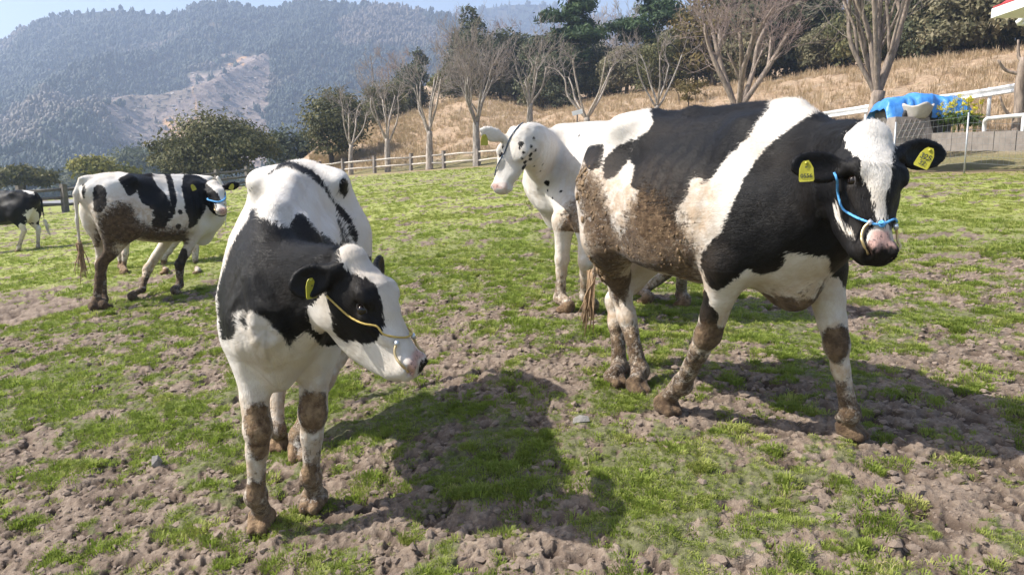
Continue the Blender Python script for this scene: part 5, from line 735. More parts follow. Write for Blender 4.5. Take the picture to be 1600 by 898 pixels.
  head='409,175,376,-13 355,165,450,-48 392,114,450,24 387,140,331,-46 380,166,443,-30 388,125,456,-5 403,151,368,29 416,152,418,39 406,207,351,-60 374,185,426,-52 422,208,318,-33 410,161,389,21 407,158,363,8 411,142,398,70 416,171,365,-18 369,135,477,-64 402,186,299,-97 356,103,346,-20 403,133,407,91 321,76,357,-45 383,130,461,-25 362,101,477,21 379,193,402,-60 387,146,450,-14 402,176,411,-17 399,191,382,-56 379,140,319,-71 424,212,327,-14 412,214,331,-11 363,175,441,-51 391,126,450,8 378,198,377,-73 381,159,447,-27 390,111,388,30 388,104,425,29 426,207,333,-23 405,217,338,-22 393,141,350,-3 368,113,345,-14 377,116,355,7 386,99,430,29 400,161,316,-95 363,91,365,-19 369,78,401,-18 374,111,479,-2 360,121,326,-58 425,194,312,-72 374,103,365,3 380,121,474,-24 416,179,319,-100 418,185,339,-83 384,139,454,-19 415,161,369,9 367,157,453,-41 388,117,466,-7 385,112,374,29 384,101,389,5 329,84,362,-26 364,79,380,-45 352,138,484,-77 399,128,392,73 399,151,352,-3 402,159,339,-41 380,116,363,21 405,194,369,-63 398,137,376,48 414,177,352,-49 361,109,341,-23 387,155,310,-100 410,158,420,24 412,145,384,63 362,101,355,-9 381,92,422,7 403,169,420,-6 351,93,359,-19 380,90,415,-3 343,81,366,-34 409,167,396,5 374,96,464,43 414,194,354,-82 360,71,392,-23 388,127,363,15 371,80,411,-8 384,97,418,8 379,103,373,9 391,107,407,27 371,130,323,-63 393,171,433,-24 373,86,386,-28 397,149,441,4 368,123,484,-36 401,218,308,-16 400,223,337,-10 395,173,428,-21 385,100,396,10 390,184,415,-41 372,87,380,-25 403,181,401,-29 392,137,358,10 382,122,358,8 373,120,340,-29 407,223,326,10 407,173,403,-8 414,135,417,77 396,123,436,42 414,162,379,19 359,148,468,-66 385,131,346,-18 402,152,362,16 407,219,314,-8 410,167,353,-27 390,153,446,-13 392,123,378,52 415,215,325,-8 370,96,366,-10 367,194,388,-65 410,158,405,28 391,204,363,-89 358,192,421,-69 333,156,454,-53 379,90,407,-2 383,103,380,13 413,203,303,-57 404,156,432,11 391,137,450,-4 358,66,400,-7 406,163,350,-24 372,142,465,-50 410,168,381,3 388,131,355,0 401,126,422,73 353,63,391,-25 352,99,350,-17 374,85,399,-21 393,133,365,22 341,69,372,-63 348,110,480,-7 408,175,388,-14 403,158,354,-6 426,191,330,-64 392,223,316,6 380,94,393,-4 375,95,373,-5 394,160,439,-9 384,97,403,6 408,148,433,26 362,85,370,-29 379,91,399,-7 412,179,369,-29 380,124,348,-15 388,227,321,17 367,115,485,-16 407,161,423,12 398,145,362,23 410,214,311,-23 316,86,359,-19 393,145,342,-22 395,139,364,24 400,141,440,17 371,107,358,1 377,155,450,-30 390,107,399,28 398,179,415,-27 387,136,342,-24 381,97,385,-4 370,104,475,15 378,144,456,-29 396,133,443,16 408,175,395,-14 366,74,407,0 416,213,316,-22 364,113,338,-28 388,158,443,-16 414,166,360,-15 356,88,364,-24 376,86,411,-10 388,101,411,14 352,185,436,-68 400,152,436,10 404,145,436,21 383,123,468,-24 400,230,325,11 375,84,419,-4 394,152,327,-62 411,173,335,-69 415,167,373,0 376,93,379,-10 401,228,331,3 407,166,414,6 376,118,480,-21 340,166,448,-50 410,153,427,25 337,83,364,-29 382,107,471,12 392,117,459,1 381,114,474,-9 400,163,433,-5 406,181,380,-30 381,137,460,-30 430,208,327,-25 375,102,469,25 383,95,411,6 391,107,415,29 400,153,346,-19 412,212,337,-26 409,167,388,5 359,118,488,-27 367,106,480,8 393,190,396,-53 374,118,346,-14 376,110,361,10 392,119,444,29 370,88,374,-20 400,223,314,1 359,95,361,-15 362,70,403,4 408,153,370,27 387,133,454,-11 366,77,392,-29 404,224,320,10 363,106,350,-13 385,122,365,25 396,145,354,5 419,208,337,-29 394,141,446,3 405,137,437,29 408,167,407,6 388,165,440,-23 395,219,341,-26 394,222,322,8 401,168,426,-6 410,161,411,22 380,109,367,18 353,105,341,-25 414,185,306,-96'),
 'white': dict(init='TW HW EW', side=1.0, blob=[('K',(0.096,1.007,1.243),0.022),('K',(0.126,0.93,1.085),0.022),('K',(0.107,0.944,1.12),0.016),('K',(0.072,0.93,1.169),0.018),('K',(0.089,0.915,1.141),0.013),('K',(0.354,0.379,0.977),0.025),('K',(0.353,0.366,0.918),0.013),('K',(0.043,0.93,1.281),0.012),('K',(0.053,0.948,1.225),0.013),('K',(0.073,1.003,1.183),0.013),('K',(0.087,1.001,1.14),0.012),('K',(0.152,0.688,1.108),0.012),('K',(0.186,0.414,0.916),0.013),('K',(0.199,0.171,1.335),0.014),('K',(0.24,1.027,1.225),0.014),('K',(0.049,0.901,1.201),0.012),('K',(0.275,0.405,0.861),0.011),('K',(0.227,0.622,1.057),0.01),('K',(0.151,0.79,1.093),0.01),('K',(0.101,1.013,1.211),0.01)],
  poly=[('M','T',[(0.916,2.02),(0.848,2.051),(0.763,2.221),(0.679,2.399),(0.931,2.92),(1.127,2.92)]),
   ('N','H',[(0.495,0.852),(0.449,0.99),(0.476,1.855),(0.474,2.659),(0.536,1.354)])],
  body='',
  head=''),
 'mid': dict(init='TW HK EK', side=-1.0, blob=[('K',(0.047,-0.343,0.949),0.03),('K',(0.015,-0.337,0.788),0.035),('K',(0.131,-0.113,0.465),0.1),('K',(0.101,-0.139,0.368),0.09),('M',(-0.671,0.017,0.437),0.2),('M',(-0.657,0.045,0.229),0.16),('W',(0.421,-0.522,0.975),0.085),('N',(0.436,-0.541,0.949),0.045)],
  poly=[('M','T',[(0.087,-2.418),(0.179,-1.882),(0.26,-1.653),(0.372,-1.68),(0.404,-2.037),(0.549,-2.196),(0.948,-2.175),(1.016,-2.772),(0.243,-2.7),(0.224,2.711)]),
   ('D','T',[(0.169,-1.523),(0.596,-1.595),(0.59,-2.283),(0.155,-2.153)])],
  body='-224,-47,536,-76 -312,32,386,-115 -271,-65,276,-120 -317,-32,498,-7 -90,-116,424,63 149,4,234,-120 -140,-71,535,45 -251,-46,238,-120 -294,38,34,-120 -231,-102,469,-79 49,81,245,-120 -269,-77,494,-15 146,-113,389,14 44,-51,60,-120 38,-135,335,-43 -109,-26,259,-120 0,-109,271,-120 176,-80,281,-120 -180,-83,258,-120 140,-7,541,34 -300,76,329,-120 -135,57,-8,-120 -186,-137,328,-120 276,-58,412,-120 102,-59,507,52 114,-114,404,99 -242,102,20,-120 -263,18,92,-120 -336,-13,456,-17 -83,-116,291,-58 -233,126,85,-120 -90,77,34,-120 6,-112,448,31 55,93,184,-120 -265,76,269,-120 -242,-114,343,-120 105,68,248,-120 243,-85,334,-120 185,-26,525,68 -19,115,104,-120 -278,-105,380,-44 -71,-69,505,52 -263,-104,438,-23 241,-107,481,-120 -56,-93,466,42 -353,12,444,-88 57,-82,474,-13 76,-120,304,-4 -177,-49,541,-24 -272,16,149,-120 -223,117,136,-120 134,-116,354,-10 77,-93,274,-49 -203,-27,204,-120 8,110,173,-120 38,-120,430,-18 -275,-18,-11,-120 -13,-79,483,-33 -320,38,495,-39 -299,6,368,-67 -308,-26,380,-41 -314,51,418,-60 -7,-137,335,-35 -338,10,409,-89 -213,-105,289,-120 89,-127,367,80 192,-12,221,-120 -52,-73,497,10 -275,-91,456,22 81,-113,428,73 215,-43,266,-120 -64,-70,261,-120 -253,-119,405,-81 -126,18,262,-120 -77,-131,335,57 32,-53,509,17 -123,-84,481,41 288,-45,341,-120 -311,-61,427,-6 -207,-93,504,6 -238,38,289,-120 -161,-32,544,-20 -192,-114,450,-1 -52,-25,532,35 6,-72,489,6 -38,95,40,-120 -312,-71,392,1 -156,-51,541,3 -122,-128,367,-59 71,-45,220,-120 -180,-134,380,-120 -131,-92,460,18 -162,-120,429,-40 -227,60,0,-120 121,-87,478,120 -116,-121,417,19 -141,-129,303,-81 38,-129,405,-12 45,-136,367,-7 6,-81,38,-120 -24,-85,477,-21 -32,-68,498,-29 -162,72,253,-120 -167,-110,450,-11 -297,-28,350,-90 200,-100,334,-120 43,-31,163,-120 -303,-58,346,-100 -183,114,166,-120 -58,-131,315,8 -276,-52,514,-37 -306,-16,524,-48 13,-132,408,-17 -104,-123,320,2 165,-57,514,96 -346,19,277,-120 -192,-102,475,15 -275,-84,475,21 12,-45,514,2 -115,-126,403,-7 12,-20,241,-120 92,-120,313,-2 -238,108,213,-120 6,-6,540,-47 -159,-99,469,16 -143,-93,469,-6 -167,0,551,-60 -57,-102,270,-94 -333,-7,431,-28 -39,-123,290,-61 -83,-40,529,90 -344,19,226,-120 -307,-56,488,-15 108,-99,283,-71 31,-84,475,-3 -160,-101,514,89 -329,-3,501,-18 -52,-126,427,54 -295,-65,482,25 44,-74,486,-28 -186,84,213,-120 -309,-60,443,-3 99,-61,185,-120 -331,-32,444,6 36,-32,111,-120 -122,-128,328,-27 -250,-20,539,-97 76,-95,454,45 -313,-58,412,-17 12,-135,392,-27 -281,-26,302,-120 -84,-124,307,-16 217,-25,517,50 -312,1,-28,-120 -39,-137,360,6 -39,-133,410,23 -138,-106,440,8 49,-81,261,-95 -184,-69,536,-9 -32,-99,465,1 96,-39,520,3 -303,-65,463,16 -192,-83,526,12 38,-134,386,-9 -103,-130,386,-4 147,-115,367,-16 -292,-87,424,65 -318,-45,492,-20 -293,-94,380,-8 -35,-29,529,-2 -218,-128,424,-78 -328,-26,430,-28 -321,-52,463,-26 153,-99,444,85 -32,-137,348,5 -45,-88,476,10 -13,-139,347,-7 -32,-43,249,-120 58,-121,425,29 -149,-93,482,21 96,-80,233,-120 -103,-129,354,-1 115,-119,341,1 262,-32,290,-120 -45,-137,386,28 -259,-94,472,-23 -276,-88,315,-120 -90,-5,542,49 164,-112,394,-15 -282,-95,347,-92 33,113,218,-120 -305,-75,424,25 56,-133,379,24 -265,-86,484,-15 -39,-108,457,19 -282,-62,499,-3 -135,-87,482,16 -179,25,278,-120 -205,-111,457,-22 -207,-66,529,-23 -220,-92,497,-27 76,-45,515,-30 57,-131,329,-3 -352,19,360,-120 102,-7,542,-36 -306,-82,399,29 64,-126,315,18 -1,-131,409,16 64,-13,538,-23 -247,-17,191,-120 25,-128,297,-54 -32,-137,380,-4 -230,73,241,-120 70,-59,502,-20 -32,-125,433,6 6,-137,380,-20 160,-42,254,-120 -7,-66,496,-26 44,-124,419,0 102,-121,328,3 6,-81,480,13 -98,-131,367,2 -39,-135,335,-7 -128,-116,425,21 217,-45,512,20 239,-9,243,-120 -52,-61,510,13 -348,12,477,-80 -154,-104,452,-26 -333,-20,482,-7 79,-113,293,-26 -57,-126,299,-22 54,-112,441,13 -199,-13,547,-84 -90,-133,379,14 -310,35,503,-12 44,-49,512,-10 -115,-83,280,-114 -20,-6,543,-23 45,-132,321,-22 -146,-39,541,10 70,-70,488,3 89,-56,506,19 25,-100,460,-3 160,-109,412,21 19,-19,532,-6 -182,-119,441,-25 -124,-17,543,19 -141,-13,545,-8 -335,-34,463,8 26,-119,440,-21 25,-71,489,19 151,-113,312,-102 -52,-134,341,28 -244,-65,519,-84 19,-110,451,2 -39,-52,515,-11 -13,-136,386,29 19,-89,468,23 -327,-7,514,-23 -267,-106,424,-15 -206,103,53,-120 -336,0,449,-30 12,-59,503,13 0,-139,360,-20 -277,-105,405,-11 62,-131,360,21 304,-36,383,-120 -186,-129,412,-96 -20,-135,322,-21 -7,-109,456,13 -273,35,318,-120 -310,-21,510,-16 115,-21,535,16 -147,-120,418,-10 -222,-67,523,-30 224,-77,509,-39 51,-93,460,-17 -283,-97,418,25 6,-34,521,-23 -186,-107,462,21 -105,-74,505,98 51,-130,399,19 44,-103,451,-21 6,-97,463,28 -39,-19,538,9 -116,-112,293,-72 269,-78,373,-120 57,-34,522,-26 -160,-71,539,13 -43,-120,441,28 121,-7,541,9 108,-113,311,-25 6,-125,428,18 -140,-99,452,1 -167,-84,534,25 -149,-113,435,-13 -329,-42,473,9 -20,-126,430,-2 64,-132,341,9 134,-115,373,18 -265,-98,450,-14 -7,-96,467,-2 -211,-77,521,-4 -96,-89,462,99 -90,-126,322,16 -51,-45,522,20 -45,0,246,-120 38,-7,540,26 45,-127,304,-17 -306,-82,380,-16 70,-129,328,26 -128,-124,405,-19 -300,-50,500,-30 -109,-126,335,-5 96,-20,535,-29 45,-136,347,-23 -322,-13,497,12 51,-23,531,-2 68,-88,467,19 -314,-51,399,-27 211,-64,511,9 -337,-7,476,-28 -39,-132,316,-27 57,-111,282,-27 -58,-81,486,24 -155,-139,328,-91 -269,-64,507,-24 -26,-138,367,15 -148,-26,543,-5 -101,-125,409,28 -116,-50,530,70 -321,-46,444,-23 -310,-68,375,-30 -7,-128,424,29 -219,-85,510,-9 160,-114,380,-25 -293,-94,399,27 -20,-136,399,11 -20,-120,442,-8 -282,-103,392,-16 -20,-106,459,-22 44,-121,291,-20 117,-120,354,17 -1,-53,509,-21 64,-103,450,25 -116,-128,348,-28 -7,-122,437,25 -309,77,373,-120 -32,-77,488,-23 22,118,127,-120 59,-119,293,-7 -199,-99,488,8 -275,-97,437,16 -135,-26,541,15 25,0,541,-9 32,-39,518,29 85,-126,327,28 -279,-75,486,21 70,-79,477,14 134,-41,523,86 -20,-132,413,1 -326,-32,488,14 198,-71,508,30 -313,-58,475,-24 -180,-90,527,30 38,-92,464,-25 -205,-118,445,-25 68,-55,132,-120 51,0,542,20 83,-65,495,22 -234,3,-21,-120 44,-66,496,-22 32,-62,499,10 166,-111,341,-83 128,-116,335,-28 19,-127,424,-19 38,-113,442,-25 70,0,542,-24 38,-26,527,25 -32,-41,522,-17 -58,-132,328,25 -310,-71,412,8 -127,-99,446,28 -202,-86,517,22 97,-112,302,-26 19,-30,524,4 -313,-58,386,-16 137,-80,255,-120 -303,-72,437,28 230,-38,511,2 -212,-98,483,-26 217,-76,298,-120 -173,-104,463,28 -167,-59,541,-4 -39,-7,546,17 32,-127,418,-27 -120,-125,314,-27 -71,-124,301,-23 -205,-105,470,-17 -71,-130,322,28 108,-33,526,21 -193,-58,537,-28 -109,-7,543,27 83,-124,399,87 -311,-45,380,-30 -332,-6,488,-19 -96,-129,341,24 -7,-137,373,7',
  head='197,-96,516,-69 226,-150,412,-2 211,-113,511,-80 170,-112,400,120 178,-96,495,-1 164,-104,456,85 204,-109,368,120 204,-148,484,-53 234,-139,450,0 170,-152,398,89 191,-198,405,0 217,-173,431,9 215,-165,412,-4 178,-175,439,14 190,-117,496,-40 162,-186,363,120 175,-215,390,38 157,-132,447,89 217,-154,481,-16 181,-109,493,-12 238,-93,373,81 192,-172,450,-19 163,-175,413,63 211,-166,469,-13 226,-150,431,-3 168,-146,468,21 217,-166,450,1 169,-112,479,29 202,-170,453,-30 211,-129,495,-65 172,-199,405,23 243,-128,437,7 216,-171,442,4 205,-185,424,-2 231,-142,418,-2 198,-181,432,-21 178,-155,470,-6 156,-207,376,98 239,-131,452,2 179,-191,416,7 225,-149,456,-5 236,-135,470,0 238,-136,431,6 179,-135,482,-12 185,-168,456,-5 220,-157,418,-4 224,-143,482,-17 187,-158,473,-29 209,-178,399,5 194,-176,440,-23 195,-215,376,68 204,-173,444,-19 162,-175,392,85 171,-135,412,100 188,-74,505,-18 198,-191,411,-7 246,-93,396,23 221,-158,405,-1 181,-183,428,4 182,-99,504,-27 193,-212,393,25 164,-160,431,70 238,-104,489,-39 176,-86,491,18 245,-124,424,6 173,-165,449,30 182,-86,505,-19 185,-206,400,11 170,-156,459,24 192,-164,467,-30 223,-136,490,-27 221,-164,465,6 176,-117,485,3 200,-193,399,5 192,-189,421,-21 229,-147,444,1 235,-135,412,-2 171,-103,483,25 186,-147,480,-30 216,-167,398,4 185,-128,488,-27 255,-84,399,12 170,-122,478,21 259,-80,415,-23 228,-141,469,-9 201,-195,364,94 209,-178,435,-1 168,-135,474,21 185,-218,392,25 246,-119,414,1 240,-132,420,4'),
 'far': dict(init='TK HK EK', side=1.0, blob=[],
  poly=[],
  body='-299,54,327,-120 147,44,546,120 22,89,270,120 43,40,541,120 185,71,520,120 276,49,499,120 230,84,317,120 -381,8,491,120 324,64,462,120 191,65,25,-120 171,75,233,-120 -321,-80,421,120 -30,23,255,120 256,90,397,120 252,45,294,120 -210,101,518,120 -287,-32,330,-67 -335,-18,518,84 -290,-46,213,-120 46,122,457,120 -325,17,538,-5 201,18,238,-120 -250,35,560,-7 74,86,493,120 -243,90,237,-120 -144,128,307,120 -158,133,407,120 141,-70,140,-120 -187,125,296,120 144,99,293,120 126,97,483,120 227,81,470,120 -317,-8,392,-5 199,83,161,-120 -228,88,171,-120 -248,108,483,120 -391,-1,317,112 -31,91,499,120 -304,-25,365,-20 -113,13,565,120 124,60,270,120 -185,115,473,120 209,81,64,-120 -186,85,46,-120 -165,81,561,120 -186,140,369,120 136,2,253,120 142,-56,223,-120 -102,96,471,120 125,110,441,120 75,120,306,120 -103,86,284,120 -269,-52,98,-120 -304,100,389,-3 -190,2,291,42 -316,71,487,120 -333,32,432,64 168,-47,181,-120 392,49,457,120 -280,104,347,-7 -52,119,463,120 -264,65,206,-120 -62,75,271,120 227,61,510,120 -322,75,390,-21 -331,2,553,25 375,71,399,120 144,-57,80,-120 -347,-25,456,120 -284,-64,53,-120 -176,-43,278,1 -82,59,539,120 -145,13,275,120 -118,81,529,120 -144,82,5,-120 195,63,117,-120 -206,54,563,63 -313,46,526,27 -286,-78,140,-120 -34,49,539,120 -283,78,518,81 199,22,554,120 -279,-90,275,26 -217,-29,295,-73 33,138,326,120 -223,60,125,-120 122,121,389,120 12,2,564,120 -298,24,359,-100 -238,-46,240,-120 345,56,368,120 -283,5,560,-60 74,87,276,120 -40,3,569,120 105,124,338,120 -391,2,379,120 -264,68,270,-10 -228,13,569,-19 74,43,258,120 282,73,431,120 -40,131,306,120 84,127,420,120 142,-56,10,-120 -283,110,433,120 -307,-70,328,42 -134,135,369,120 -227,125,348,120 199,113,379,120 297,38,333,120 184,111,320,120 -286,49,539,7 208,89,212,-120 -186,96,254,120 -316,82,439,107 -30,142,348,120 -295,-54,310,-22 287,71,364,120 -302,-39,347,-11 -260,12,325,-114 -262,100,303,40 -30,142,400,120 -176,21,572,70 -194,10,572,15 -253,59,258,16 95,41,542,120 -323,74,409,27 74,2,565,120 22,84,502,120 -217,139,410,120 168,116,410,120 178,97,473,120 -328,2,412,14 12,44,255,120 -203,-45,270,-15 -293,26,548,-29 -377,8,441,120 -158,102,517,120 -238,-51,5,-120 -103,132,424,120 -296,-70,300,1 138,-81,265,120 -348,40,483,120 -326,36,404,-2 -76,-10,261,120 -246,72,542,69 428,72,429,120 -269,-42,286,-19 -100,41,270,120 -263,49,550,10 -207,13,297,20 32,141,389,120 -284,-54,290,-16 -261,86,274,25 -103,130,327,120 -273,89,292,-2 126,2,565,120 -82,138,369,120 -228,-39,275,-14 219,102,420,120 -269,104,326,22 -277,113,371,8 323,33,496,120 -311,2,557,-24 -263,-54,171,-120 -325,54,396,-15 1,116,472,120 -187,-28,287,-2 230,75,0,-120 -196,84,98,-120 -187,-54,268,-16 240,23,537,120 181,-75,0,-120 1,137,431,120 -315,-30,383,22 147,115,348,120 324,68,410,120 179,-46,251,120 -248,-40,264,23 246,18,259,120 -303,36,537,-1 203,90,274,120 -206,-8,297,-16 -249,-37,285,-29 -321,-71,379,100 -315,90,400,13 74,136,369,120 -207,34,568,28 -227,42,562,22 -284,-70,274,26 -279,116,389,16 -144,116,452,120 -329,-39,421,89 -199,-8,570,-6 164,37,260,120 -301,-50,327,-8 -222,-45,258,25',
  head='396,34,351,120 505,37,280,120 437,55,451,120 448,79,379,120 432,50,321,120 511,62,316,120 493,81,393,120 469,67,337,120 548,60,290,120'),
 'hidden': dict(init='TW HW EK', side=1.0, blob=[],
  poly=[],
  body='',
  head=''),
}
# ------------------------------------------------------------------ coat, hair, tags, halters
def coat_material(name, hair=False):
    m, N, L, B = new_mat(name); g = NB(m)
    uvh = g.attr('uvh', True); ob = g.attr('rest', True)
    streak = g.noise(g.mapv(uvh, (14, 95, 20)), 1.0, 3, .6)
    fine = g.noise(g.mapv(uvh, (60, 420, 60)), 1.0, 3, .65)
    jag = g.math('ADD', g.math('MULTIPLY', g.math('SUBTRACT', streak, .5), .036), g.math('MULTIPLY', g.math('SUBTRACT', fine, .5), .022))
    black = g.sm(g.math('ADD', g.attr('pat'), jag), -.0025, .0025)
    big = g.noise(ob, 3.5, 4, .6)
    mid = g.noise(ob, 22, 5, .65)
    white = g.mix(g.sm(big, .35, .75), (.68, .655, .62), (.59, .52, .435))
    white = g.mix(g.sm(fine, .35, .8, 0, .5), white, (.50, .43, .36))
    white = g.mix(g.sm(g.noise(ob, 6, 5, .7), .52, .75, 0, .45), white, (.50, .41, .32))
    blk = g.mix(g.sm(big, .45, .75), (.006, .006, .007), (.014, .011, .009))
    blk = g.mix(g.sm(fine, .50, .85, 0, .8), blk, (.022, .020, .020))
    col = g.mix(black, white, blk)
    dirt = g.math('MULTIPLY', g.attr('dirt'), g.sm(mid, .25, .65))
    col = g.mix(g.math('MULTIPLY', dirt, .8), col, g.mix(black, (.40, .28, .175), (.06, .045, .033)))
    skin = g.mix(g.sm(mid, .35, .65), (.52, .32, .27), (.42, .27, .235))
    skin = g.mix(g.sm(g.noise(ob, 75, 3, .6), .56, .64, 0, .75), skin, (.05, .04, .04))
    col = g.mix(g.attr('pink'), col, skin)
    mn = g.noise(ob, 34, 5, .65)
    mudf = g.sm(g.math('ADD', g.attr('mud'), g.math('ADD', g.math('MULTIPLY', g.math('SUBTRACT', mn, .5), 1.0), g.math('ADD', g.math('MULTIPLY', g.math('SUBTRACT', streak, .5), .7), g.math('MULTIPLY', g.math('SUBTRACT', g.noise(ob, 110, 3, .7), .5), .7)))), .34, .70)
    mudc = g.mix(g.sm(mid, .35, .7), (.105, .062, .034), (.30, .205, .12))
    mudc = g.mix(g.sm(mn, .55, .8), mudc, (.05, .03, .018))
    mudc = g.mix(g.attr('wet'), mudc, g.mix(g.sm(mid, .35, .7), (.035, .023, .015), (.085, .055, .034)))
    col = g.mix(mudf, col, mudc)
    L.new(col, B.inputs['Base Color'])
    rgh = g.math('ADD', g.math('MULTIPLY', black, -.16), .66)
    L.new(g.math('SUBTRACT', g.math('ADD', rgh, g.math('MULTIPLY', mudf, .25)), g.math('MULTIPLY', g.attr('pink'), .28)), B.inputs['Roughness'])
    L.new(g.math('ADD', .30, g.math('MULTIPLY', black, -.14)), B.inputs['Specular IOR Level'])
    L.new(g.math('MULTIPLY', g.math('SUBTRACT', 1, black), .08), B.inputs['Sheen Weight']); B.inputs['Sheen Roughness'].default_value = .4
    if not hair:
        h1 = g.math('ADD', g.math('MULTIPLY', fine, .7), g.math('MULTIPLY', streak, .6))
        b1 = g.bump(h1, .65, .007)
        h2 = g.math('MULTIPLY', g.math('ADD', mn, g.math('MULTIPLY', g.noise(ob, 90, 4, .6), .5)), mudf)
        b2 = g.bump(h2, .9, .012, b1)
        L.new(b2, B.inputs['Normal'])
    return m
COAT = coat_material('coat'); COAT_HAIR = coat_material('coat_hair', True)
def seeded(P_, S_, D_, mirror):
    """distance to the edge of the black, read from the seeds nearest to each point"""
    out = np.zeros(len(P_))
    def look(Q_):
        val = np.zeros(len(Q_)); near = np.zeros(len(Q_))
        S32 = S_.astype(np.float32); s2 = (S32 ** 2).sum(1)
        for a in range(0, len(Q_), 4000):
            q = Q_[a:a + 4000].astype(np.float32)
            d2 = np.maximum((q ** 2).sum(1)[:, None] + s2 - 2 * q @ S32.T, 0)
            kk = min(6, d2.shape[1] - 1); ix = np.argpartition(d2, kk, axis=1)[:, :kk]
            dd = np.sqrt(np.take_along_axis(d2, ix, 1)); dm = dd.min(1, keepdims=True)
            wt = np.exp(-((dd / (dm + .012)) ** 2) * 1.2)
            val[a:a + 4000] = (wt * D_[ix]).sum(1) / wt.sum(1); near[a:a + 4000] = dm[:, 0]
        return val, near
    v0, n0 = look(P_)
    v1, n1 = look(P_ * np.array([1, -1, 1]))
    t = sstep(.07, .16, n0) * (n1 < n0) * .999
    return v0 * (1 - t) + v1 * t
def build_cow(c, mk, label, hair=0, hlen=1.0, knee=()):
    root = empty('cow', tuple(c.root), c.yaw)
    tag(root, label, 'cow', 'black and white cows in the pasture')
    V, Q, N, k = c.V, c.Q, c.N, c.k
    n = len(V)
    big = 1.0
    init = mk['init']
    pat = np.where(c.ishead, big if 'HK' in init else -big, big if 'TK' in init else -big)
    legw = c.isleg & (V[:, 2] < .62 * k)
    wob = np.stack([fbm(V[:, 0] * 9, V[:, 1] * 9, V[:, 2] * 9, 3, 5), fbm(V[:, 0] * 9 + 40, V[:, 1] * 9, V[:, 2] * 9, 3, 6)], 1) - .5
    for m, key in ((~c.ishead, 'body'), (c.ishead & ~c.ear, 'head')):
        if mk[key]:
            sd = np.array([[float(q) for q in t.split(',')] for t in mk[key].split()])
            pat[m] = seeded(V[m] + np.c_[wob[m], wob[m, :1]] * .012, sd[:, :3] / 400, sd[:, 3] / 1000, mk.get('mirror', True))
    pat[c.ear] = big if 'EK' in init else -big
    mud = np.zeros(n); dirt = np.zeros(n); pink = np.zeros(n)
    rT, rH = .33 * k, .105 * c.hs
    PT = np.stack([c.S, c.TH * rT], 1); PH = np.stack([c.HS * c.hs, c.HT * rH], 1)
    trunk = ~c.ishead & ~legw; hd = c.ishead & ~c.ear
    for kind, ch, pts in mk['poly']:
        pts = np.array(pts, float); pts[:, 1] = np.unwrap(pts[:, 1])
        r = rT if ch == 'T' else rH
        if ch == 'H': pts[:, 0] *= c.hs
        pts[:, 1] *= r
        sel = trunk if ch == 'T' else hd
        Pq = (PT if ch == 'T' else PH)[sel]
        if ch == 'T': Pq = Pq + wob[sel] * .03
        def sd_of(pp, Pq=Pq, r=r):
            return np.max([poly_sd(Pq + np.array([0, sft * 2 * math.pi * r]), pp) for sft in (-1, 0, 1)], 0)
        sd = sd_of(pts)
        if kind == 'M': mud[sel] = np.maximum(mud[sel], sstep(-.13, .07, sd) * mk.get('crust', .82)); dirt[sel] = np.maximum(dirt[sel], sstep(-.24, .02, sd) * .95)
        elif kind == 'D': dirt[sel] = np.maximum(dirt[sel], sstep(-.08, .04, sd))
        elif kind == 'N': pink[sel] = np.maximum(pink[sel], sstep(-.008, .008, sd))
    for kind, ctr, r in mk['blob']:
        d = r - np.linalg.norm(V - np.array(ctr) + np.c_[wob, wob[:, :1]] * min(.05, r * .8), axis=1)
        if kind == 'K':
            pat = np.maximum(pat, d); pink = np.where(c.ishead, pink * (1 - sstep(-.006, .004, d)), pink)
        elif kind == 'W': pat = np.minimum(pat, -d)
        elif kind == 'N': pink = np.maximum(pink, sstep(-.012, .012, d) * c.ishead)
        else: mud = np.maximum(mud, sstep(-r * .6, r * .5, d) * .88); dirt = np.maximum(dirt, sstep(-r * 1.4, 0, d) * .9)
    zz = np.where(c.isleg | (V[:, 2] < .35), V[:, 2] / k, 9)
    lv = vnoise(V[:, 0] * 7, V[:, 1] * 7, V[:, 2] * 4, 11) - .5
    mud = np.maximum(mud, .95 * sstep(.15, .03, zz + lv * .10)); mud = np.maximum(mud, .42 * sstep(.46, .2, zz + lv * .2) * mk.get('legmud', 1.0))
    dirt = np.maximum(dirt, .75 * mk.get('legmud', 1.0) * sstep(.70, .35, zz + lv * .3))
    # inner ear skin and nostrils stay dark or pink with the coat
    eyes = []
    for sg in (-1, 1):
        e = np.array((.205, sg * .096, -.030)); d = np.linalg.norm(c.hl - e, axis=1)
        if 'HK' not in init: pat[hd] = np.maximum(pat[hd], (.026 - d[hd]) * c.hs)
    tv = np.zeros((n, 3)); hd_all = c.ishead
    tv[:, 0] = np.where(hd_all, PH[:, 0], PT[:, 0]); tv[:, 1] = np.where(hd_all, PH[:, 1], PT[:, 1])
    lg = legw | (c.isleg & (V[:, 2] < .75 * k))
    ang = np.arctan2(V[:, 1] - np.sign(V[:, 1]) * .17, V[:, 0] - np.where(V[:, 0] > 0, .45, -.6)) * .06
    tv[lg, 0] = c.lt[lg]; tv[lg, 1] = ang[lg]; tv[:, 2] = np.where(hd_all, 3.0, 0) + np.where(lg, 7.0 + c.lid, 0)
    attrs = dict(pat=np.clip(pat, -.3, .3), mud=mud, dirt=dirt, pink=pink, uvh=tv, rest=V.copy(), wet=np.full(n, mk.get('wet', 0.0)))
    body = mesh_obj('body', V, Q, COAT, root, attrs=attrs)
    c.root_obj = root; c.attrs = attrs
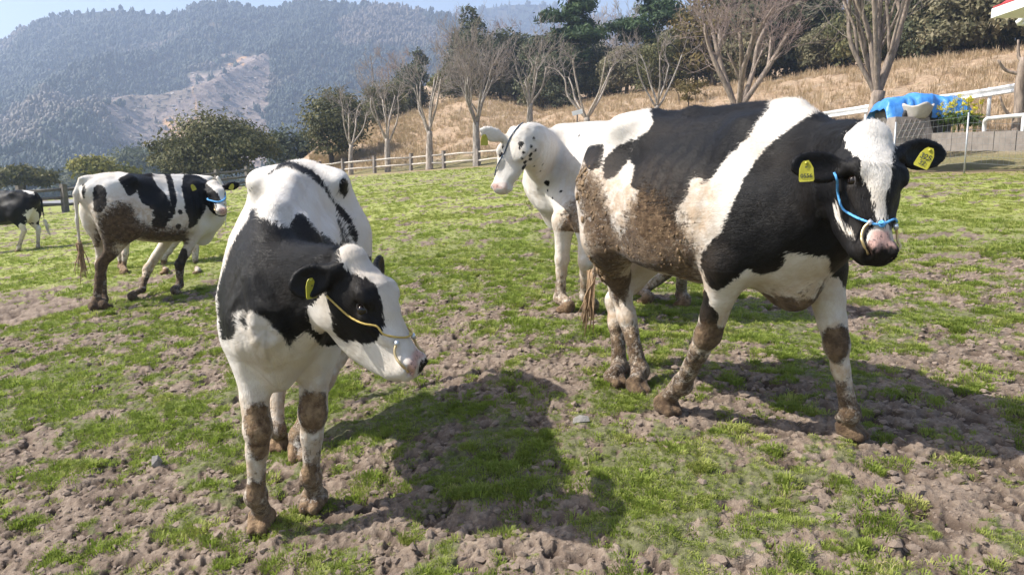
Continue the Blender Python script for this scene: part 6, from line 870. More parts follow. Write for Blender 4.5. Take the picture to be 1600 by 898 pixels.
    # eyes
    for sg in (-1, 1):
        p = c.Hd((.205, sg * .096, -.030))
        b = MB(); 
        lat, lon = 8, 12; r = .024 * c.hs
        vs = [(r * math.sin(math.pi * i / lat) * math.cos(2 * math.pi * j / lon), r * math.sin(math.pi * i / lat) * math.sin(2 * math.pi * j / lon), r * math.cos(math.pi * i / lat)) for i in range(lat + 1) for j in range(lon)]
        b.add(np.array(vs) + p, [(i * lon + j, i * lon + (j + 1) % lon, (i + 1) * lon + (j + 1) % lon, (i + 1) * lon + j) for i in range(lat) for j in range(lon)])
        b.build('eye', EYE, root, True)
        if hair > 50000:
            e = np.array((.203, sg * .109, -.030)); th = np.linspace(0, 2 * math.pi, 22); q = np.stack([np.cos(th) * .0275, 0 * th, np.sin(th) * .0185 + .002], 1)
            q[:, 1] = -sg * (np.abs(q[:, 0]) * .30 + np.abs(q[:, 2]) * .25); b = MB(); b.tube(np.array([c.Hd(e + w_) for w_ in q]), .0048 * c.hs, 6, False); b.build('eyelid', LID, root, True)
    # short coat: thin hair blades that follow the lie of the coat
    if hair:
        a = V[Q[:, 0]]; nrm = np.cross(V[Q[:, 2]] - V[Q[:, 0]], V[Q[:, 3]] - V[Q[:, 1]]); ar = np.linalg.norm(nrm, axis=1)
        wt = ar * np.where(pink[Q[:, 0]] > .3, 0, 1) * (1 - .7 * (mud[Q[:, 0]] > .6))
        fi = rng.choice(len(Q), hair, p=wt / wt.sum())
        u, v_ = rng.random(hair)[:, None], rng.random(hair)[:, None]
        p0 = (V[Q[fi, 0]] * (1 - u) + V[Q[fi, 1]] * u) * (1 - v_) + (V[Q[fi, 3]] * (1 - u) + V[Q[fi, 2]] * u) * v_
        vi = Q[fi, rng.integers(0, 4, hair)]
        nn = N[vi]
        fl = np.tile(np.array([-1.0, 0, -.55]), (hair, 1))
        hm = c.ishead[vi]; lm = lg[vi]
        up = np.where(c.hl[vi][:, 0] < .14, -1.0, 1.0)
        fl[hm] = (up[:, None] * c.H[:, 0])[hm] + rng.normal(0, .25, (hm.sum(), 3))
        fl[lm] = (0, 0, -1.0)
        fl = fl + rng.normal(0, .22, fl.shape)
        fl = fl - nn * (fl * nn).sum(1)[:, None]; fl /= np.linalg.norm(fl, axis=1)[:, None] + 1e-9
        ln = np.full(hair, .015); topm = (np.abs(c.TH[vi]) < .22) & ~hm & ~lm & (nn[:, 2] > .5); ln[topm] = .020; ln[lm] = .010
        fore = hm & (c.hl[vi][:, 2] > .0) & (c.hl[vi][:, 0] < .16); ln[hm] = .010; ln[fore] = .018
        ln = ln * (.6 + .8 * rng.random(hair)) * hlen
        lift = np.where(topm, .40, np.where(fore, .22, .09)) * (.4 + rng.random(hair))
        side = np.cross(nn, fl); wd = (.0009 * hlen)
        tip = p0 + (fl + nn * lift[:, None]) * ln[:, None]
        b0 = p0 - nn * .0008
        HV = np.stack([b0 + side * wd, b0 - side * wd, tip], 1).reshape(-1, 3)
        HF = np.arange(hair * 3).reshape(-1, 3)
        rep = np.repeat(vi, 3)
        ha = {q: (attrs[q][rep]) for q in attrs}
        jig = rng.normal(0, 1, hair)
        ha['pat'] = ha['pat'] + np.repeat(jig * .002, 3)
        ho = mesh_obj('coat_hair', HV, HF, COAT_HAIR, root, attrs=ha)
        ho.data.normals_split_custom_set_from_vertices([tuple(v) for v in np.repeat(nn * .9 + fl * .25, 3, 0)])
        ho['kind'] = 'stuff'
    c.bvh = BVHTree.FromPolygons([tuple(v) for v in c.world(V)], [tuple(map(int, q)) for q in Q])
    return root
def skin_pt(c, px, py, off=.006):
    """point on the animal's skin (local frame) under the line of sight of a photo pixel"""
    d = ray(px, py); d = d / np.linalg.norm(d)
    h = c.bvh.ray_cast(Vector(CAM), Vector(d))
    if h[0] is None:
        h = c.bvh.find_nearest(Vector(CAM + d * (np.linalg.norm(c.world(c.poll) - CAM))))
    return c.M.T @ (np.array(h[0]) + np.array(h[1]) * off - c.root)
def hd_pt(c, x, th, off=.006):
    """point on the head surface (local) at head station x and angle th round it"""
    ax = c.head.point(np.array([(x - c.hx0) * c.hs]))[0]
    d = math.cos(th) * c.H[:, 2] + math.sin(th) * c.H[:, 1]
    o = c.world(ax + d * .4); h = c.bvh.ray_cast(Vector(o), Vector(-(c.M @ d)))
    if h[0] is None: return ax + d * .1
    return c.M.T @ (np.array(h[0]) + np.array(h[1]) * off - c.root)
def smooth_path(pts, n=6):
    pts = np.asarray(pts, float); out = []
    P_ = np.concatenate([[2 * pts[0] - pts[1]], pts, [2 * pts[-1] - pts[-2]]])
    for i in range(1, len(P_) - 2):
        for t in np.linspace(0, 1, n, endpoint=False):
            a, b, c_, d = P_[i - 1], P_[i], P_[i + 1], P_[i + 2]
            out.append(.5 * (2 * b + (c_ - a) * t + (2 * a - 5 * b + 4 * c_ - d) * t * t + (3 * b - a - 3 * c_ + d) * t ** 3))
    out.append(pts[-1]); return np.array(out)
def nk_pt(c, back, th, off=.006):
    """point on the neck skin, back metres behind the poll"""
    sa = c.neck.S[-1] - back; ax = c.neck.point(np.array([sa]))[0]
    i = min(len(c.neck.S) - 1, int(np.searchsorted(c.neck.S, sa)))
    d = math.cos(th) * c.neck.U[i] + math.sin(th) * c.neck.L[i]
    h = c.bvh.ray_cast(Vector(c.world(ax + d * .45)), Vector(-(c.M @ d)))
    return ax + d * .12 if h[0] is None else c.M.T @ (np.array(h[0]) + np.array(h[1]) * off - c.root)
def rope(c, name, pts, r, mat):
    p = smooth_path(pts, 8); b = MB()
    b.tube(p, r, 6)
    # two strands laid round the core
    L_ = np.concatenate([[0], np.cumsum(np.linalg.norm(np.diff(p, axis=0), axis=1))])
    q = np.stack([np.interp(np.linspace(0, L_[-1], max(12, int(L_[-1] / .006))), L_, p[:, j]) for j in range(3)], 1)
    T = np.gradient(q, axis=0); T /= np.linalg.norm(T, axis=1)[:, None] + 1e-9
    U = np.cross(T, (0.31, .2, .9)); U /= np.linalg.norm(U, axis=1)[:, None]; W = np.cross(T, U)
    ph = np.arange(len(q)) * .9
    for o_ in (0, math.pi):
        b.tube(q + (np.cos(ph + o_)[:, None] * U + np.sin(ph + o_)[:, None] * W) * r * .55, r * .62, 5)
    return b.build(name, mat, c.root_obj, True)
LID = flat_mat('eyelid_skin', (.035, .030, .030), .5, .2, 60)
EYE, _n, _l, _b = new_mat('eye'); _b.inputs['Base Color'].default_value = (.008, .005, .004, 1); _b.inputs['Roughness'].default_value = .06
ROPE_BLUE = flat_mat('blue_rope', (.10, .36, .72), .7, .25, 60, .3)
ROPE_NAVY = flat_mat('navy_rope', (.06, .09, .14), .7, .25, 60, .3)
ROPE_YEL = flat_mat('yellow_rope', (.50, .36, .10), .75, .25, 60, .3)
TAGM = flat_mat('tag_plastic', (.38, .355, .035), .4, .08, 30)
TAGO = flat_mat('tag_back', (.72, .36, .03), .45, .08, 30)
INK = flat_mat('tag_ink', (.03, .04, .03), .6, .05, 30)
RINGM, _n, _l, _b = new_mat('brass'); _b.inputs['Base Color'].default_value = (.55, .42, .22, 1); _b.inputs['Metallic'].default_value = .6; _b.inputs['Roughness'].default_value = .35
STEEL, _n, _l, _b = new_mat('steel'); _b.inputs['Base Color'].default_value = (.62, .66, .72, 1); _b.inputs['Metallic'].default_value = .8; _b.inputs['Roughness'].default_value = .35
TAIL_HAIR = flat_mat('tail_hair', (.30, .20, .115), .75, .45, 25, .4)
MUDM = flat_mat('dried_mud', (.19, .128, .072), .92, .45, 30, .8, 0, .006)
def ear_tag(c, px, py, dist, rot=0.0, size=1.0, text=(), yawturn=0.0, edge=True):
    """yellow plate hanging in the ear, its face towards the light side; text rows are (string, x, y, height)"""
    p = c.M.T @ (at(px, py, dist) - c.root)
    zc = unit(c.M.T @ (CAM - at(px, py, dist)))                    # the side the ear opens to
    ca, sa = math.cos(yawturn), math.sin(yawturn)
    zc = np.array([zc[0] * ca - zc[1] * sa, zc[0] * sa + zc[1] * ca, zc[2] * .4]); zc = unit(zc)
    xr = unit(np.cross((0, 0, 1.0), zc)); yr = np.cross(zc, xr)
    cr, sr = math.cos(rot), math.sin(rot)
    X, Y = xr * cr + yr * sr, -xr * sr + yr * cr
    R = np.stack([X, Y, zc], 1)
    size *= .82
    o2 = np.array([(-.011, .043), (.009, .045), (.017, .034), (.027, .014), (.030, -.034), (.026, -.041), (-.026, -.041), (-.030, -.034), (-.027, .012), (-.019, .034)]) * size
    m = len(o2); b = MB(); t = .0013
    bend = lambda q: np.c_[q, -4.5 * (q[:, 0] ** 2) / size]
    f3 = bend(o2); V = np.concatenate([f3 + (0, 0, t), f3 - (0, 0, t)])
    b.add(V @ R.T + p, [tuple(range(m)), tuple(range(2 * m - 1, m - 1, -1))] + [(i, i + m, (i + 1) % m + m, (i + 1) % m) for i in range(m)])
    tg = b.build('ear_tag', TAGM, c.root_obj)
    s2 = MB(); s2.tube([p + R @ np.array((0, .034, -.004)) * size, p + R @ np.array((0, .034, .005)) * size], .006 * size, 10); s2.build('stud', TAGM, tg, True)
    for tx, x, y, h in text:
        cu = bpy.data.curves.new('lettering', 'FONT'); cu.body = tx; cu.size = h * size; cu.align_x = 'CENTER'; cu.align_y = 'CENTER'; cu.offset = .0004
        to = bpy.data.objects.new('lettering', cu); C.objects.link(to)
        dg = bpy.context.evaluated_depsgraph_get(); me = bpy.data.meshes.new_from_object(to.evaluated_get(dg))
        bpy.data.objects.remove(to); bpy.data.curves.remove(cu)
        co = np.array([v.co[:] for v in me.vertices]) + (x * size, y * size, 0)
        co[:, 2] = -4.5 * co[:, 0] ** 2 / size + t + .0008
        co = co @ R.T + p
        me.vertices.foreach_set('co', co.astype(np.float32).ravel()); me.materials.clear(); me.materials.append(INK); me.update()
        lo = bpy.data.objects.new('lettering', me); C.objects.link(lo); lo.parent = tg
    return tg
def tail_switch(c, base, tip, n, mat, spread=.03, r=.004):
    b = MB(); base = np.asarray(base); tip = np.asarray(tip)
    for i in range(n):
        t = np.linspace(0, 1, 6)[:, None]; a = rng.normal(0, 1, 3) * (spread * .35); e = rng.normal(0, 1, 3) * spread; e[2] = rng.normal(0, .04)
        w_ = np.sin(t * math.pi * 2 + rng.random() * 6) * rng.normal(0, .008)
        p = (base + a) * (1 - t) + (tip + e) * t + w_ * np.array([1, .6, 0]); b.tube(p, np.linspace(1, .25, 6) * r * rng.uniform(.6, 1.5), 5)
    return b.build('tail_switch', mat, c.root_obj, True)
ICO_V, ICO_F = None, None
def ico():
    t = (1 + 5 ** .5) / 2
    v = np.array([(-1, t, 0), (1, t, 0), (-1, -t, 0), (1, -t, 0), (0, -1, t), (0, 1, t), (0, -1, -t), (0, 1, -t), (t, 0, -1), (t, 0, 1), (-t, 0, -1), (-t, 0, 1)], float); v /= np.linalg.norm(v[0])
    f = np.array([(0, 11, 5), (0, 5, 1), (0, 1, 7), (0, 7, 10), (0, 10, 11), (1, 5, 9), (5, 11, 4), (11, 10, 2), (10, 7, 6), (7, 1, 8), (3, 9, 4), (3, 4, 2), (3, 2, 6), (3, 6, 8), (3, 8, 9), (4, 9, 5), (2, 4, 11), (6, 2, 10), (8, 6, 7), (9, 8, 1)])
    return v, f
def lumps(name, P_, Nn, sz, mat, parent, flatten=.5, along=None, stretch=1.0):
    v, f = ico(); n = len(P_)
    jit = 1 + rng.normal(0, .22, (n, 12, 1))
    A = v[None] * jit * sz[:, None, None]
    # flatten along the normal
    d = (A * Nn[:, None]).sum(2, keepdims=True); A = A - d * Nn[:, None] * (1 - flatten)
    if along is not None: A = A + (A * along[:, None]).sum(2, keepdims=True) * along[:, None] * (stretch - 1)
    A = A + P_[:, None]
    F = (f[None] + (np.arange(n) * 12)[:, None, None]).reshape(-1, 3)
    o = mesh_obj(name, A.reshape(-1, 3), F, mat, parent); o['kind'] = 'stuff'; return o
# ------------------------------------------------------------------ pasture
COVER = [  # worn (negative) and grassy (positive) spots: photo pixel, radius m, amount
    (60, 480, 1.3, -.55), (200, 505, 1.0, -.6), (300, 520, .7, -.45), (60, 860, .55, -.5), (250, 890, .5, -.5), (760, 575, .55, -.55), (880, 590, .6, -.5),
    (1180, 620, .5, -.6), (1350, 640, .55, -.55), (1530, 640, .6, -.55), (1500, 760, .4, -.35), (1490, 440, .9, -.45), (1580, 420, 1.0, -.45), (1330, 470, .7, -.3),
    (830, 450, .9, -.3), (720, 520, .6, -.2), (150, 575, .6, .3), (150, 660, .35, .2), (900, 540, .35, .2), (620, 590, .35, .2), (1050, 770, .35, .25), (1180, 740, .3, .25), (980, 870, .3, .15),
    (640, 860, .35, .1), (1200, 560, .3, .3), (1250, 510, .45, .45), (620, 400, 2.0, .35), (300, 400, 2.5, .3), (1500, 330, 3, .3), (450, 660, .3, .15), (800, 700, .4, .1), (100, 760, .3, -.05), (1420, 860, .3, -.1)]
_cov = [(on_ground(a, b)[:2], r, m) for a, b, r, m in COVER]
def cover(x, y):
    """grass cover 0..1"""
    r = np.hypot(x, y)
    n = .45 * fbm(x * 1.7, y * 1.7, None, 4, 31) + .55 * fbm(x * 8.5, y * 8.5, None, 4, 35, .65)
    b = .47 + .23 * sstep(6, 14, r)
    for (c, q, m) in _cov:
        b = b + m * .55 * np.exp(-((x - c[0]) ** 2 + (y - c[1]) ** 2) / (q * q))
    return sstep(.45, .60, n + (b - .5) * .34)
def land(x, y, fine=True):
    z = ground(x, y)
    z = z + np.where(y < -2, 0, 0)
    return z
def clods(x, y, cv):
    r = np.hypot(x, y); near = 1 - sstep(14, 26, r)
    a = fbm(x * 6.0, y * 6.0, None, 2, 41) - .5
    b = np.abs(fbm(x * 17, y * 17, None, 3, 43) - .5) * 2
    c_ = fbm(x * 44, y * 44, None, 2, 47) - .5
    d_ = -np.maximum(0, fbm(x * 15, y * 15, None, 3, 49) - .56) * .20
    h = a * .042 + (.30 - np.sqrt(b * b + .01)) * .030 * (1 - .55 * cv) + (c_ * .017 + d_ * .7) * (1 - .5 * cv) + .012 * cv
    return h * near
def ground_material():
    m, N, L, B = new_mat('pasture'); g = NB(m)
    p = g.pos(); cv = g.attr('cover'); hh = g.attr('relief')
    n1 = g.noise(p, 9, 5, .65); n2 = g.noise(p, 55, 4, .65); n3 = g.noise(p, 1.3, 3, .5)
    soil = g.mix(g.sm(n1, .3, .7), (.195, .150, .116), (.335, .272, .216))
    soil = g.mix(g.sm(n2, .35, .75), g.mix(.5, soil, (.09, .06, .045)), soil)
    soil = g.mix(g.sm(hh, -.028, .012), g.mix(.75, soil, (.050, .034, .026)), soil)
    straw = g.sm(g.noise(g.mapv(p, (30, 140, 30), rot=(0, 0, .6)), 1, 2, .5), .66, .74)
    soil = g.mix(g.math('MULTIPLY', straw, .35), soil, (.36, .29, .19))
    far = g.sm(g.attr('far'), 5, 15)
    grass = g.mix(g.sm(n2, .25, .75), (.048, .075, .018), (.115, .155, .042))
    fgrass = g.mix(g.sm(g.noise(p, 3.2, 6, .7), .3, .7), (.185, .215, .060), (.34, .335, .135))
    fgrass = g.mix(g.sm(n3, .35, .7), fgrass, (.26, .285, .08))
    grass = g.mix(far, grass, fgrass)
    edge = g.sm(g.math('ADD', cv, g.math('MULTIPLY', g.math('SUBTRACT', n2, .5), .9)), .40, .66)
    col = g.mix(g.math('MULTIPLY', edge, g.math('ADD', .55, g.math('MULTIPLY', far, .45))), soil, grass)
    col = g.mix(g.math('MULTIPLY', g.attr('verge'), g.sm(n1, .2, .55)), col, g.mix(g.sm(n2, .3, .7), (.19, .135, .085), (.34, .25, .15)))
    L.new(col, B.inputs['Base Color']); B.inputs['Roughness'].default_value = .95; B.inputs['Specular IOR Level'].default_value = .15
    h = g.math('ADD', g.math('MULTIPLY', n2, .6), g.math('MULTIPLY', g.noise(p, 160, 3, .6), .35))
    L.new(g.bump(h, .8, .02), B.inputs['Normal'])
    return m
def build_pasture():
    an = np.concatenate([np.linspace(-180, -47, 60, endpoint=False), np.linspace(-47, 47, 900, endpoint=False), np.linspace(47, 180, 60, endpoint=False)])
    an = np.radians(an); rr = np.concatenate([[.25, .6, 1.0, 1.3, 1.6], 1.8 * 1.0042 ** np.arange(1, 385), 9.04 * 1.0125 ** np.arange(1, 131), np.geomspace(47, 3000, 46)])
    A, R = np.meshgrid(an, rr, indexing='ij'); X, Y = np.sin(A) * R, np.cos(A) * R
    Z = land_z(X, Y)
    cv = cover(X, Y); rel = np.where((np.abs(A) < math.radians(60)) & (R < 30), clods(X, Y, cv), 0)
    V = np.stack([X, Y, Z + rel], -1).reshape(-1, 3); na, nr = A.shape
    i = np.arange(na)[:, None]; j = np.arange(nr - 1)[None]
    i2 = (i + 1) % na
    F = np.stack([i * nr + j, i * nr + j + 1, i2 * nr + j + 1, i2 * nr + j], -1).reshape(-1, 4)
    c0 = len(V); V = np.vstack([V, [[0, 0, float(land_z(0.0, 0.0))]]])
    vg = verge(X, Y)
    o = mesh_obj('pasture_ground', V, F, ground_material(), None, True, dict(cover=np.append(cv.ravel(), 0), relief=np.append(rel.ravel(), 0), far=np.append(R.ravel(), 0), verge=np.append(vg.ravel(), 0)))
    tag(o, kind='structure'); return o
# ---- bank of dry grass behind the fence; rows are base (px, py, dist), crest (px, py, dist)
BANK = [((470, 279, 66), (468, 262, 68)), ((500, 277, 62), (497, 243, 68)), ((560, 273, 56), (570, 208, 76)), ((640, 268, 54), (640, 182, 80)), ((720, 263, 51), (735, 152, 82)), ((800, 258, 48), (850, 178, 76)),
        ((950, 254, 42), (985, 152, 68)), ((1150, 257, 34), (1150, 137, 58)), ((1400, 264, 26), (1400, 104, 50)), ((1600, 263, 23), (1600, 80, 45)), ((1900, 258, 21), (1900, 45, 42)), ((2600, 240, 19), (2600, -40, 40))]
_bb = np.array([at(*a) for a, b in BANK]); _bc = np.array([at(*b) for a, b in BANK])
def bank_pt(u, v):
    """u along the bank 0..11, v 0 base .. 1 crest .. 2.5 behind"""
    u = np.asarray(u, float); v = np.asarray(v, float); k = np.arange(len(BANK))
    b = np.stack([np.interp(u, k, _bb[:, j]) for j in range(3)], -1); c_ = np.stack([np.interp(u, k, _bc[:, j]) for j in range(3)], -1)
    vv = np.clip(v, 0, 1)[..., None]; s = vv * .55 + .45 * vv * vv * (3 - 2 * vv)
    p = b * (1 - vv) + c_ * vv; p[..., 2] = b[..., 2] + (c_[..., 2] - b[..., 2]) * s[..., 0]
    ex = np.maximum(v - 1, 0)[..., None]; d = c_ - b; d[..., :2] *= 2.0; d[..., 2] = .15 * np.hypot(d[..., 0], d[..., 1])
    p = p + d * ex * np.array([1, 1, 1.0])
    n = fbm(p[..., 0] * .5, p[..., 1] * .5, p[..., 2] * .5, 4, 51) - .5
    p[..., 2] += n * .7 * np.clip(v * 3, 0, 1); return p
def build_bank():
    U = np.linspace(0, len(BANK) - 1, 420); Vv = np.concatenate([[-.08], np.linspace(0, 1, 90), np.linspace(1.03, 2.6, 20)])
    UU, VV = np.meshgrid(U, Vv, indexing='ij'); P_ = bank_pt(UU, VV)
    P_[:, 0, 2] -= .9; P_[:, 1, 2] -= .05
    m, N, L, B = new_mat('dry_grass_bank'); g = NB(m); p = g.pos()
    n1 = g.noise(p, .55, 5, .6); n2 = g.noise(g.mapv(p, (1, 1, 3)), 3.0, 5, .7); n3 = g.noise(p, 14, 4, .7)
    col = g.mix(g.sm(n2, .3, .7), (.33, .225, .145), (.52, .39, .275))
    col = g.mix(g.sm(n1, .48, .7), col, (.43, .34, .25)); col = g.mix(g.sm(n3, .35, .75, 0, .5), col, (.23, .16, .10))
    col = g.mix(g.sm(g.noise(p, .9, 4, .6), .60, .75, 0, .55), col, (.13, .13, .05))
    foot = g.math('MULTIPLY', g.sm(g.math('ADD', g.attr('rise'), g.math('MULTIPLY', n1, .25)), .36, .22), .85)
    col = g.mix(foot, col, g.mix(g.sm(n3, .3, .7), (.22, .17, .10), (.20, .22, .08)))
    L.new(col, B.inputs['Base Color']); B.inputs['Roughness'].default_value = .95; B.inputs['Specular IOR Level'].default_value = .1
    L.new(g.bump(g.math('ADD', n3, n2), .9, .12), B.inputs['Normal'])
    nu, nv = UU.shape; i = np.arange(nu - 1)[:, None]; j = np.arange(nv - 1)[None]
    F = np.stack([i * nv + j, (i + 1) * nv + j, (i + 1) * nv + j + 1, i * nv + j + 1], -1).reshape(-1, 4)
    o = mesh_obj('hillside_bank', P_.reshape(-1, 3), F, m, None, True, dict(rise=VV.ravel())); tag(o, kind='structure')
    return o
def land_z(x, y):
    z = ground(x, y); r = np.hypot(x, y); a = np.degrees(np.arctan2(x, y))
    t = sstep(60, 140, r)                       # beyond the pasture the land falls to the valley floor
    z = z * (1 - t) + t * np.where(a > -60, -3.0, -3.0)
    back = sstep(70, 110, np.abs(a)) * sstep(8, 30, r); z = z * (1 - back) + back * np.clip(z, -1.5, 1.5)
    near = 1 - sstep(.4, 2.2, r); z = z * (1 - near) + near * (ground(0.0, 2.3) + .0)
    return z
def verge(x, y):
    # pale worn strip along the foot of the bank
    r = np.hypot(x, y); a = np.arctan2(x, y); ab = np.arctan2(_bb[:, 0], _bb[:, 1]); rb = np.hypot(_bb[:, 0], _bb[:, 1])
    q = np.interp(a, ab, rb); return sstep(.80, .96, r / q) * (a > ab[0] - .03) * (np.abs(a) < 1.4)
# ---- instancing by geometry nodes, for grass and far forest
def scatter(name, P_, Rz, S_, tone, sources, mat_kind='stuff', tilt=None):
    me = bpy.data.meshes.new(name); n = len(P_)
    me.vertices.add(n); me.vertices.foreach_set('co', np.asarray(P_, np.float32).ravel())
    rot = np.zeros((n, 3)); rot[:, 2] = Rz
    if tilt is not None: rot[:, :2] = tilt
    for k, a, ty in (('rot', rot, 'FLOAT_VECTOR'), ('scl', np.broadcast_to(np.asarray(S_, float).reshape(n, -1), (n, 3)), 'FLOAT_VECTOR')):
        q = me.attributes.new(k, ty, 'POINT'); q.data.foreach_set('vector', np.ascontiguousarray(a, np.float32).ravel())
    q = me.attributes.new('tone', 'FLOAT', 'POINT'); q.data.foreach_set('value', np.asarray(tone, np.float32))
    q = me.attributes.new('pick', 'INT', 'POINT'); q.data.foreach_set('value', rng.integers(0, len(sources), n).astype(np.int32))
    o = bpy.data.objects.new(name, me); C.objects.link(o); o['kind'] = mat_kind
    col = bpy.data.collections.new(name + '_kinds')
    for s in sources: col.objects.link(s)
    ng = bpy.data.node_groups.new(name, 'GeometryNodeTree')
    ng.interface.new_socket('Geometry', in_out='INPUT', socket_type='NodeSocketGeometry'); ng.interface.new_socket('Geometry', in_out='OUTPUT', socket_type='NodeSocketGeometry')
    N, L = ng.nodes, ng.links
    gi, go = N.new('NodeGroupInput'), N.new('NodeGroupOutput')
    ci = N.new('GeometryNodeCollectionInfo'); ci.inputs['Collection'].default_value = col; ci.inputs['Separate Children'].default_value = True; ci.inputs['Reset Children'].default_value = True
    ip = N.new('GeometryNodeInstanceOnPoints'); ip.inputs['Pick Instance'].default_value = True
    def na(nm, ty):
        a = N.new('GeometryNodeInputNamedAttribute'); a.data_type = ty; a.inputs['Name'].default_value = nm; return a.outputs['Attribute']
    L.new(gi.outputs[0], ip.inputs['Points']); L.new(ci.outputs[0], ip.inputs['Instance']); L.new(na('pick', 'INT'), ip.inputs['Instance Index'])
    er = N.new('FunctionNodeEulerToRotation'); L.new(na('rot', 'FLOAT_VECTOR'), er.inputs[0]); L.new(er.outputs[0], ip.inputs['Rotation'])
    L.new(na('scl', 'FLOAT_VECTOR'), ip.inputs['Scale'])
    L.new(ip.outputs[0], go.inputs[0])
    md = o.modifiers.new('scatter', 'NODES'); md.node_group = ng
    return o
def leaf_mat(name, c0, c1, transl=.35, c2=None, var=.45):
    m = bpy.data.materials.new(name); m.use_nodes = True; N, L = m.node_tree.nodes, m.node_tree.links; g = NB(m)
    B = N['Principled BSDF']; out = N['Material Output']
    at_ = N.new('ShaderNodeAttribute'); at_.attribute_type = 'INSTANCER'; at_.attribute_name = 'tone'
    oi = N.new('ShaderNodeObjectInfo')
    f = g.math('ADD', g.math('MULTIPLY', oi.outputs['Random'], var), g.math('MULTIPLY', at_.outputs['Fac'], 1 - var), None, True)
    stops = [(0, c0), (.6, c1)] + ([(1, c2)] if c2 else [])
    col = g.ramp(f, stops)
    L.new(col, B.inputs['Base Color']); B.inputs['Roughness'].default_value = .6; B.inputs['Specular IOR Level'].default_value = .25
    if transl:
        T = N.new('ShaderNodeBsdfTranslucent'); L.new(g.mix(.5, col, (.20, .30, .04)), T.inputs['Color'])
        M = N.new('ShaderNodeMixShader'); M.inputs[0].default_value = transl
        L.new(B.outputs[0], M.inputs[1]); L.new(T.outputs[0], M.inputs[2]); L.new(M.outputs[0], out.inputs['Surface'])
    return m
def tuft(name, nb, h, w, lean, mat, spread=.025):
    V, F = [], []
    for _ in range(nb):
        a = rng.uniform(0, 2 * math.pi); d = np.array([math.cos(a), math.sin(a), 0]); s_ = np.array([-d[1], d[0], 0])
        a2 = a + rng.normal(0, .6); d2 = np.array([math.cos(a2), math.sin(a2), 0])
        b = d * spread * math.sqrt(rng.random()); hh = h * rng.uniform(.5, 1.15); ln = lean * rng.uniform(.3, 1.4) * hh; ww = w * rng.uniform(.7, 1.2)
        p0, p1, p2 = b - (0, 0, .01), b + d2 * ln * .35 + (0, 0, hh * .6), b + d2 * ln + (0, 0, hh * (1 - .25 * min(1, lean)))
        k = len(V); V += [p0 - s_ * ww * .4, p0 + s_ * ww * .4, p1 + s_ * ww * .5, p1 - s_ * ww * .5, p2]; F += [(k, k + 1, k + 2, k + 3), (k + 3, k + 2, k + 4)]
    return mesh_obj(name, np.array(V), F, mat, None, True, None, False)
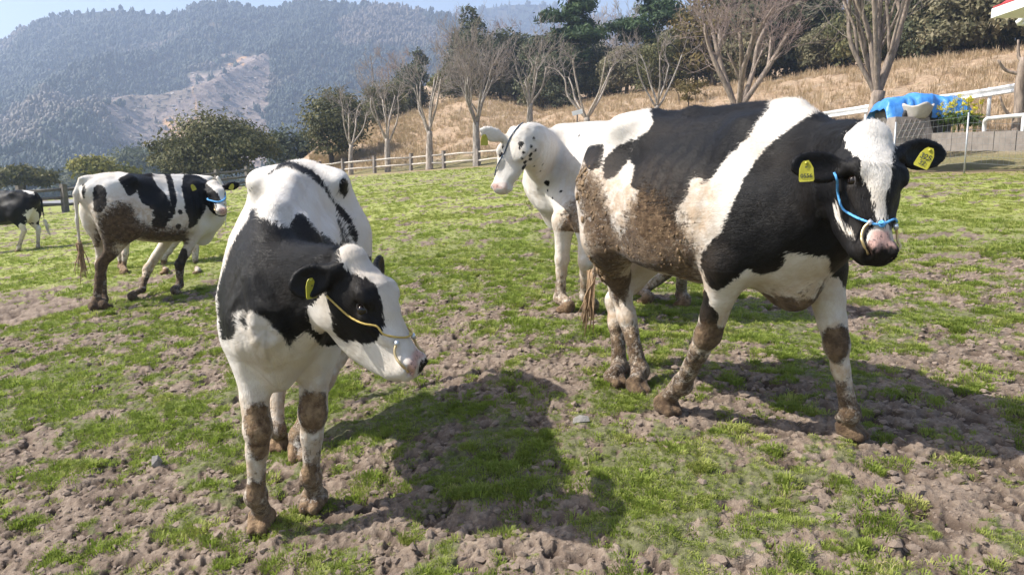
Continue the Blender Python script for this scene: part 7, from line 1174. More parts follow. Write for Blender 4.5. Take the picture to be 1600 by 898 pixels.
def build_grass():
    GM = leaf_mat('grass_blades', (.140, .185, .030), (.275, .335, .065), .45, (.46, .45, .15), .28)
    src = [tuft('tuft', 30, .030, .0050, .9, GM, .045), tuft('tuft', 34, .024, .0055, 1.2, GM, .05), tuft('tuft', 24, .040, .0045, .7, GM, .035), tuft('tuft', 38, .020, .006, 1.4, GM, .055)]
    Ps, Ss, Ts = [], [], []
    for r0, r1, den, sc in ((1.6, 3.4, 1500, .55), (3.4, 5.5, 1150, .62), (5.5, 9, 600, .76), (9, 15, 240, .95), (15, 26, 80, 1.15), (26, 44, 16, 1.5)):
        half = math.radians(52); area = half * (r1 * r1 - r0 * r0); n = int(area * den)
        a = rng.uniform(-half, half, n); r = np.sqrt(rng.uniform(r0 * r0, r1 * r1, n)); x, y = np.sin(a) * r, np.cos(a) * r
        cv = cover(x, y); keep = rng.random(n) < np.clip(cv * 1.0 + .05, 0, 1) * (1 - .95 * verge(x, y)); x, y, cv = x[keep], y[keep], cv[keep]
        z = land_z(x, y) + clods(x, y, cv); Ps.append(np.stack([x, y, z], 1))
        clump = fbm(x * 2.4, y * 2.4, None, 3, 61)
        sz = sc * (.45 + .55 * cv) * (.55 + .9 * sstep(.35, .75, clump)) * rng.uniform(.7, 1.3, len(x))
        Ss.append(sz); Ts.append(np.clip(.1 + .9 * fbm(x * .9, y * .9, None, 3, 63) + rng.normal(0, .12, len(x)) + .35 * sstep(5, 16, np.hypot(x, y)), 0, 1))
    # small separate clumps of young grass in the worn soil
    half = math.radians(52); nc = int(half * (9.5 ** 2 - 1.6 ** 2) * 34); a = rng.uniform(-half, half, nc); r = np.sqrt(rng.uniform(1.6 ** 2, 9.5 ** 2, nc)); cx, cy = np.sin(a) * r, np.cos(a) * r
    k = rng.random(nc) < sstep(.25, .55, fbm(cx * 1.1, cy * 1.1, None, 3, 66) + .06); cx, cy = cx[k], cy[k]; m = rng.integers(5, 26, len(cx)); sg = rng.uniform(.015, .06, len(cx)); tn = rng.uniform(.25, 1.0, len(cx)); bs_ = rng.uniform(.55, 1.25, len(cx))
    ix = np.repeat(np.arange(len(cx)), m); x = cx[ix] + rng.normal(0, 1, len(ix)) * sg[ix]; y = cy[ix] + rng.normal(0, 1, len(ix)) * sg[ix]
    cv = cover(x, y); Ps.append(np.stack([x, y, land_z(x, y) + clods(x, y, cv)], 1)); Ss.append(.72 * bs_[ix] * rng.uniform(.6, 1.2, len(ix)) * (.8 + .05 * np.hypot(x, y))); Ts.append(np.clip(tn[ix] + rng.normal(0, .1, len(ix)), 0, 1))
    P_ = np.concatenate(Ps); S_ = np.concatenate(Ss); T_ = np.concatenate(Ts)
    S3 = np.stack([S_, S_, S_ * rng.uniform(.7, 1.15, len(S_))], 1)
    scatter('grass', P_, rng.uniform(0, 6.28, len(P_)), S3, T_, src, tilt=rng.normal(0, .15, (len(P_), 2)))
    # dead stalks and straw lying on the soil
    DM = leaf_mat('straw', (.22, .16, .09), (.40, .31, .19), 0)
    st = [tuft('straw_wisp', 5, .05, .003, 2.6, DM, .03), tuft('straw_wisp', 3, .07, .003, 3.0, DM, .03)]
    n = 900; a = rng.uniform(-.9, .9, n); r = np.sqrt(rng.uniform(1.7 ** 2, 8 ** 2, n)); x, y = np.sin(a) * r, np.cos(a) * r
    z = land_z(x, y) + clods(x, y, cover(x, y)); scatter('straw', np.stack([x, y, z], 1), rng.uniform(0, 6.28, n), rng.uniform(.3, .75, n), rng.random(n), st)
    # crumbs and clods of soil
    cm = flat_mat('soil_clod', (.30, .23, .18), .95, .35, 40, .7)
    v, f = ico(); cs = []
    for _ in range(5):
        q = v * (1 + rng.normal(0, .2, (12, 1))) * rng.uniform(.6, 1.2, 3); cs.append(mesh_obj('clod', q, [tuple(t) for t in f], cm, None, False, None, False))
    n = 60000; a = rng.uniform(-.9, .9, n); r = np.sqrt(rng.uniform(1.7 ** 2, 9 ** 2, n)); x, y = np.sin(a) * r, np.cos(a) * r
    cv = cover(x, y); k = rng.random(n) < (1 - cv) * .9 + .08; x, y, cv = x[k], y[k], cv[k]; z = land_z(x, y) + clods(x, y, cv)
    s_ = .0035 + .020 * rng.random(len(x)) ** 4.0
    scatter('soil_crumbs', np.stack([x, y, z], 1), rng.uniform(0, 6.28, len(x)), np.stack([s_ * rng.uniform(.8, 1.6, len(x)), s_, s_ * .75], 1), rng.random(len(x)), cs)
    # tall dry grass on the bank
    BM = leaf_mat('dry_blades', (.32, .215, .135), (.50, .365, .24), .2, (.58, .46, .33))
    bs = [tuft('dry_tuft', 16, .42, .018, .5, BM, .2), tuft('dry_tuft', 14, .30, .02, .9, BM, .22), tuft('dry_tuft', 12, .60, .016, .4, BM, .16)]
    n = 26000; u = rng.uniform(.6, 10.2, n); v_ = np.concatenate([rng.uniform(.02, 1.0, n - 5000), rng.uniform(.9, 1.25, 5000)]); P_ = bank_pt(u, v_)
    q = fbm(P_[:, 0] * .35, P_[:, 1] * .35, P_[:, 2] * .35, 3, 71); k = rng.random(n) < (sstep(.3, .6, q) * .9 + .1) * sstep(.12, .34, v_ + .1 * q); P_ = P_[k]
    scatter('dry_grass', P_, rng.uniform(0, 6.28, len(P_)), rng.uniform(.5, 1.2, len(P_)), np.clip(q[k] + rng.normal(0, .2, len(P_)), 0, 1), bs)
PASTURE = build_pasture(); BANKO = build_bank(); build_grass()

# ---- stones lying in the pasture
STONE = flat_mat('stone', (.24, .225, .21), .85, .2, 25, .5)
def stone(px, py, w_, h_, label, tilt=0):
    p = on_ground(px, py); v, f = ico(); rs = np.random.default_rng(int(px))
    bm_v = v * (1 + rs.normal(0, .16, (12, 1))) * np.array([w_ * .5, w_ * .42, h_ * .62]); z0 = land_z(p[0], p[1]) + clods(p[0], p[1], cover(p[0], p[1]))
    o = mesh_obj('stone', bm_v, [tuple(t) for t in f], STONE, None, False); o.location = (p[0], p[1], float(z0) + h_ * .30); o.rotation_euler = (tilt, 0, rs.uniform(0, 6))
    tag(o, label, 'stone', 'stones lying in the pasture')
stone(246, 730, .075, .075, 'pointed pale grey stone standing in the grass at the lower left', .2)
stone(908, 658, .085, .04, 'flat grey stone half in the cow shadow at the centre')
# ---- road beyond the left fence
rd = MB(); L0 = [at(-260, 332, 36.5), at(0, 327.5, 42), at(130, 322, 45), at(330, 305, 55), at(440, 296, 66)]; L1 = [at(-260, 322, 42), at(0, 319, 48), at(130, 315, 52), at(330, 299, 63), at(440, 291, 76)]
for a, b in zip(L0, L1):
    pass
for P_ in (L0, L1):
    for p in P_: p[2] = float(land_z(p[0], p[1])) + .05
V = np.array(L0 + L1); n = len(L0)
o = mesh_obj('road', V, [(i, i + 1, n + i + 1, n + i) for i in range(n - 1)], flat_mat('asphalt', (.20, .20, .21), .9, .12, 3)); tag(o, kind='structure')
# ------------------------------------------------------------------ mountains
SKY_L = [(-1400, 150), (-900, 120), (-500, 110), (-250, 105), (-100, 125), (0, 92), (30, 74), (70, 52), (110, 40), (150, 34), (200, 29), (245, 34), (290, 36), (320, 25), (360, 15), (400, 25), (440, 29), (470, 19), (505, 14), (540, 22), (590, 20), (640, 26), (690, 35), (720, 43), (760, 64), (830, 80), (900, 100), (1000, 120), (1200, 150), (1600, 190), (2200, 200)]
SKY_R = [(400, 200), (560, 120), (640, 60), (700, 30), (740, 30), (790, 22), (830, 18), (870, 24), (920, 36), (980, 44), (1060, 30), (1160, 22), (1250, 24), (1400, 40), (1600, 50), (2000, 70), (2600, 120), (3200, 160)]
FOREST = []
def mountain(name, sk, d0, d1, base_py, na, nt, seed, rib, cut=None, x0=None, x1=None):
    sk = np.array(sk, float)
    px = np.linspace(sk[0, 0], sk[-1, 0], na); top = np.interp(px, sk[:, 0], sk[:, 1])
    k = np.ones(5) / 5; tp = np.pad(top, 2, 'edge'); top = np.convolve(tp, k, 'valid')
    t = np.linspace(-.06, 1.0, nt); PX, T = np.meshgrid(px, t, indexing='ij')
    D = d0 + (d1 - d0) * np.clip(T, -.1, 1) ** 1.15 if False else d0 + (d1 - d0) * T
    PY = base_py + (top[:, None] - base_py) * np.clip(T, -.1, 1) ** .92 if False else base_py + (top[:, None] - base_py) * T
    P_ = np.stack([(PX - 800) / FPX * D, D, CAM[2] + (HOR - PY) / FPX * D], -1)
    # spurs and gullies running down the slope
    n = fbm(P_[..., 0] * .0045 + T * .9, P_[..., 1] * .0022, None, 5, seed) - .5
    n2 = 1 - 2 * np.abs(fbm(P_[..., 0] * .007 + 5, P_[..., 1] * .003 + T * 1.5, None, 3, seed + 9) - .5)
    env = np.sin(np.clip(T, 0, 1) * math.pi) ** .7
    P_[..., 2] += (n * rib * 1.3 + (n2 - .75) * rib * .8) * env
    P_[..., 1] += n * rib * 2.0 * env
    # far side falls away
    B_ = P_[:, -1:].copy(); B_[..., 1] += 350; B_[..., 2] -= 160; P_ = np.concatenate([P_, B_], 1)
    T2 = np.concatenate([T, T[:, -1:] * 1.2], 1); PX2 = np.concatenate([PX, PX[:, -1:]], 1); PY2 = np.concatenate([PY, PY[:, -1:] + 30], 1)
    cutv = np.full(PX2.shape, -50.0)
    if cut is not None:
        w_ = (fbm(PX2 * .035, PY2 * .05, None, 4, 77) - .5) * 26
        for poly in cut: cutv = np.maximum(cutv, poly_sd(np.stack([PX2 + w_, PY2 + w_], -1).reshape(-1, 2), poly).reshape(PX2.shape))
    trk = np.full(PX2.shape, 60.0)
    if cut is not None:
        q = np.stack([PX2 + w_ * .25, PY2 + w_ * .15], -1)
        for line in TRACK:
            for a, b in zip(line[:-1], line[1:]):
                a, b = np.array(a, float), np.array(b, float); tt = np.clip(((q - a) @ (b - a)) / ((b - a) @ (b - a)), 0, 1)
                trk = np.minimum(trk, np.linalg.norm((q - a - tt[..., None] * (b - a)) * (1, 1.3), axis=-1))
    nt2 = P_.shape[1]; i = np.arange(na - 1)[:, None]; j = np.arange(nt2 - 1)[None]
    F = np.stack([i * nt2 + j, (i + 1) * nt2 + j, (i + 1) * nt2 + j + 1, i * nt2 + j + 1], -1).reshape(-1, 4)
    m, N, L, Bs = new_mat(name); g = NB(m); p = g.pos()
    n1 = g.noise(p, .02, 6, .65); n3 = g.noise(p, .12, 5, .7); cu = g.attr('cut')
    forest = g.mix(g.sm(n1, .35, .65), (.022, .034, .022), (.085, .070, .050))
    bare = g.mix(g.sm(n3, .3, .7), (.14, .108, .094), (.32, .255, .22)); bare = g.mix(g.sm(g.math('ADD', g.attr('track'), g.math('MULTIPLY', g.noise(p, .05, 3), 3)), 5.2, 2.6), bare, (.50, .30, .15)); bare = g.mix(g.sm(g.noise(p, .02, 5, .65), .5, .62, 0, .6), bare, (.13, .11, .085))
    L.new(g.mix(g.sm(cu, -3, 3), forest, bare), Bs.inputs['Base Color']); Bs.inputs['Roughness'].default_value = .95; Bs.inputs['Specular IOR Level'].default_value = .05
    L.new(g.bump(n3, 1, 3), Bs.inputs['Normal'])
    o = mesh_obj('mountain', P_.reshape(-1, 3), F, m, None, True, dict(cut=cutv.ravel(), track=trk.ravel())); tag(o, kind='structure')
    return P_[:, :nt], PX, PY, T, cutv[:, :nt]
CUT = [[(188, 172), (205, 165), (225, 150), (245, 140), (285, 135), (300, 118), (335, 100), (362, 92), (390, 89), (420, 93), (432, 118), (438, 150), (425, 190), (415, 225), (330, 235), (262, 208), (215, 190)],
       [(408, 190), (430, 178), (452, 172), (470, 190), (466, 225), (420, 235)]]
TRACK = [[(262, 196), (290, 180), (318, 168), (338, 160), (322, 145), (308, 136)], [(322, 124), (345, 114), (372, 116), (398, 124)], [(372, 98), (388, 94), (398, 92)], [(222, 188), (234, 196)], [(285, 172), (330, 166), (372, 158), (405, 160)]]
def grid_samples(G, n, accept):
    P_, PX, PY, T, cu = G; na, nt = PX.shape
    e1 = np.linalg.norm(np.diff(P_, axis=0), axis=2)[:, :-1]; e2 = np.linalg.norm(np.diff(P_, axis=1), axis=2)[:-1]
    wt = (e1 * e2); vis = (PX[:-1, :-1] > -150) & (PX[:-1, :-1] < 1750); wt = np.where(vis, wt, wt * .25) * (1.0 / (200 + P_[:-1, :-1, 1])) ; wt = wt / wt.sum()
    c_ = rng.choice(wt.size, n, p=wt.ravel()); i, j = np.unravel_index(c_, wt.shape); u, v_ = rng.random(n), rng.random(n)
    q = lambda A: (A[i, j].T * (1 - u) * (1 - v_) + A[i + 1, j].T * u * (1 - v_) + A[i, j + 1].T * (1 - u) * v_ + A[i + 1, j + 1].T * u * v_).T
    return q(P_), q(PX), q(PY), q(T), q(cu)
def crown_src(name, kind, mat):
    v, f = ico()
    if kind == 'cone':
        V, F = [], []; n = 7
        for k, (z0, r0, z1) in enumerate(((0, .36, .5), (.25, .30, .75), (.5, .20, 1.0))):
            b = len(V); V += [(math.cos(a) * r0 * rng.uniform(.8, 1.2), math.sin(a) * r0 * rng.uniform(.8, 1.2), z0 + rng.uniform(-.04, .04)) for a in np.arange(n) * 2 * math.pi / n] + [(0, 0, z1)]
            F += [(b + i, b + (i + 1) % n, b + n) for i in range(n)]
        return mesh_obj(name, np.array(V), F, mat, None, False, None, False)
    V, F = [], []
    for _ in range(7):
        c_ = rng.normal(0, .24, 3) * np.array([1, 1, .6]) + (0, 0, .5); s_ = rng.uniform(.2, .36); b = len(V)
        V += list(v * (1 + rng.normal(0, .18, (12, 1))) * s_ + c_); F += [tuple(int(k) + b for k in t) for t in f]
    return mesh_obj(name, np.array(V), F, mat, None, True, None, False)
GL = mountain('mountain_forest_floor', SKY_L, 250, 900, 300, 620, 130, 81, 72, CUT)
GR = mountain('far_mountain_floor', SKY_R, 950, 1500, 300, 160, 40, 91, 40)
FM = leaf_mat('far_leaves', (.010, .024, .016), (.026, .038, .024), 0, (.130, .102, .082), .16)
fs = [crown_src('far_crown', 'cone', FM), crown_src('far_crown', 'cone', FM), crown_src('far_crown', 'round', FM), crown_src('far_crown', 'round', FM)]
def forest(G, n, s0, s1, tone_bias):
    P_, PX, PY, T, cu = grid_samples(G, n, None)
    k = (cu < -1.0) | (rng.random(n) < .03 + .25 * (cu < 5)); P_, PX, PY, T, cu = P_[k], PX[k], PY[k], T[k], cu[k]; m = len(P_)
    tn = fbm(P_[:, 0] * .008, P_[:, 1] * .006, None, 4, 101) - .10 * (T - .4); tn = np.clip(sstep(.46, .58, tn) * 1.0 + rng.normal(0, .07, m) + tone_bias, 0, 1)
    sz = rng.uniform(s0, s1, m) * (1 - .2 * (T < .3)); P_[:, 2] -= 1.0
    return P_, sz, tn
A1 = forest(GL, 60000, 4.2, 7.5, .0); A2 = forest(GR, 12000, 8, 13, .1)
P_ = np.concatenate([A1[0], A2[0]]); S_ = np.concatenate([A1[1], A2[1]]); T_ = np.concatenate([A1[2], A2[2]])
fo = scatter('far_forest', P_, rng.uniform(0, 6.28, len(P_)), np.stack([S_ * .75, S_ * .75, S_ * rng.uniform(.8, 1.3, len(S_))], 1), T_, fs)
# felled timber, stones and pale debris on the cleared slope
P_, PX, PY, T, cu = grid_samples(GL, 26000, None); k = cu > 1; P_ = P_[k]; n = len(P_)
dm = leaf_mat('felled_wood', (.10, .085, .075), (.30, .26, .23), 0, (.62, .58, .54)); db = []
for _ in range(3):
    b = MB(); b.box((0, 0, .3), (1.0, .35, .4), None, .08); o = b.build('debris', dm); C.objects.unlink(o); db.append(o)
scatter('felled_debris', P_, rng.uniform(0, 6.28, n), np.stack([rng.uniform(1.2, 5, n), rng.uniform(.8, 2.2, n), rng.uniform(.8, 2.2, n)], 1), np.clip(rng.normal(.42, .32, n), 0, 1), db)
tm = flat_mat('bare_earth_track', (.46, .27, .14), .95, .15, .3)
# ------------------------------------------------------------------ trees near the pasture
BARK = {}
def bark(kind):
    if kind not in BARK:
        c0 = dict(pale=(.40, .345, .295), brown=(.27, .215, .175), grey=(.33, .295, .26), dark=(.09, .07, .055))[kind]
        m, N, L, B = new_mat('bark_' + kind); g = NB(m); ob = g.obj()
        n1 = g.noise(g.mapv(ob, (6, 6, 1.5)), 1.6, 5, .65); n2 = g.noise(ob, 3, 4, .6)
        col = g.mix(g.sm(n1, .35, .7), tuple(c * .55 for c in c0), tuple(min(1, c * 1.25) for c in c0)); col = g.mix(g.sm(n2, .55, .75, 0, .4), col, (.05, .045, .035))
        L.new(col, B.inputs['Base Color']); B.inputs['Roughness'].default_value = .9; L.new(g.bump(n1, .7, .03), B.inputs['Normal']); BARK[kind] = m
    return BARK[kind]
TWIG = flat_mat('twigs', (.27, .230, .205), .9, .3, 2)
TWIG_R = flat_mat('reddish_twigs', (.27, .205, .18), .9, .3, 2)
TWIG_G = flat_mat('grey_twigs', (.36, .32, .29), .9, .3, 2)
def twigs(mb, p, d, ln, r, depth, rs, up=.25, n=3, spread=.6, nside=3, rmin=.006):
    """slender branches dividing outwards"""
    k = 4; q = [np.array(p, float)]; dd = unit(d)
    for i in range(k):
        dd = unit(dd + rs.normal(0, .12, 3) + (0, 0, up * .12)); q.append(q[-1] + dd * ln / k)
    mb.tube(q, np.linspace(r, r * .45, k + 1), nside, False)
    if depth <= 0: return
    for i in range(n):
        t = rs.uniform(.3, 1.0); a = q[min(k - 1, int(t * k))]; b = q[min(k, int(t * k) + 1)]; s_ = a + (b - a) * (t * k - int(t * k))
        twigs(mb, s_, unit(dd + rs.normal(0, spread, 3) + (0, 0, up)), ln * rs.uniform(.5, .75), max(r * .6, rmin), depth - 1, rs, up, n, spread, nside, rmin)
def pollard(px, py, dist, height, rad, limbs, label, seed, twig_len=1.4, ntw=10, lean=0.0, kind='pale', twm=None, stems=1, group='pollarded trees along the pasture fence', fork=None, base=None, tdepth=2, wide=.34, trs=1.0):
    """pruned tree: trunk, a few thick limbs ending in knobs, a haze of fine twigs"""
    rs = np.random.default_rng(seed); p = at(px, py, dist) if base is None else base
    root = empty('bare_tree', tuple(p)); tag(root, label, 'tree', group)
    fk = fork or height * .42; tops = []
    tr = MB(); q = [np.array([0, 0, -.3]), np.array([lean * .2, 0, fk * .35]), np.array([lean * .5, 0, fk * .7]), np.array([lean, 0, fk])]
    tr.tube(smooth_path(q, 3), np.linspace(rad * 1.25, rad * .85, 10), 9, True, .04)
    tr.build('trunk', bark(kind), root, True)
    tw = MB()
    for i in range(limbs):
        a = 2 * math.pi * i / limbs + rs.uniform(-.5, .5); out = rs.uniform(.6, 1.2) * wide * (height - fk); hh = rs.uniform(.72, 1.05) * (height - fk)
        b = MB(); s_ = np.array([lean, 0, fk * rs.uniform(.82, .99)]); e = s_ + np.array([math.cos(a) * out, math.sin(a) * out, hh])
        mid = s_ * .5 + e * .5 + np.array([math.cos(a), math.sin(a), -.35]) * out * .10 + rs.normal(0, .10, 3) * np.array([1, 1, .5]) * height / 5
        m1, m2 = s_ * .72 + mid * .28 + rs.normal(0, .05, 3), mid * .45 + e * .55 + rs.normal(0, .09, 3) * height / 5
        pth = smooth_path([s_, m1, mid, m2, e], 3); b.tube(pth, np.linspace(rad * (.42 if rad < .28 else .54), rad * (.20 if rad < .28 else .27), len(pth)), 7, True, .06)
        v, f = ico(); b.add(v * (1 + rs.normal(0, .2, (12, 1))) * rad * .34 + e, f)
        if rad > .22:
            for q_ in range(2):
                s2 = pth[int(len(pth) * rs.uniform(.35, .65))]; a2 = a + rs.normal(0, 1.0); e2 = s2 + np.array([math.cos(a2) * out * .5, math.sin(a2) * out * .5, hh * rs.uniform(.35, .5)])
                p2 = smooth_path([s2, s2 * .5 + e2 * .5 + rs.normal(0, .08, 3), e2], 3); b.tube(p2, np.linspace(rad * .26, rad * .14, len(p2)), 6, True, .06)
                for _ in range(5): twigs(tw, p2[-1 - rs.integers(0, 3)], unit(np.array([math.cos(a2), math.sin(a2), 1.3]) + rs.normal(0, .6, 3)), twig_len * rs.uniform(.5, 1.0), .00034 * p[1], tdepth, rs, .3, 4, .5, 3, .0002 * p[1])
        b.build('limb', bark(kind), root, True)
        for k in range(max(3, int(ntw * .5))):
            t = 1.0 if rs.random() < .65 else rs.uniform(.4, 1); sp = pth[int(t * (len(pth) - 1))]
            twigs(tw, sp, unit(np.array([math.cos(a), math.sin(a), 1.2]) + rs.normal(0, .65, 3)), twig_len * rs.uniform(.5, 1.1), .00038 * p[1] * trs, tdepth, rs, .3, 3, .5, 3, .00020 * p[1])
    if tw.n: tw.build('crown', twm or TWIG, root, True)
    return root
PG = 'pollarded trees along the pasture fence'
pollard(548, 274, 57, 5.2, .17, 5, 'leftmost bare pruned tree of the fence row, right of the dark bushy tree', 1, 1.5, 9, .1, 'pale')
pollard(606, 270, 55, 5.6, .19, 6, 'bare pruned tree standing between the first two posts of the mid fence', 2, 1.5, 10, 0, 'pale')
pollard(671, 266, 53, 6.2, .22, 6, 'bare pruned tree with low side limb in front of the dry grass bank', 3, 1.8, 10, .05, 'pale')
pollard(745, 263, 51, 7.0, .24, 7, 'tall bare pruned tree just left of the white cow ear', 4, 2.0, 10, -.05, 'grey')
pollard(828, 215, 52, 5.2, .20, 6, 'bare pruned tree rising behind the white cow head', 5, 1.8, 10, 0, 'pale')
pollard(917, 205, 48, 4.4, .20, 6, 'bare tree with several pale stems behind the white cow back', 6, 1.4, 9, 0, 'pale', fork=.8, wide=.5)
pollard(1026, 190, 46, 4.0, .17, 5, 'small bare tree with upright stems behind the rump of the walking cow', 7, 1.3, 8, 0, 'grey', fork=.9, wide=.4)
pollard(1152, 190, 37, 4.6, .30, 6, 'thick pruned tree with knobby spreading limbs behind the walking cow shoulder', 8, 1.9, 12, 0, 'brown', fork=.45, wide=.42, twm=TWIG_R, tdepth=2)
pollard(1362, 235, 27, 7.0, .25, 9, 'big bare tree with upright branches behind the walking cow head', 9, 2.2, 9, .1, 'brown', fork=2.0, wide=.26, tdepth=2)
# broken pollard at the right edge
rs = np.random.default_rng(5); p = at(1588, 205, 22); root = empty('bare_tree', tuple(p)); tag(root, 'bare stump like trunk with short stubs at the right edge', 'tree', PG)
b = MB(); b.tube(smooth_path([(0, 0, -.3), (.02, 0, .7), (-.02, 0, 1.4), (.05, 0, 2.0)], 3), np.linspace(.15, .11, 10), 8, True, .05); b.build('trunk', bark('brown'), root, True)
for e in ((-.55, 0, .95, .35), (-.62, .1, 1.95, 1.55), (-.1, .1, 2.5, 1.9), (.4, 0, 2.2, 1.7)):
    b = MB(); b.tube(smooth_path([(0, 0, e[3]), (e[0] * .6, e[1], e[3] + (e[2] - e[3]) * .3), (e[0], e[1], e[2])], 4), np.linspace(.055, .03, 9), 7, True, .06); b.build('limb', bark('brown'), root, True)
# ---- leafy trees: crowns of many small leaf clumps
def leaf_mat2(name, c0, c1, c2=None, tr=.25):
    m = bpy.data.materials.new(name); m.use_nodes = True; N, L = m.node_tree.nodes, m.node_tree.links; g = NB(m); B = N['Principled BSDF']
    f = g.attr('shade'); col = g.ramp(f, [(0, c0), (.6, c1), (1, c2 or c1)])
    L.new(col, B.inputs['Base Color']); B.inputs['Roughness'].default_value = .65; B.inputs['Specular IOR Level'].default_value = .2
    T = N.new('ShaderNodeBsdfTranslucent'); L.new(col, T.inputs['Color']); M = N.new('ShaderNodeMixShader'); M.inputs[0].default_value = tr
    L.new(B.outputs[0], M.inputs[1]); L.new(T.outputs[0], M.inputs[2]); L.new(M.outputs[0], N['Material Output'].inputs['Surface']); return m
LEAF = dict(oak=leaf_mat2('evergreen_leaves', (.055, .062, .026), (.125, .122, .050), (.21, .185, .085)), dark=leaf_mat2('dark_leaves', (.042, .054, .030), (.095, .104, .056), (.165, .165, .095)),
            yellow=leaf_mat2('yellow_leaves', (.10, .11, .025), (.20, .19, .045), (.30, .27, .07)), rust=leaf_mat2('rusty_leaves', (.085, .070, .025), (.150, .115, .040), (.20, .14, .05)),
            grey=leaf_mat2('grey_leaves', (.060, .075, .045), (.100, .115, .070), (.15, .16, .10)), pine=leaf_mat2('pine_needles', (.026, .050, .022), (.055, .095, .036), (.110, .155, .050)),
            bush=leaf_mat2('bush_leaves', (.10, .098, .052), (.20, .18, .105), (.29, .25, .16)), flower=None)
def crown_mesh(blobs, n, leaf, rs, name, mat, root, hollow=.55, elong=1.0):
    """blobs: centre, radii; leaves sit in ragged clumps through each blob's outer shell"""
    blobs = [(np.array(c_, float), np.array(r, float)) for c_, r in blobs]; wt = np.array([r[0] * r[1] + r[1] * r[2] for _, r in blobs]); wt /= wt.sum()
    ncl = max(12, n // 16); bi = rs.choice(len(blobs), ncl, p=wt); d = rs.normal(0, 1, (ncl, 3)); d[:, 2] = np.abs(d[:, 2]) * .9 - .35; d /= np.linalg.norm(d, axis=1)[:, None]
    rad = hollow + (1.08 - hollow) * rs.random(ncl) ** .5
    cc = np.array([blobs[b][0] for b in bi]); rr = np.array([blobs[b][1] for b in bi]); cl = cc + d * rr * rad[:, None]
    tone = np.clip(rs.normal(.42, .22, ncl), 0, 1)
    ci = rs.integers(0, ncl, n); sp = np.mean(rr[ci], 1)[:, None] * .16 + leaf * .6
    P_ = cl[ci] + rs.normal(0, 1, (n, 3)) * sp * np.array([1, 1, .6]); nn = unit_rows(d[ci] + rs.normal(0, .55, (n, 3)) + (0, 0, .25))
    t1 = unit_rows(np.cross(nn, rs.normal(0, 1, (n, 3)))); t2 = np.cross(nn, t1); s_ = (leaf * rs.uniform(.5, 1.3, n))[:, None]
    q = np.stack([P_ - t1 * s_ * elong, P_ - t2 * s_ * .5, P_ + t1 * s_ * elong, P_ + t2 * s_ * .5], 1).reshape(-1, 3)
    sh = np.clip(tone[ci] + rs.normal(0, .12, n), 0, 1)
    return mesh_obj(name, q, np.arange(n * 4).reshape(-1, 4), mat, root, False, dict(shade=np.repeat(sh, 4)))
def unit_rows(a): return a / (np.linalg.norm(a, axis=1)[:, None] + 1e-9)
def leafy(px, py, dist, w_, h_, leafk, label, seed, n=3200, leaf=.20, trunk=.25, kind='dark', group=None, shape='round', cat='tree', name='evergreen_tree', base=None, low=False):
    rs = np.random.default_rng(seed); p = at(px, py, dist) if base is None else base; root = empty(name, tuple(p)); tag(root, label, cat, group)
    tr = MB(); th = h_ * (.45 if shape != 'pine' else .95)
    tr.tube(smooth_path([(0, 0, -.5), (rs.normal(0, .1), 0, th * .5), (rs.normal(0, .15), 0, th)], 4), np.linspace(trunk, trunk * .4, 9), 8, True, .04)
    bl = []
    if shape == 'round':
        for k in range(13):
            a = rs.uniform(0, 6.28); r = w_ * .5 * math.sqrt(rs.random()) * .72; z = h_ * rs.uniform(.12 if low else .30, .80); fr = math.sqrt(max(.1, 1 - ((z / h_ - .45) / .62) ** 2)); bl.append(((math.cos(a) * r * fr, math.sin(a) * r * fr, z), (w_ * rs.uniform(.15, .26), w_ * rs.uniform(.15, .26), h_ * rs.uniform(.12, .20))))
        bl.append(((0, 0, h_ * .55), (w_ * .34, w_ * .34, h_ * .36)))
    elif shape == 'cone':
        for k in range(12):
            z = h_ * (.12 + .82 * k / 12); r = w_ * .5 * (1 - (k / 12.5)) ** .8; a = rs.uniform(0, 6.28); bl.append(((math.cos(a) * r * .3, math.sin(a) * r * .3, z), (r * .8 + .2, r * .8 + .2, h_ * .09)))
    elif shape == 'pine':
        for k in range(15):
            z = h_ * (.38 + .60 * k / 15); r = w_ * .5 * (1.05 - .75 * (k / 15)) * rs.uniform(.5, 1.0); a = rs.uniform(0, 6.28); bl.append(((math.cos(a) * r * .65, math.sin(a) * r * .65, z), (r * .62 + .25, r * .62 + .25, h_ * .042)))
            tr.tube([(0, 0, z - .3), (math.cos(a) * r * .8, math.sin(a) * r * .8, z)], (trunk * .22, trunk * .08), 5)
    tr.build('trunk', bark(kind), root, True)
    crown_mesh(bl, n, leaf, rs, 'crown', LEAF[leafk], root, .5 if shape != 'pine' else .2, 1.0 if shape != 'pine' else 1.5)
    return root
leafy(338, 300, 56, 8.6, 6.2, 'oak', 'broad rounded dark evergreen tree beyond the left fence', 11, 15000, .15, .35)
leafy(285, 300, 60, 4.6, 4.4, 'oak', 'smaller rounded evergreen merging with the left side of the broad dark tree', 12, 7000, .15, .2)
leafy(516, 280, 64, 6.0, 7.6, 'oak', 'tall dark bushy evergreen at the left end of the dry bank', 13, 11000, .15, .3)
leafy(452, 285, 75, 5.0, 5.4, 'grey', 'greyish green tree between the two dark evergreens', 14, 3000, .24, .2)
leafy(162, 302, 72, 5.6, 3.6, 'yellow', 'yellow green rounded shrub behind the muddy flanked cow', 15, 3600, .20, .15, cat='shrub', name='shrub')
leafy(40, 304, 66, 5.4, 2.6, 'oak', 'low olive green bush behind the left rail fence', 16, 3000, .20, .15, cat='shrub', name='shrub')
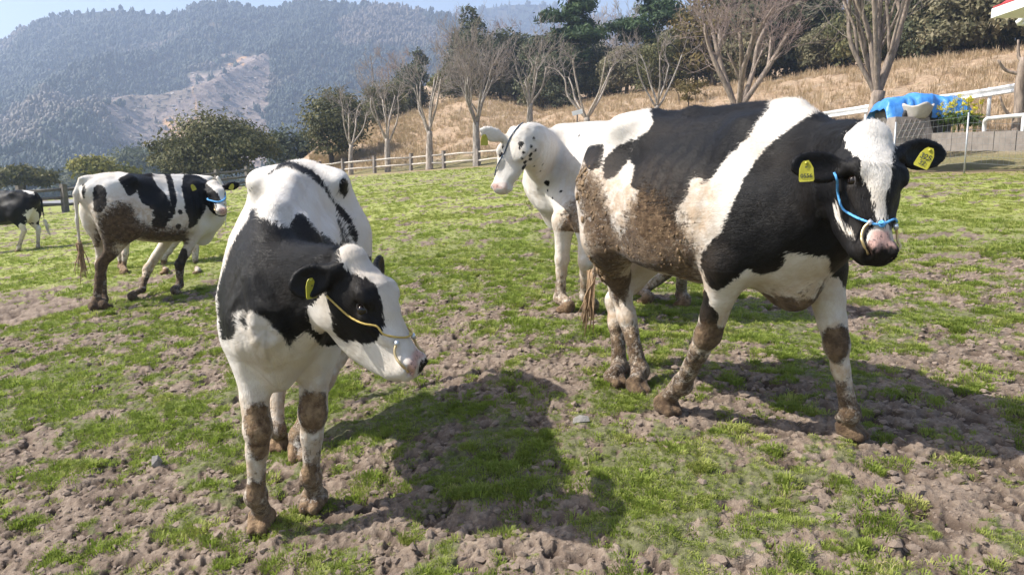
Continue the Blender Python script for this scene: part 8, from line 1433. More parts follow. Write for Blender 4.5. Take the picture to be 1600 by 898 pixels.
for k, (px_, w_, h_, lk) in enumerate(((215, 16, 12, 'grey'), (-40, 18, 9, 'grey'), (120, 14, 7, 'dark'), (275, 14, 9, 'dark'), (60, 15, 7, 'grey'), (330, 16, 9, 'dark'))):
    leafy(px_, 300, 190 + 8 * k, w_, h_, lk, ['hazy grey rounded tree far behind the yellow green shrub', 'hazy grey tree at the left edge, far beyond the rail fence', 'hazy dark tree far off, between the olive bush and yellow shrub', 'hazy dark tree far off, left of the broad evergreen', 'hazy grey tree far off above the olive green bush', 'hazy dark tree far off behind the broad evergreen'][k], 30 + k, 2200, .6, .5, name='distant_tree')
WG = 'trees of the wood on top of the bank'
def on_bank(px, dist_add):
    """a foot on the bank's crest or behind it, at a photo column"""
    k = np.arange(len(BANK)); cx = 800 + FPX * (_bc[:, 0] - CAM[0]) / (_bc[:, 1] * cP - (_bc[:, 2] - CAM[2]) * sP) ; u = np.interp(px, cx, k); return bank_pt(np.array(u), np.array(1.0 + dist_add))
leafy(0, 0, 0, 6.6, 10.2, 'dark', 'dark conical conifer on the bank, left of the tall pine', 41, 8000, .20, .3, group=WG, shape='cone', base=on_bank(735, .12), name='conifer')
leafy(0, 0, 0, 2.2, 3.4, 'dark', 'small dark conifer top left of the conical conifer', 42, 1200, .2, .2, group=WG, shape='round', base=on_bank(655, .5) + np.array([0, 0, 3.6]), name='conifer')
leafy(0, 0, 0, 7.6, 12.6, 'pine', 'tallest green pine standing in the wood above the white cow', 43, 9000, .20, .3, group=WG, shape='pine', base=on_bank(883, .12), name='pine_tree')
leafy(0, 0, 0, 8.6, 12.0, 'pine', 'flat topped pine above the rump of the walking cow', 44, 7000, .20, .3, group=WG, shape='pine', base=on_bank(1005, .3), name='pine_tree')
leafy(0, 0, 0, 7.0, 8.6, 'rust', 'rusty green domed tree behind the knobby pruned tree', 45, 8000, .2, .3, group=WG, base=on_bank(1118, .12), low=True, name='evergreen_tree')
leafy(0, 0, 0, 3.6, 5.2, 'pine', 'dark green pine shrub in front of the rusty domed tree', 46, 2600, .2, .2, group=WG, base=on_bank(1068, .12), name='pine_tree')
leafy(0, 0, 0, 6.0, 7.5, 'bush', 'brownish green tree at the upper right above the guard rail', 47, 3600, .2, .3, group=WG, base=on_bank(1265, .3))
# the rest of the wood: bushy evergreens and bare trees, each one a tree of its own
rs0 = np.random.default_rng(99); protoB, protoT = [], []
def copy_tree(o, base, s_, rz, label, group):
    c_ = o.copy(); C.objects.link(c_); c_.location = base; c_.scale = (s_, s_, s_ * rs0.uniform(.9, 1.15)); c_.rotation_euler = (0, 0, rz); c_['label'] = label; c_['group'] = group
    for ch in o.children:
        d = ch.copy(); C.objects.link(d); d.parent = c_
    return c_
def bare_tree(base, h_, seed, twm, label, kind='brown', nb=17, depth=3):
    rs = np.random.default_rng(seed); root = empty('bare_tree', tuple(base)); tag(root, label, 'tree', WG)
    tr = MB(); q = smooth_path([(0, 0, -.4), (rs.normal(0, .12), rs.normal(0, .12), h_ * .3), (rs.normal(0, .2), rs.normal(0, .2), h_ * .62), (rs.normal(0, .3), rs.normal(0, .3), h_ * .92)], 5)
    tr.tube(q, np.linspace(h_ * .022, h_ * .005, len(q)), 7, True, .04); tr.build('trunk', bark(kind), root, True)
    tw = MB()
    for i in range(nb):
        t = .25 + .75 * (i + rs.random()) / nb; sp = q[int(t * (len(q) - 1))]; a = rs.uniform(0, 6.28)
        twigs(tw, sp, unit((math.cos(a), math.sin(a), .7)), h_ * (.42 - .22 * t) * rs.uniform(.7, 1.2), .035, depth, rs, .3, 3, .55, 3, .017)
    tw.build('crown', twm, root, True); return root
BL = ['bare brown tree in the wood on top of the bank', 'bare greyish tree in the wood on top of the bank', 'bare reddish twigged tree in the wood on top of the bank']
for k, (tm_, kd) in enumerate(((TWIG, 'brown'), (TWIG_G, 'grey'), (TWIG_R, 'brown'))):
    protoB.append([bare_tree(on_bank((700, 960, 800)[k], .25), 8.5, 200 + k, tm_, BL[k], kd), BL[k]])
for k, px_ in enumerate([575, 600, 628, 650, 690, 712, 760, 782, 815, 838, 925, 948, 985, 1030, 1050, 1175, 1200, 1225, 1250, 1290, 1310, 1340, 1400, 1430, 1470, 1510, 1545, 1590, 905, 860, 1085, 1140, 1640]):
    o, lb = protoB[(2 if 570 < px_ < 700 and k % 2 else k) % 3]
    copy_tree(o, on_bank(px_, rs0.uniform(.35, 1.1)), rs0.uniform(.8, 1.15) * (.8 if px_ < 700 else 1), rs0.uniform(0, 6.28), lb, WG)
EL = ['bushy dark evergreen in the wood on top of the bank', 'bushy olive evergreen in the wood on top of the bank', 'brownish evergreen shrub in the wood on top of the bank', 'bushy yellow green tree in the wood on top of the bank']
for k, (lk, w_, h_) in enumerate((('dark', 4.6, 4.8), ('oak', 4.4, 4.2), ('bush', 4.6, 3.8), ('yellow', 3.6, 3.6))):
    protoT.append([leafy(0, 0, 0, w_, h_, lk, EL[k], 60 + k, 7500, .125, .2, group=WG, low=True, base=on_bank((790, 850, 1330, 690)[k], .3)), EL[k]])
for k, (px_, kd, s_) in enumerate([(600, 1, .8), (622, 3, .8), (640, 0, .8), (700, 3, .8), (722, 1, .9), (765, 0, 1), (805, 0, 1), (825, 2, .9), (870, 0, .9), (910, 0, 1.1), (930, 1, 1), (955, 0, 1), (975, 2, 1), (1000, 0, 1), (1040, 1, 1), (1090, 2, 1), (1150, 0, 1), (1190, 1, 1), (1210, 2, 1), (1235, 0, 1), (1280, 1, 1.1), (1300, 2, 1), (1370, 2, 1.1), (1400, 1, 1.1), (1440, 2, 1.2), (1460, 0, 1.1), (1490, 2, 1.2), (1520, 1, 1.1), (1550, 2, 1.2), (1580, 0, 1.2), (1610, 2, 1.2), (1660, 1, 1.2), (580, 2, .8), (655, 2, .7), (735, 2, .8), (780, 2, .9), (845, 2, .8), (890, 2, .9), (945, 2, .8), (1015, 2, .9), (1060, 0, .9), (1110, 2, .9), (1170, 2, .9), (1250, 2, 1), (1320, 0, 1), (1350, 1, 1), (1385, 0, 1), (1420, 0, 1), (1475, 1, 1.2), (1505, 0, 1.2), (1535, 2, 1.3), (1565, 0, 1.2), (1598, 1, 1.3), (752, 0, 1.3), (795, 0, 1.4), (835, 0, 1.3), (862, 0, 1.5), (1180, 0, 1.5), (1260, 0, 1.4)]):
    copy_tree(protoT[kd][0], on_bank(px_, rs0.uniform(.02, .38)), 1.12 * s_ * rs0.uniform(.85, 1.15), rs0.uniform(0, 6.28), protoT[kd][1], WG)

# each tree of the wood is told apart by its place in the row
_ord = 'first second third fourth fifth sixth seventh eighth ninth tenth eleventh twelfth thirteenth fourteenth fifteenth sixteenth seventeenth eighteenth nineteenth twentieth'.split(); _ord += ['twenty-' + q for q in _ord[:9]] + ['thirtieth'] + ['thirty-' + q for q in _ord[:9]]
for lb in BL + EL:
    row = sorted([o for o in C.objects if o.get('label') == lb], key=lambda o: o.location.x / o.location.y)
    for i, o in enumerate(row): o['label'] = _ord[i] + ' from the left of the ' + lb.replace(' in the wood on top of the bank', 's in the wood on the bank')
from concurrent.futures import ThreadPoolExecutor
_sp = dict(front=spec_front, right=spec_right, white=spec_white, mid=spec_mid, far=spec_far, hidden=spec_hidden)
with ThreadPoolExecutor(4) as ex:
    HERD = dict(zip(_sp, ex.map(lambda f: f().build(), _sp.values())))
MARKS['right'].update(legmud=1.45, wet=.55, crust=.74); MARKS['mid'].update(legmud=1.5, wet=.75); MARKS['front'].update(mirror=False, legmud=1.35); MARKS['white'].update(legmud=1.2, mirror=True); MARKS['hidden'].update(legmud=.9)
FRONT, RIGHT, WHITE, MIDC = (HERD[k] for k in ('front', 'right', 'white', 'mid'))
build_cow(FRONT, MARKS['front'], 'cow facing the viewer with head turned aside, black neck, white forehead and yellow rope', 170000)
build_cow(RIGHT, MARKS['right'], 'large cow walking at the right, black face with white blaze, blue halter, muddy belly', 200000)
build_cow(WHITE, MARKS['white'], 'nearly all white cow with small black spots on its neck, seen behind the walking cow', 40000, 1.2)
build_cow(MIDC, MARKS['mid'], 'cow with muddy brown flank and hind leg, standing rear on at the left', 24000, 1.3)
build_cow(HERD['far'], MARKS['far'], 'black cow with white hind legs cut off by the left edge, near the rail fence')
build_cow(HERD['hidden'], MARKS['hidden'], 'cow hidden behind the muddy flanked cow, only its white legs showing')
# --- walking cow: blue halter, nose ring, two tags
c = RIGHT
rp = [skin_pt(c, 1303, 270, .002), skin_pt(c, 1306, 280), skin_pt(c, 1311, 300), skin_pt(c, 1318, 324), skin_pt(c, 1332, 335), skin_pt(c, 1350, 344), skin_pt(c, 1374, 352), skin_pt(c, 1394, 343)]
rp += [hd_pt(c, .36, .9), hd_pt(c, .27, 1.35), hd_pt(c, .14, 1.6), nk_pt(c, .03, 1.2)]
rope(c, 'halter_rope', rp, .0042, ROPE_BLUE)
kn = skin_pt(c, 1376, 351, .008); b = MB()
for a in range(3):
    th = np.linspace(0, 2 * math.pi, 12); dv = unit(rng.normal(0, 1, 3)); u_ = unit(np.cross(dv, (.3, .8, .1))); w_ = np.cross(dv, u_)
    b.tube(kn + (np.cos(th)[:, None] * u_ + np.sin(th)[:, None] * w_) * .009, .0042, 6)
b.build('rope_knot', ROPE_BLUE, c.root_obj, True)
def nose_ring(c, sides=(-1, 1)):
    b = MB(); s2 = MB()
    for sg in sides:
        pts = [hd_pt(c, .400, sg * .55, .012), hd_pt(c, .425, sg * .78, .016), hd_pt(c, .46, sg * .98, .016), hd_pt(c, .49, sg * 1.02, .010), c.Hd((.510, sg * .050, -.034))]
        b.tube(smooth_path(pts, 5), .0048, 8)
        s2.tube([pts[0] + (pts[0] - pts[1]) * .25, pts[0] + (pts[1] - pts[0]) * .35], .0085, 8)
    r_ = b.build('nose_ring', RINGM, c.root_obj, True); s2.build('ring_stud', STEEL, r_, True)
nose_ring(c)
ear_tag(c, 1260, 268, 2.60, .06, 1.0, (('05', 0, .018, .010), ('0556', 0, -.018, .023)))
ear_tag(c, 1446, 247, 2.60, -.42, 1.0, (('325', 0, .004, .030), ('32', -.002, -.022, .026)))
# mud hanging in lumps on the hindquarter and belly
mv = c.attrs['mud'] * (c.V[:, 2] > .5) * (c.V[:, 0] < .3)
mn = fbm(c.V[:, 0] * 6, c.V[:, 1] * 6, c.V[:, 2] * 6, 3, 21)
for rearpart in (True, False):
    ids = np.where((mv > .35) & (c.V[:, 1] < .12) & ((c.V[:, 0] < -.46) == rearpart))[0]
    pw = (mv[ids] * sstep(.48, .64, mn[ids])) ** 2 + 1e-5; ids = rng.choice(ids, 420 if rearpart else 260, p=pw / pw.sum())
    sz = .003 + (.017 if rearpart else .007) * rng.random(len(ids)) ** 3.0
    dn = np.tile(np.array([-.25, 0, -1.0]), (len(ids), 1)); nn = c.N[ids]; dn = dn - nn * (dn * nn).sum(1)[:, None]; dn /= np.linalg.norm(dn, axis=1)[:, None]
    lumps('mud_crust', c.V[ids] - nn * .001 + rng.normal(0, .003, (len(ids), 3)), nn, sz, MUDM, c.root_obj, .45, dn, 1.1 if rearpart else 1.7)
tp = c.loc(c.tailp[-1])
tail_switch(c, tp + (0, 0, .06), c.loc(P(917, 500, 4.4)), 46, TAIL_HAIR, .022, .0055)
# --- front cow: yellow rope, ring, tag
c = FRONT
rp = [skin_pt(c, 511, 462, .002), skin_pt(c, 530, 479), skin_pt(c, 548, 494), skin_pt(c, 568, 504), skin_pt(c, 588, 510), hd_pt(c, .345, -.75), hd_pt(c, .385, -.35), hd_pt(c, .40, .1), hd_pt(c, .37, .7), hd_pt(c, .25, 1.3), hd_pt(c, .12, 1.6)]
rope(c, 'halter_rope', rp, .0034, ROPE_YEL)
nose_ring(c)
ear_tag(c, 487, 451, 2.60, .05, 1.0, (('120', .002, -.022, .022), ('18', 0, .012, .010)), .75)
tail_switch(c, (-.95, .03, .6), (-.95, .03, .30), 30, TAIL_HAIR, .03, .006)
# --- white cow
c = WHITE
rope(c, 'halter_rope', [nk_pt(c, .02, .3), nk_pt(c, .02, 1.0), hd_pt(c, .06, 1.75), hd_pt(c, .18, 1.5), hd_pt(c, .30, 1.15), hd_pt(c, .39, .7), hd_pt(c, .41, 0), hd_pt(c, .36, -.8)], .0042, ROPE_NAVY)
ear_tag(c, 757, 219, 5.28, 0, 1.05, (), .2)
tail_switch(c, (-.95, 0, .65), (-.95, 0, .35), 20, TAIL_HAIR, .03, .007)
# --- cow standing rear on
c = MIDC
rope(c, 'halter_rope', [hd_pt(c, .12, -1.5, .01), hd_pt(c, .22, -1.1, .01), hd_pt(c, .33, -.6, .01), hd_pt(c, .385, 0, .01), hd_pt(c, .33, .7, .01), hd_pt(c, .15, 1.4, .01)], .009, ROPE_BLUE)
ear_tag(c, 302, 293, 8.55, .4, 1.0); ear_tag(c, 362, 292, 8.5, -.4, 1.0)
nose_ring(c)
tail_switch(c, c.loc(c.tailp[-1]) + (0, 0, .1), c.loc(c.tailp[-1]) - (0, 0, .22), 26, TAIL_HAIR, .035, .008)
c = HERD['far']; tail_switch(c, (-.99, 0, .75), (-1.08, 0, .42), 16, flat_mat('pale_tail', (.5, .45, .38), .8), .03, .01)
# ------------------------------------------------------------------ fences, rail, tarpaulin and other things round the pasture
WOOD_D = flat_mat('weathered_dark_wood', (.13, .115, .10), .9, .35, 6, .5)
WOOD_L = flat_mat('weathered_pale_wood', (.46, .42, .37), .9, .25, 6, .5)
WOOD_P = flat_mat('post_wood', (.20, .175, .155), .9, .3, 6, .5)
def line_pts(pts, step):
    P_ = np.array(pts, float); L_ = np.concatenate([[0], np.cumsum(np.linalg.norm(np.diff(P_[:, :2], axis=0), axis=1))])
    s_ = np.arange(0, L_[-1] + .01, step); x, y = np.interp(s_, L_, P_[:, 0]), np.interp(s_, L_, P_[:, 1])
    return np.stack([x, y, [float(land_z(a, b)) for a, b in zip(x, y)]], 1)
def rail_fence(label, posts, ph, pw, rails, rw, matp, matr, group):
    root = empty('rail_fence', tuple(posts[0])); tag(root, label, 'fence', group); o0 = posts[0]
    pm = None
    for i, p in enumerate(posts):
        b = MB(); b.box((0, 0, ph * .5 - .15), (pw, pw, ph + .3), None, .008); b.box((0, 0, ph + .02), (pw * 1.08, pw * 1.08, .05), None, .004)
        if i < 4: o = b.build('post', matp, root); pm = o.data
        else:
            o = bpy.data.objects.new('post', pm); C.objects.link(o); o.parent = root
        o.location = p - o0; o.rotation_euler = (rng.normal(0, .02), rng.normal(0, .02), rng.uniform(-.1, .1) + math.atan2(posts[-1][1] - o0[1], posts[-1][0] - o0[0]))
    for a, c_ in zip(posts[:-1], posts[1:]):
        for z in rails:
            b = MB(); q = [a - o0 + (0, -.02, z + rng.normal(0, .025)), (a + c_) * .5 - o0 + (0, -.02, z + rng.normal(0, .02)), c_ - o0 + (0, -.02, z + rng.normal(0, .025))]
            b.tube(q, rw, 6, True, .06); b.build('rail', matr, root, True)
    return root
def gz(px, py, d):
    p = at(px, py, d); p[2] = float(land_z(p[0], p[1])); return p
lf = np.array([gz(*q) for q in [(-110, 336, 35.4), (-38, 335, 35.9), (33, 334, 36.4), (103, 332, 37), (170, 324, 39.5), (232, 317, 42), (290, 308, 44.5), (340, 301, 47.5), (388, 296, 50), (436, 291, 53.5)]])
rail_fence('dark wooden post and rail fence along the road at the left', lf, 1.3, .24, (.36, .70, 1.08), .075, WOOD_D, WOOD_D, 'wooden fences round the pasture')
mf = line_pts([gz(500, 280, 58), gz(540, 273, 56), gz(574, 270, 55), gz(637, 267, 54), gz(706, 263, 52), gz(771, 260, 50), gz(840, 257, 47.5), gz(950, 255, 42.5), gz(1060, 255, 38), gz(1200, 256, 33), gz(1330, 262, 29)], 2.85)
rail_fence('pale weathered two rail fence at the foot of the dry grass bank', mf, 1.15, .20, (.42, .92), .065, WOOD_P, WOOD_L, 'wooden fences round the pasture')
# ---- white guard rail climbing along the bank
WHITE = flat_mat('white_paint', (.78, .78, .78), .5, .06, 3)
gp = np.array([at(*a) for a in [(1180, 199, 38.5), (1265, 184, 36), (1370, 168, 33), (1500, 151, 30), (1590, 137, 28), (1760, 108, 26)]]); gp = smooth_path(gp, 6)
root = empty('guard_rail', tuple(gp[0])); tag(root, 'long white painted guard rail crossing the bank above the blue sheet', 'guard rail')
prof = [(0, -.16), (.03, -.13), (.03, -.07), (-.02, -.03), (-.02, .03), (.03, .07), (.03, .13), (0, .16)]
dv = np.gradient(gp, axis=0); dv[:, 2] = 0; dv /= np.linalg.norm(dv, axis=1)[:, None]; sd_ = np.stack([dv[:, 1], -dv[:, 0], 0 * dv[:, 0]], 1)
V = np.concatenate([[gp[i] - gp[0] + sd_[i] * a * 1.6 + (0, 0, b) for a, b in prof] + [gp[i] - gp[0] + sd_[i] * (a * 1.6 - .012) + (0, 0, b) for a, b in prof[::-1]] for i in range(len(gp))]); n = 16
F = [(i * n + j, i * n + (j + 1) % n, (i + 1) * n + (j + 1) % n, (i + 1) * n + j) for i in range(len(gp) - 1) for j in range(n)]
mesh_obj('beam', V, F, WHITE, root, False)
for i in range(1, len(gp), 5):
    b = MB(); b.tube([gp[i] - gp[0] - sd_[i] * .10 + (0, 0, .18), gp[i] - gp[0] - sd_[i] * .10 - (0, 0, 1.0)], .065, 10); b.build('post', WHITE, root, True)
# ---- blue sheet over a heap
bc = at(1438, 196, 24.6); root = empty('tarpaulin', tuple(bc)); tag(root, 'bright blue plastic sheet draped over a heap beside the white guard rail', 'tarpaulin')
nx, ny = 90, 46; X, Y = np.meshgrid(np.linspace(-1.42, 1.46, nx) , np.linspace(-.75, .75, ny), indexing='ij')
prof = np.interp(X, [-1.42, -1.3, -.95, -.4, .05, .45, .9, 1.25, 1.46], [.45, .74, .80, .88, .95, .90, .80, .62, .12])
Z = prof * (1 - .55 * (np.abs(Y) / .75) ** 4) + .16 * (fbm(X * 2.2, Y * 2.2, None, 3, 5) - .5)
fold = np.abs(fbm(X * 3.0 + Y * 1.2, Y * .8, None, 3, 8) - .5); Z += .20 * (fold - .12) - .05 * np.maximum(0, .10 - np.abs(fbm(X * 2.0 - Y, Y * 1.5 + 7, None, 2, 19) - .5)) * 5; Z = np.maximum(Z, .03)
Yd = Y * (1 + .10 * (1 - Z)) + (fbm(X * 4, Z * 2, None, 2, 12) - .5) * .22
edge = sstep(.52, .75, np.abs(Y)); Z = Z * (1 - edge * (.50 + .3 * fbm(X * 1.5, Y * 0, None, 2, 6)))
V = np.stack([X, Yd, Z], -1).reshape(-1, 3); i = np.arange(nx - 1)[:, None]; j = np.arange(ny - 1)[None]; F = np.stack([i * ny + j, (i + 1) * ny + j, (i + 1) * ny + j + 1, i * ny + j + 1], -1).reshape(-1, 4)
m, N, L, B = new_mat('blue_sheet'); g = NB(m); L.new(g.mix(g.sm(g.noise(g.obj(), 3, 4), .3, .7), (.035, .19, .56), (.07, .27, .68)), B.inputs['Base Color']); B.inputs['Roughness'].default_value = .38
L.new(g.bump(g.noise(g.obj(), 7, 5, .6), .6, .05), B.inputs['Normal'])
sh = mesh_obj('sheet', V, F, m, root); md = sh.modifiers.new('solid', 'SOLIDIFY'); md.thickness = .006
b = MB(); b.box((-.05, .05, .22), (2.3, .9, .44), None, .03); b.build('heap', flat_mat('heap', (.10, .09, .08), .9, .4, 5, .6), root)
RUB = flat_mat('rubber', (.03, .03, .032), .8, .3, 10, .3)
for k, (x, y, z) in enumerate(((-.72, -.86, .26), (-.42, -.92, .20))):
    b = MB(); th = np.linspace(0, 2 * math.pi, 20); b.tube(np.stack([.22 * np.cos(th), .04 * np.sin(th * 2) * 0, .22 * np.sin(th)], 1), .075, 8, False)
    o = b.build('tyre', RUB, None, True); o.location = bc + (x, y, z); o.rotation_euler = (.5, 0, .3 * k); tag(o, ('old dark tyre under the left edge of the blue sheet', 'old dark tyre leaning beside another, nearer the concrete block')[k], 'tyre', 'old tyres by the heap')
# ---- grey concrete block with raised diagonal ribs and a pale bowl on it
CONC = flat_mat('concrete', (.235, .205, .185), .9, .2, 5, .5)
cc = at(1424, 216, 23.6); root = empty('concrete_block', tuple(cc)); root.rotation_euler = (0, 0, .1); tag(root, 'grey concrete block with raised diagonal ribs under the pale bowl', 'concrete block')
b = MB(); b.add([(-.75, -.30, -.3), (.62, -.30, -.3), (.62, .35, -.3), (-.75, .35, -.3), (-.62, -.12, .62), (.45, -.12, .62), (.45, .30, .62), (-.62, .30, .62)], [(3, 2, 1, 0), (4, 5, 6, 7), (0, 1, 5, 4), (1, 2, 6, 5), (2, 3, 7, 6), (3, 0, 4, 7)]); b.build('block', CONC, root)
for k in range(9):
    for s_ in (-1, 1):
        x0 = -.62 + k * .16; z0, z1 = -.02, .55; y0, y1 = -.305 + .18 * (z0 + .3) / .92, -.305 + .18 * (z1 + .3) / .92
        xa, xb = (x0 - .16, x0 + .16) if s_ > 0 else (x0 + .16, x0 - .16)
        if max(xa, xb) > .44 or min(xa, xb) < -.62: continue
        b = MB(); b.tube([(xa, y0, z0), (xb, y1, z1)], .013 if s_ > 0 else .011, 4); b.build('rib', CONC, root)
cb = at(1468, 212, 23.8); o = empty('dark_box', tuple(cb)); tag(o, 'small dark box standing right of the ribbed concrete block', 'box'); b = MB(); b.box((0, 0, .22), (.42, .4, .44), None, .01); b.build('box_body', flat_mat('dark_grey', (.07, .07, .075), .8, .2, 8), o); b = MB(); b.box((0, 0, .455), (.46, .44, .03)); b.build('box_lid', CONC, o)
bw = cc + np.array([.19, .10, .58]); o_ = []
PALE = flat_mat('pale_stone', (.40, .375, .345), .85, .14, 6, .4)
na, nr = 40, 9; V = []
for k in range(nr * 2 - 1):
    t = k / (nr - 1) if k < nr else (2 * nr - 2 - k) / (nr - 1); inner = k >= nr
    for a in np.linspace(0, 2 * math.pi, na, endpoint=False):
        r = (.25 + .17 * t ** .8) - (.05 if inner else 0); cr = abs(math.cos(2 * a)) ** 3; z = .36 * t + (.10 * cr * t ** 4) + (.05 if inner and k == 2 * nr - 2 else 0)
        V.append((math.cos(a) * r * (1 + .10 * cr * t), math.sin(a) * r * (1 + .10 * cr * t), z))
F = [(k * na + j, k * na + (j + 1) % na, (k + 1) * na + (j + 1) % na, (k + 1) * na + j) for k in range(nr * 2 - 2) for j in range(na)] + [tuple(range(na - 1, -1, -1)), tuple((nr * 2 - 2) * na + j for j in range(na))]
o = mesh_obj('stone_bowl', np.array(V), F, PALE, None, True); o.location = bw; tag(o, 'pale stone bowl with raised pointed rim on the concrete block', 'bowl')
# ---- low retaining wall and pipe rail at the right
w0, w1 = at(1456, 234, 23.2), at(1700, 232, 20.5); root = empty('retaining_wall', tuple(w0)); tag(root, 'low grey concrete retaining wall under the yellow flowers', 'wall')
d_ = w1 - w0; L_ = np.linalg.norm(d_[:2]); R = np.array([[d_[0] / L_, -d_[1] / L_, 0], [d_[1] / L_, d_[0] / L_, 0], [0, 0, 1]])
nb_ = 7
for k in range(nb_):
    b = MB(); b.box(R @ np.array(((k + .5) * L_ / nb_, 0, .22)) + (0, 0, d_[2] * (k + .5) / nb_), (L_ / nb_ - .012, .22, .54), R, .004); b.build('wall_block', CONC, root)
q0 = at(1538, 213, 22.6); pr = np.array([at(1538, 216, 22.4), at(1538, 196, 22.4), at(1541, 187, 22.3), at(1552, 184.5, 22.2), at(1600, 180, 21.6), at(1690, 172, 20.6)]); o = empty('pipe_rail', tuple(pr[0])); tag(o, 'white pipe handrail with bent end on the retaining wall', 'handrail')
b = MB(); b.tube(smooth_path(pr, 6) - pr[0], .058, 10); b.build('pipe', flat_mat('grey_white_paint', (.62, .61, .60), .5, .1, 8), o, True)
b = MB(); b.tube([pr[4] - pr[0], pr[4] - pr[0] - (0, 0, .75)], .05, 10); b.build('pipe_post', WHITE, o, True)
# ---- wire fence with a galvanised post
GALV = flat_mat('galvanised', (.42, .44, .46), .45, .15, 12, 0, .6)
fp = [gz(1395, 266, 22.6), at(1507, 263, 21.3), gz(1640, 262, 20.0)]; root = empty('wire_fence', tuple(fp[1])); tag(root, 'wire mesh fence on a thin galvanised post at the right', 'fence')
for p in fp:
    b = MB(); b.tube([p - fp[1] - (0, 0, .3), p - fp[1] + (0, 0, 1.5)], .024, 8); b.build('post', GALV, root, True)
b = MB()
for a, c_ in zip(fp[:-1], fp[1:]):
    for z in np.linspace(.15, 1.4, 8): b.tube([a - fp[1] + (0, 0, z), c_ - fp[1] + (0, 0, z)], .0035, 3, False)
    for t in np.linspace(0, 1, 16)[1:-1]: q = a * (1 - t) + c_ * t - fp[1]; b.tube([q + (0, 0, .15), q + (0, 0, 1.4)], .003, 3, False)
o = b.build('wire_mesh', GALV, root); o['kind'] = 'stuff'
# ---- yellow flowering plants
LEAF['flower'] = leaf_mat2('blossom', (.52, .46, .03), (.62, .56, .05), (.70, .65, .12), .2); STEMG = leaf_mat2('stem_leaves', (.05, .09, .02), (.10, .16, .04), (.16, .22, .06), .3)
FL = [(1474, 206, 23.6, .85, 'yellow flowering plant at the left of the clump, next to the dark box'), (1490, 207, 23.3, 1.0, 'tall yellow flowering plant in the middle of the clump'), (1507, 208, 23.1, .95, 'yellow flowering plant just behind the galvanised post'), (1522, 209, 22.9, .9, 'yellow flowering plant at the right of the clump, next to the pipe rail'), (1498, 203, 24.0, 1.05, 'yellow flowering plant at the back of the clump')]
for k, (px_, py_, d, h_, lb) in enumerate(FL):
    rs = np.random.default_rng(300 + k); root = empty('flowering_plant', tuple(at(px_, py_, d))); tag(root, lb, 'plant', 'yellow flowering plants on the wall')
    st = MB(); bl, lv = [], []
    for _ in range(16):
        a = rs.uniform(0, 6.28); r = rs.uniform(.05, .26); hh = h_ * rs.uniform(.55, 1.05); e = np.array([math.cos(a) * r, math.sin(a) * r, hh]); st.tube([(0, 0, -.1), e * np.array([.5, .5, .55]), e], .005, 4)
        bl.append((e, (.06, .06, .09))); lv.append((e * np.array([.8, .8, .5]), (.09, .09, .14 * h_)))
    st.build('stem', bpy.data.materials['grass_blades'], root); crown_mesh(bl, 480, .024, rs, 'blossom', LEAF['flower'], root, .2); crown_mesh(lv, 420, .045, rs, 'foliage', STEMG, root, .2)
# ---- rusty dry shrubs on the bank and a white board
for k, (px_, py_, d) in enumerate(((1062, 158, 55), (1088, 160, 54), (1075, 168, 50))):
    leafy(px_, py_, d, 1.6, 1.7, 'rust', ('rusty dry shrub on the bank, left of two others', 'rusty dry shrub on the bank, right of two others', 'rusty dry shrub on the bank, lowest of three')[k], 400 + k, 500, .09, .05, group='rusty shrubs on the bank', cat='shrub', name='dry_shrub')
p = at(902, 190, 46); o = empty('white_board', tuple(p)); tag(o, 'small white board on a short post behind the white cow back', 'sign'); b = MB(); b.box((0, 0, .52), (.62, .04, .26), _rot((1, 0, .25), (0, 0, 1))); b.build('board', WHITE, o); b = MB(); b.box((0, .04, .1), (.08, .05, .9)); b.build('post', WOOD_P, o)
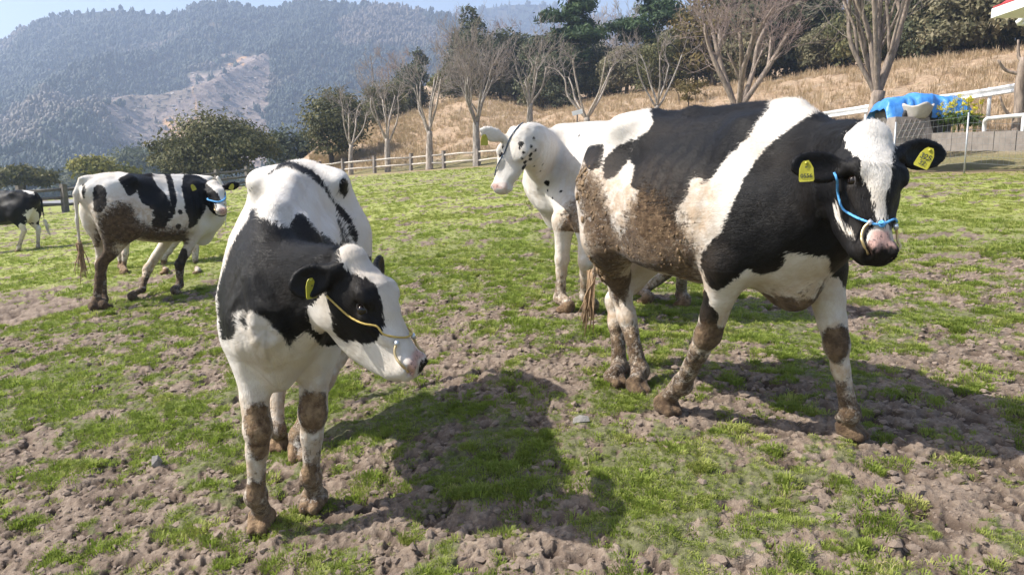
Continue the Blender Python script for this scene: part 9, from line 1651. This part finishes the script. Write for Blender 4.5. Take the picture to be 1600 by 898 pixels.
# ---- corner of a red roofed building at the upper right
ec = at(1552, 25, 18.0); root = empty('building', tuple((ec[0] + 3.2, ec[1] - 2.5, float(land_z(ec[0] + 3.2, ec[1] - 2.5))))); o0 = np.array(root.location); tag(root, 'building with red roof, only its eave corner showing at the upper right', 'building')
RED = flat_mat('red_roof', (.50, .045, .05), .5, .15, 3, .1); z0 = ec[2] - o0[2]
x0, y0 = ec[0] - o0[0], ec[1] - o0[1]; x1, y1 = x0 + 7, y0 - 6
b = MB(); b.add([(x0, y0, z0 + .16), (x1, y0, z0 + .16), (x1, y1, z0 + .16), (x0, y1, z0 + .16), (x0 + 2.2, (y0 + y1) / 2, z0 + 2.2), (x1 - 2.2, (y0 + y1) / 2, z0 + 2.2)], [(4, 5, 1, 0), (5, 2, 1), (5, 4, 3, 2), (4, 0, 3), (0, 1, 2, 3)]); b.build('roof', RED, root)
b = MB()
for k in range(7):
    t = k / 7.5; b.tube([(x0 + 2.2 * t, y0 + (y1 - y0) / 2 * t - .01, z0 + .18 + 2.04 * t), (x1 - 2.2 * t, y0 + (y1 - y0) / 2 * t - .01, z0 + .18 + 2.04 * t)], .022, 5)
    b.tube([(x0 + 2.2 * t - .01, y0 - 3 * t, z0 + .18 + 2.04 * t), (x0 + 2.2 * t - .01, y1 + 3 * t, z0 + .18 + 2.04 * t)], .022, 5)
b.build('roof_seam', RED, root, True)
b = MB(); b.box(((x0 + x1) / 2, (y0 + y1) / 2, z0 + .055), (x1 - x0 + .06, y0 - y1 + .06, .20)); b.build('fascia', WHITE, root)
b = MB(); b.box(((x0 + x1) / 2 + 1.4, (y0 + y1) / 2, z0 / 2 - .25), (x1 - x0 - 4.4, y0 - y1 - 1.6, z0 + .4)); b.build('wall', flat_mat('cream_wall', (.62, .60, .55), .8, .08, 2), root)
b = MB(); pq = at(1597, 20, 18.3) - o0; b.tube(smooth_path([pq + (0, 0, .05), pq - (0, 0, .16), pq - (-.12, 0, .24), pq - (-1.9, .8, .34)], 4), .06, 10); b.build('downpipe', WHITE, root, True)
# ------------------------------------------------------------------ air
hb = MB(); hb.box((0, 700, 140), (9000, 3000, 420))
hm = bpy.data.materials.new('haze'); hm.use_nodes = True; N, L = hm.node_tree.nodes, hm.node_tree.links; N.clear()
out = N.new('ShaderNodeOutputMaterial'); pv = N.new('ShaderNodeVolumePrincipled')
pv.inputs['Color'].default_value = (.58, .72, 1.0, 1); pv.inputs['Density'].default_value = .00054; pv.inputs['Anisotropy'].default_value = .2
L.new(pv.outputs[0], out.inputs['Volume'])
tag(hb.build('haze', hm), kind='stuff')
